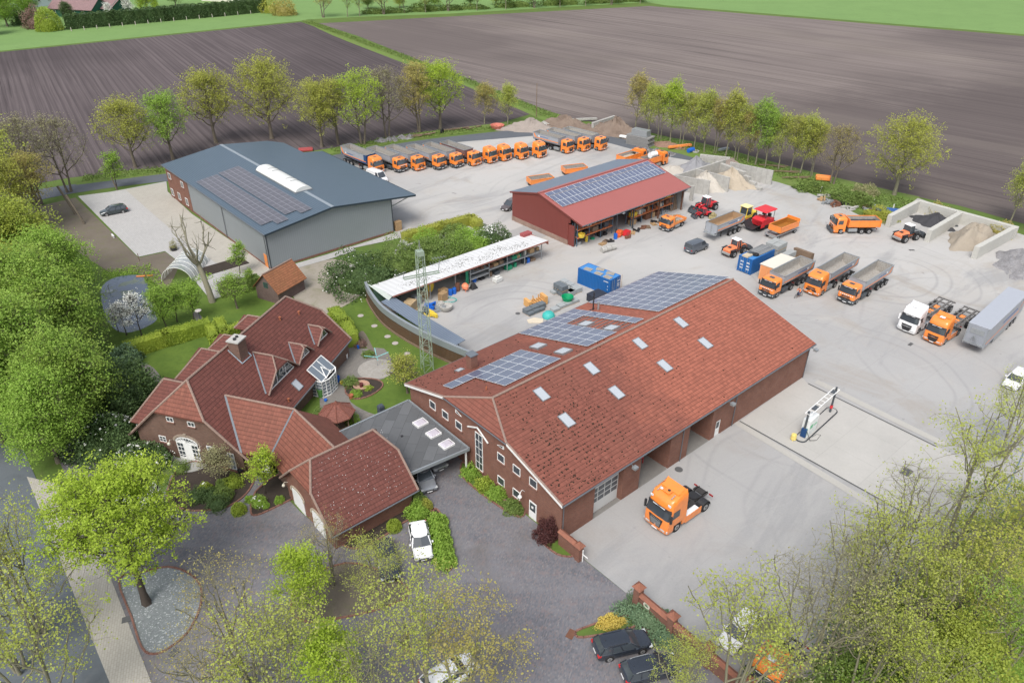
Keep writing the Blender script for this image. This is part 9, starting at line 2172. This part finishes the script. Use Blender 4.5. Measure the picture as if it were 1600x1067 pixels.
def rack(label, x0, x1, y=.6):
 t = thing('pallet_rack', label, 'rack', RF.W(x0, y), RF.a); L = x1-x0
 n = max(1, round(L/2.8))
 for i in range(n+1):
  k = MB(); x = L*i/n; k.box(x-.05, x+.05, -1.9, -1.8, 0, 3.9); k.box(x-.05, x+.05, -.8, -.7, 0, 3.9); part('upright', k, plain('blue grey upright', (.08, .14, .2), .6), t)
 for z in (1.5, 2.9):
  k = MB(); k.box(0, L, -1.95, -1.87, z-.07, z+.07); k.box(0, L, -.78, -.7, z-.07, z+.07); k.box(0, L, -1.87, -.78, z+.05, z+.08); part('beam', k, plain('orange rack beam', (.6, .2, .08), .6), t)
rack('blue and orange rack in the left half of the red shed', .6, 9.2); rack('blue and orange rack in the right half of the red shed', 14, 25.5)
rr = random.Random(77)
cols = [M_WOOD, M_DGREY, M_BLUEP, M_STEEL, M_GREEN, M_WOODD, M_RUST, M_CREAM, M_BLACKP, M_YEL]
names = ['wooden', 'dark grey', 'blue', 'steel', 'green', 'old timber', 'rusty', 'cream', 'black', 'yellow']
cnt = 0
for x0, x1 in ((1, 9), (14.4, 25)):
 for z in (.02, 1.58, 2.98):
  x = x0
  while x < x1-1:
   w_ = rr.uniform(.5, 1.4); h_ = rr.uniform(.3, .9 if z > 1 else 1.1); q = rr.randrange(10); k = MB()
   if rr.random() < .3: k.cyl((0, 0, 0), (0, 0, h_), w_*.35, n=12)
   else: k.box(-w_/2, w_/2, -.4, .4, 0, h_); k.box(-w_/2+.05, w_/2-.05, -.35, .35, h_, h_+.06)
   lv = {.02: 'on the floor', 1.58: 'on the lower beam', 2.98: 'on the top beam'}[z]; side = 'left' if x0 == 1 else 'right'; nth = nth+1 if x > x0 else 0
   rs('stored_goods', k, cols[q], f'{names[q]} goods, {ords[nth]} from left {lv}, {side} rack of the red shed', 'stored goods', x+w_/2, -.75, z, 0, .02, 'goods on the racks of the red shed'); cnt += 1
   x += w_+rr.uniform(.15, .9)
k = MB(); k.cyl((0, 0, 0), (0, 0, .95), .32, n=14); rs('drum', k, M_BLUEP, 'blue upright drum before the left rack of the red shed', 'drum', 8.0, -3.2)
k = MB(); k.cyl((0, 0, 0), (0, 0, .6), .4, .5, n=12); k.box(-.1, .9, -.5, .4, .3, 1.1); rs('cement_mixer', k, plain('red orange paint', (.7, .13, .04), .5), 'red orange mixer and bins beside the blue drum', 'mixer', 8.9, -3.0, 0, .3, .05)
k = MB(); k.box(-.7, .7, -.5, .5, 0, .8); rs('red_bin', k, M_RED, 'red open bin at the middle bay of the red shed', 'bin', 10.6, -3.3, 0, .2, .04)
for i, (x, y) in enumerate(((4.6, -3.4), (5.8, -3.0), (12, -3.6), (16, -3.6), (17.8, -3.4), (19.2, -3.8))):
 pallet(f'pallet lying before the red shed, {ords[i]} from the left', RF.W(x, y), RF.a+.3*i, 'pallets before the red shed', 2, M_WOODD if i % 2 else M_WOOD)
for i, (x, y) in enumerate(((6.6, -3.5), (9.6, -4.3), (13.1, -3.2), (15, -3.0), (18.6, -2.9), (21, -3.3))):
 k = MB(); r2 = random.Random(i+60)
 for q in range(5): k.rbox(r2.uniform(-.6, .6), r2.uniform(-.5, .5), r2.uniform(0, .2), r2.uniform(.3, 1.2), r2.uniform(.1, .5), r2.uniform(.1, .4), r2.uniform(0, 3))
 rs('iron_scrap', k, M_RUST if i % 2 else M_BLACKP, f'heap of small iron parts before the red shed, {ords[i]} from the left', 'scrap pile', x, y, group='iron parts before the red shed')
k = MB(); k.lathe([(.45, .1), (.6, .6), (.6, .75), (.5, .75), (.4, .3)], 12); rs('yellow_tub', k, M_YEL, 'yellow tub on the left rack of the red shed', 'tub', 1.3, -1.6, 1.6)
k = MB(); k.box(-1, 1, -.6, .6, 0, .5); k.box(-.6, .6, -.3, .3, .5, .9); rs('loader_bucket', k, plain('muddy yellow bucket', (.3, .25, .12), .9, 0, .2, 3), 'muddy bucket lying before the small red loader', 'bucket', 28.5, -8.2, 0, .5, .1)
k = MB(); [k.bar((i*.5, 0, 0), (i*.5+.2, .9, 3.0), .3, .05) for i in range(4)]; rs('leaning_boards', k, M_WOODD, 'boards leaning against the right inner wall of the red shed', 'boards', 25.2, -1.4)
def ss(name, mb, m, label, cat, x, y, z=0, a=0, bevel=None, group=None, smooth=None):
 p = SF.W(x, y, z); return solo(name, mb, m, label, cat, p, SF.a+a, group, bevel=bevel, smooth=smooth)
rr = random.Random(31)
for bi, (xa, xb) in enumerate(((.8, 4.2), (4.4, 7.8), (8.0, 11.4), (11.6, 15.0))):
 for z in (.03, 1.56):
  x = xa+.1; nth = -1
  while x < xb-.7:
   w_ = rr.uniform(.4, 1.1); h_ = rr.uniform(.25, .8); q = rr.randrange(10); k = MB(); nth += 1
   if rr.random() < .25: k.cyl((0, 0, 0), (0, 0, h_), w_*.3, n=10)
   else: k.box(-w_/2, w_/2, -.4, .4, 0, h_); k.box(-w_/2+.04, w_/2-.04, -.3, .3, h_, h_+.05)
   ss('stored_goods', k, cols[q], f'{names[q]} goods, {ords[nth]} from left {"on the shelf" if z > 1 else "on the ground"}, {ords[bi]} bay, white shed', 'stored goods', x+w_/2, .35, z, 0, .02, 'goods on the racks of the white shed')
   x += w_+rr.uniform(.1, .5)
k = MB(); k.box(-1.4, 1.4, -.5, .5, 0, .5); ss('green_sheets', k, M_GREEN, 'bright green sheets on the third rack bay of the white shed', 'sheets', 9.6, .45, 1.58, 0, .03)
k = MB(); [k.box(-.35+i*.0, .35, -.02, .02, 0, 2.9) for i in (0,)]; ss('green_curtain', k, M_GREEN, 'green tarpaulin hanging beside the orange mixer', 'tarpaulin', .25, -.1, 0, .3)
k = MB(); k.box(-.65, .65, -.5, .5, .12, .75); k.lathe([(.25, .75), (.28, 1.0), (.1, 1.1)], 10, (-.2, 0, 0)); k.box(.1, .5, -.2, .2, .75, .95); ss('big_bag', k, M_BIGBAG, 'white box with teal lid standing before the second rack bay', 'box', 4.6, -1.9, 0, .1, .04)
k = MB(); k.lathe([(.2, .3), (.5, .5), (.55, .9), (.3, 1.2), (.25, 1.2)], 12); k.bar((-.4, -.3, 0), (0, 0, .6), .06); k.bar((.4, -.3, 0), (0, 0, .6), .06); k.bar((0, .5, 0), (0, 0, .6), .06); k.box(-.5, -.1, -.6, -.1, .5, .9); ss('cement_mixer', k, plain('salmon orange paint', (.8, .25, .13), .6), 'orange cement mixer beside the green tarpaulin', 'mixer', -.9, -1.1, 0, .4)
k = MB(); k.loft([[(-.6, -.5, 0), (.6, -.5, 0), (.6, .5, 0), (-.6, .5, 0)], [(-.3, -.2, .8), (.2, -.2, .9), (.2, .2, .9), (-.3, .2, .8)]]); ss('black_bag', k, M_BLACKP, 'black sheeted heap right of the orange mixer', 'bag', .5, -1.3, 0, 0, .1)
for i, x in enumerate((-3.4, -2.7)):
 k = MB(); k.cyl((0, 0, 0), (0, 0, .95), .3, n=14); ss('drum', k, M_BLUEP, ['blue plastic drum next to the pallet stack', 'second blue plastic drum towards the mixer'][i], 'drum', x, -.8, 0, 0, .03, 'blue drums under the white shed')
k = MB(); k.cyl((0, 0, 0), (0, 0, 1.3), .35, n=12); ss('rusty_drum', k, M_RUST, 'tall rusty drum between blue drums and mixer', 'drum', -1.8, -.4)
p = SF.W(-5.2, -1.4); pallet('tall stack of new pallets under the white shed roof', p, SF.a+.2, None, 9); p = SF.W(-4.3, -.2); pallet('second stack of pallets behind the first', p, SF.a, None, 8)
for i, x in enumerate((-6.6, -7.4, -5.9)):
 k = MB(); k.cyl((0, -.12, .75), (0, .0, .75), .75, n=18); k.cyl((0, .3, .75), (0, .42, .75), .75, n=18); k.cyl((0, 0, .75), (0, .3, .75), .45, n=14); ss('cable_drum', k, M_WOOD if i < 2 else M_YEL, ['brown cable drum behind the pallets', 'second cable drum further left', 'yellow coiled pipe above the cable drums'][i], 'cable drum', x, .6, 0 if i < 2 else .9, .4)
k = MB(); k.box(-.9, .9, -.7, .7, .25, 1.6); k.box(-1.1, 1.1, -.9, .9, 0, .25); ss('wooden_crate', k, plain('plywood crate', (.42, .31, .18), .8, 0, .12), 'large plywood crate at the left end of the white shed', 'crate', -10.6, -1.0, 0, .5, .03)
k = MB(); k.box(-.6, .6, -.5, .5, 0, 1.4); ss('tank', k, M_STEEL, 'grey cube tank between crate and cable drums', 'tank', -8.6, .2, 0, 0, .1)
for i, (x, y, m, lb) in enumerate(((-9.6, -3.0, M_DGREY, 'dark machine parts before the crate'), (-8.4, -3.4, M_STEEL, 'grey steel trough behind the lattice mast'), (-7.6, -2.4, M_BLUEP, 'blue parts on a pallet behind the mast'), (-9.4, -4.2, M_YEL, 'yellow hose coil on the ground near the lean-to'), (-7.0, -3.6, M_STEEL, 'silver frame near the stone bowls'))):
 k = MB(); r2 = random.Random(i)
 for q in range(6): k.rbox(r2.uniform(-.8, .8), r2.uniform(-.5, .5), r2.uniform(0, .4), r2.uniform(.3, 1.4), r2.uniform(.1, .6), r2.uniform(.1, .5), r2.uniform(0, 3))
 ss('machine_parts', k, m, lb, 'machine parts', x, y)
for px, py, r, lb in ((697, 484, .95, 'large round stone bowl planter in the yard corner'), (688, 480, .6, 'smaller stone bowl behind the large one')):
 k = MB(); k.lathe([(r*.7, 0), (r, .25), (r, .75), (r*.85, .75), (r*.75, .55), (.05, .5)], 18); solo('stone_bowl', k, M_CONC, lb, 'planter', G(px, py), smooth=50)
k = MB(); pts = [(1.1*math.cos(i*.6), .8*math.sin(i*.6), .05+.01*i) for i in range(22)]; k.tube(pts, .03, 5); solo('hose_coil', k, M_TEAL, 'green hose coil lying by the stone bowls', 'hose', G(702, 470))
p = G(622, 360); pallet('stack of pallets at the right front corner of the grey hall', p, GF.a, None, 12);
def fuel():
 a, b = G(1247, 690), G(1302, 640); d = b-a; az = math.atan2(d.y, d.x); L = d.length
 t = thing('fuel_station', 'white diesel pump cabinet under a small white gantry on a concrete island', 'fuel pump', a, az)
 n = 8; P = [(L-.5+.6*math.cos(-PI/2+PI*i/n), .6*math.sin(-PI/2+PI*i/n)) for i in range(n+1)]+[(.6+.6*math.cos(PI/2+PI*i/n), .6*math.sin(PI/2+PI*i/n)) for i in range(n+1)]
 k = MB(); k.prism(P, 0, .16); part('island', k, M_PAD, t)
 k = MB(); [k.bar((*p, .1), (*q, .1), .12) for p, q in zip(P, P[1:]+P[:1])]; part('rubber_edge', k, M_DGREY, t)
 k = MB(); k.box(1.1, 3.1, -.42, .42, .16, 2.35); c = part('cabinet', k, plain('white enamel', (.72, .74, .72), .35, 0, .05), t, bevel=.03)
 k = MB(); k.box(1.3, 1.9, -.435, -.42, 1.2, 1.7); k.box(1.08, 1.1, -.3, 0, .3, 1.3); k.box(2.1, 2.9, -.435, -.42, 1.3, 1.45); part('pump_print', k, plain('pump green', (.15, .45, .25), .6), c)
 k = MB(); k.box(.8, 1.08, -.3, .3, .2, 1.3); part('hose_reel', k, M_NAVY, t, bevel=.04)
 for x, nm in ((.95, 'near'), (L-.9, 'far')):
  k = MB(); k.box(x-.09, x+.09, -.09, .09, .16, 3.6); part('gantry_post', k, M_DGREY, t)
 k = MB()
 for y in (-.3, .3): k.bar((.8, y, 3.3), (L-.7, y, 3.3), .07)
 for i in range(9): x = .8+(L-1.5)*i/8; k.bar((x, -.3, 3.3), (x, .3, 3.3), .05)
 part('gantry', k, M_WHITE, t)
 k = MB(); k.box(2.0, 2.9, -.22, .22, 3.26, 3.34); k.box(L-1.9, L-1.2, -.22, .22, 3.26, 3.34); part('gantry_lamp', k, M_DGREY, t)
 k = MB(); k.cyl((L-.9, 0, .7), (L-.9, 0, 1.1), .16, n=12); part('extinguisher', k, M_RED, t)
 k = MB(); pts = [(1.0, -.3, 1.0), (.8, -.9, .25), (1.6, -1.3, .05), (2.8, -1.2, .05), (2.6, -.8, .05), (1.8, -.7, .05)]; k.tube(pts, .03, 6); part('hose', k, M_HOSE, t)
fuel()
k = MB(); k.cyl((0, 0, .15), (0, 0, .75), .32, .28, 12); k.cyl((0, 0, .75), (0, 0, .82), .2, .16, 10); [k.cyl((.3*math.cos(a), .3*math.sin(a), .0), (.3*math.cos(a), .3*math.sin(a), .15), .05, n=6) for a in (0, 2.1, 4.2)]; solo('yellow_bin', k, plain('yellow plastic', (.72, .58, .18), .5), 'small yellow bucket at the near end of the fuel island', 'bucket', G(1239, 687))
def greenhouse():
 a, b = G(277, 442), G(300, 415); d = b-a; az = math.atan2(d.y, d.x)
 t = thing('glass_tunnel', 'arched clear plastic greenhouse tunnel with white ribs', 'greenhouse', G(277, 440), az-.0)
 L, r, n = 7.0, 2.3, 12
 m = MB(); ring = lambda x, s=1: [(x, -r*s*math.cos(PI*i/n), 2.3*s*math.sin(PI*i/n)) for i in range(n+1)]
 A, B = ring(0), ring(L); m.add(A+B, [(i, i+1, n+2+i, n+1+i) for i in range(n)]); m.add(B, [tuple(range(n+1))])
 tm = NT('clear corrugated plastic'); tr = tm.n('BsdfTransparent'); mx = tm.n('MixShader'); mx.inputs[0].default_value = .5; tm.col((.5, .54, .54)); tm.fin(.2, 0, .6); tm.l(tr.outputs[0], mx.inputs[1]); tm.l(tm.b.outputs[0], mx.inputs[2]); tm.l(mx.outputs[0], tm.out.inputs[0])
 part('sheeting', m, tm.m, t, 60)
 m = MB()
 for k_ in range(7):
  R_ = ring(L*k_/6, 1.01)
  for p, q in zip(R_[:-1], R_[1:]): m.bar(p, q, .07)
 part('ribs', m, M_WHITE, t)
greenhouse()
k = MB(); k.box(0, 7, 0, 3.2, .07, .11); solo('vegetable_bed', k, M_BED, 'dark soil bed behind the glass tunnel', 'soil bed', G(322, 432), R(41))
def lamp(px, py, label, h=3.0):
 t = thing('garden_lamp', label, 'lamp', G(px, py)); k = MB(); k.cyl((0, 0, 0), (0, 0, h), .05, n=8); part('pole', k, M_DGREY, t); k = MB(); k.lathe([(.1, h-.1), (.42, h), (.42, h+.1), (.1, h+.16)], 14); part('lamp_head', k, plain('pale lamp head', (.45, .42, .4), .6), t, 40)
lamp(316, 512, 'garden lamp with flat round head behind the long hedge', 2.6); lamp(553, 440, 'garden lamp with flat head in front of the rhododendron', 2.6)
t = thing('street_lamp', 'tall blue grey lamp pole with long arm among the right bottom trees', 'street lamp', G(1385, 960)); k = MB(); k.cyl((0, 0, 0), (0, 0, 7.5), .09, .06, 8); part('pole', k, plain('blue grey pole', (.2, .27, .34), .5), t); k = MB(); k.bar((0, 0, 7.5), (.9, .3, 7.7), .12); k.box(.7, 1.3, .1, .45, 7.62, 7.76); part('lamp_head', k, M_STEEL, t)
t = thing('street_lamp', 'second blue grey lamp pole at the right edge of the pale pad', 'street lamp', G(1556, 800)); k = MB(); k.cyl((0, 0, 0), (0, 0, 7.5), .09, .06, 8); part('pole', k, plain('blue grey pole', (.2, .27, .34), .5), t); k = MB(); k.bar((0, 0, 7.5), (.9, .3, 7.7), .12); part('lamp_head', k, M_STEEL, t)
k = MB(); k.cyl((0, 0, 0), (0, 0, 8.5), .1, .07, 8); solo('utility_pole', k, M_WOODD, 'thin bare pole at the end of the green strip between the fields', 'pole', G(838, 183))
def dryer():
 t = thing('clothes_dryer', 'turquoise rotary clothes dryer open on the gravel circle', 'clothes dryer', G(590, 572)); k = MB(); k.cyl((0, 0, 0), (0, 0, 1.7), .03, n=8); part('pole', k, M_STEEL, t)
 k = MB(); [k.bar((0, 0, 1.35), (1.5*math.cos(a), 1.5*math.sin(a), 1.8), .06) for a in (.3, 1.87, 3.44, 5.0)]; part('arms', k, plain('turquoise arms', (.25, .62, .62), .5), t)
dryer()
k = MB(); k.lathe([(.9, 0), (1.0, .3), (.85, .3), (.75, .12), (.1, .1)], 18); solo('stone_bowl', k, plain('rusty rim', (.4, .25, .18), .8), 'round rim bowl with dark pots in the garden bed', 'planter', G(565, 604))
for i, (x, y, r, h_, m, lb) in enumerate(((528, 597, .3, .85, M_BLUEP, 'blue barrel beside the conservatory'), (534, 600, .22, .4, M_YEL, 'yellow bucket beside the blue barrel'), (502, 620, .42, 1.2, plain('green pot', (.08, .22, .05), .6), 'green barrel planter in front of the conservatory'), (509, 627, .2, .3, M_BLUEP, 'small blue pot by the green barrel'), (541, 560, .28, .7, M_WHITE, 'white pot at the back corner of the house'), (549, 622, .3, .5, M_TERRA, 'terracotta bowl at the edge of the round bed'), (530, 566, .3, .4, M_TERRA, 'terracotta pots along the house wall'), (524, 572, .35, .4, plain('dark red pot', (.12, .03, .03), .6), 'dark red pots along the house wall'), (353, 735, .22, .35, M_TERRA, 'terracotta pot under the tall garden window'), (376, 738, .3, .35, M_BLACKP, 'black bucket at the house corner'), (565, 605, .25, .55, plain('dark red pot', (.12, .03, .03), .6), 'dark pots in the rim bowl'), (560, 545, .18, .5, M_BLUEP, 'blue pot in the border'), (272, 392, .5, .6, M_BLACKP, 'black planter box on the pale paving'))):
 k = MB(); k.lathe([(r*.75, 0), (r, h_), (r*.85, h_), (r*.7, h_*.8), (.02, h_*.8)], 14); solo('plant_pot', k, m, lb, 'pot', G(x, y), smooth=50)
bush(272, 391, .6, 1.8, 'sparse pinkish shrub in the black planter on the paving', 'greyish', .12, 600)
k = MB(); k.box(-.35, .35, -.3, .3, 0, 1.05); k.loft([[(-.38, -.32, 1.0), (.38, -.32, 1.0), (.38, .32, 1.0), (-.38, .32, 1.0)], [(-.25, -.2, 1.25), (.25, -.2, 1.25), (.25, .2, 1.25), (-.25, .2, 1.25)]]); solo('covered_grill', k, plain('dark blue cover', (.06, .075, .1), .8), 'grill under a dark blue cover beside the carport edge', 'grill', G(596, 646), R(40), bevel=.05)
for i, x in enumerate(range(112, 416, 20)):
 k = MB(); k.box(-.12, .12, -.12, .12, 0, 1.5); solo('fence_post', k, plain('pale post', (.42, .38, .33), .9), f'pale fence post in front of the conifer hedge, {ords[i]} from the left', 'fence post', G(x, 49.5-(x-112)*.098), 0, 'fence posts before the conifer hedge')
k = MB(); k.box(-.6, .6, -.1, .1, .3, .45); k.box(-.5, -.4, -.1, .1, 0, .3); k.box(.4, .5, -.1, .1, 0, .3); solo('garden_bench', k, M_WHITE, 'low white bench on the bare ground left of the paving', 'bench', G(177, 371), R(-50))
k = MB(); k.tube([(0, 0, -.1), (.0, 0, .9), (.25, .1, 1.1)], .06, 6); k.lathe([(.05, 0), (.5, .0), (.5, .05)], 10); solo('pond_fountain', k, M_STEEL, 'small white pipe fountain standing in the pond', 'fountain', G(171, 455))
k = MB(); k.box(-1.2, 1.2, -.15, .15, .05, .15); solo('orange_plank', k, M_ORANGEP, 'orange plank at the pond edge', 'plank', G(226, 432), R(10))
k = MB(); k.bar((0, 0, 0), (.1, 0, 1.6), .05); k.box(-.05, .1, -.5, .5, 1.2, 2.2); solo('white_board', k, M_WHITE, 'tall narrow white stele in the shrub garden', 'stele', G(634, 396), R(50))
for i, (x, y) in enumerate(((218, 408), (229, 436), (241, 462), (252, 492))):
 k = MB(); k.cyl((0, 0, 0), (0, 0, 1.3), .06, n=7); solo('fence_post', k, M_WOODD, f'thin dark post beside the pond, {ords[i]} from the paving', 'fence post', G(x, y), 0, 'posts beside the pond')
k = MB(); k.box(-1.6, 1.6, -.9, .9, 0, .6); solo('red_car_wreck', k, plain('dull red sheet', (.35, .06, .06), .7), 'dull red sheet metal box on the verge above the grey hall roof', 'sheet metal', G(478, 236), R(15), bevel=.2)
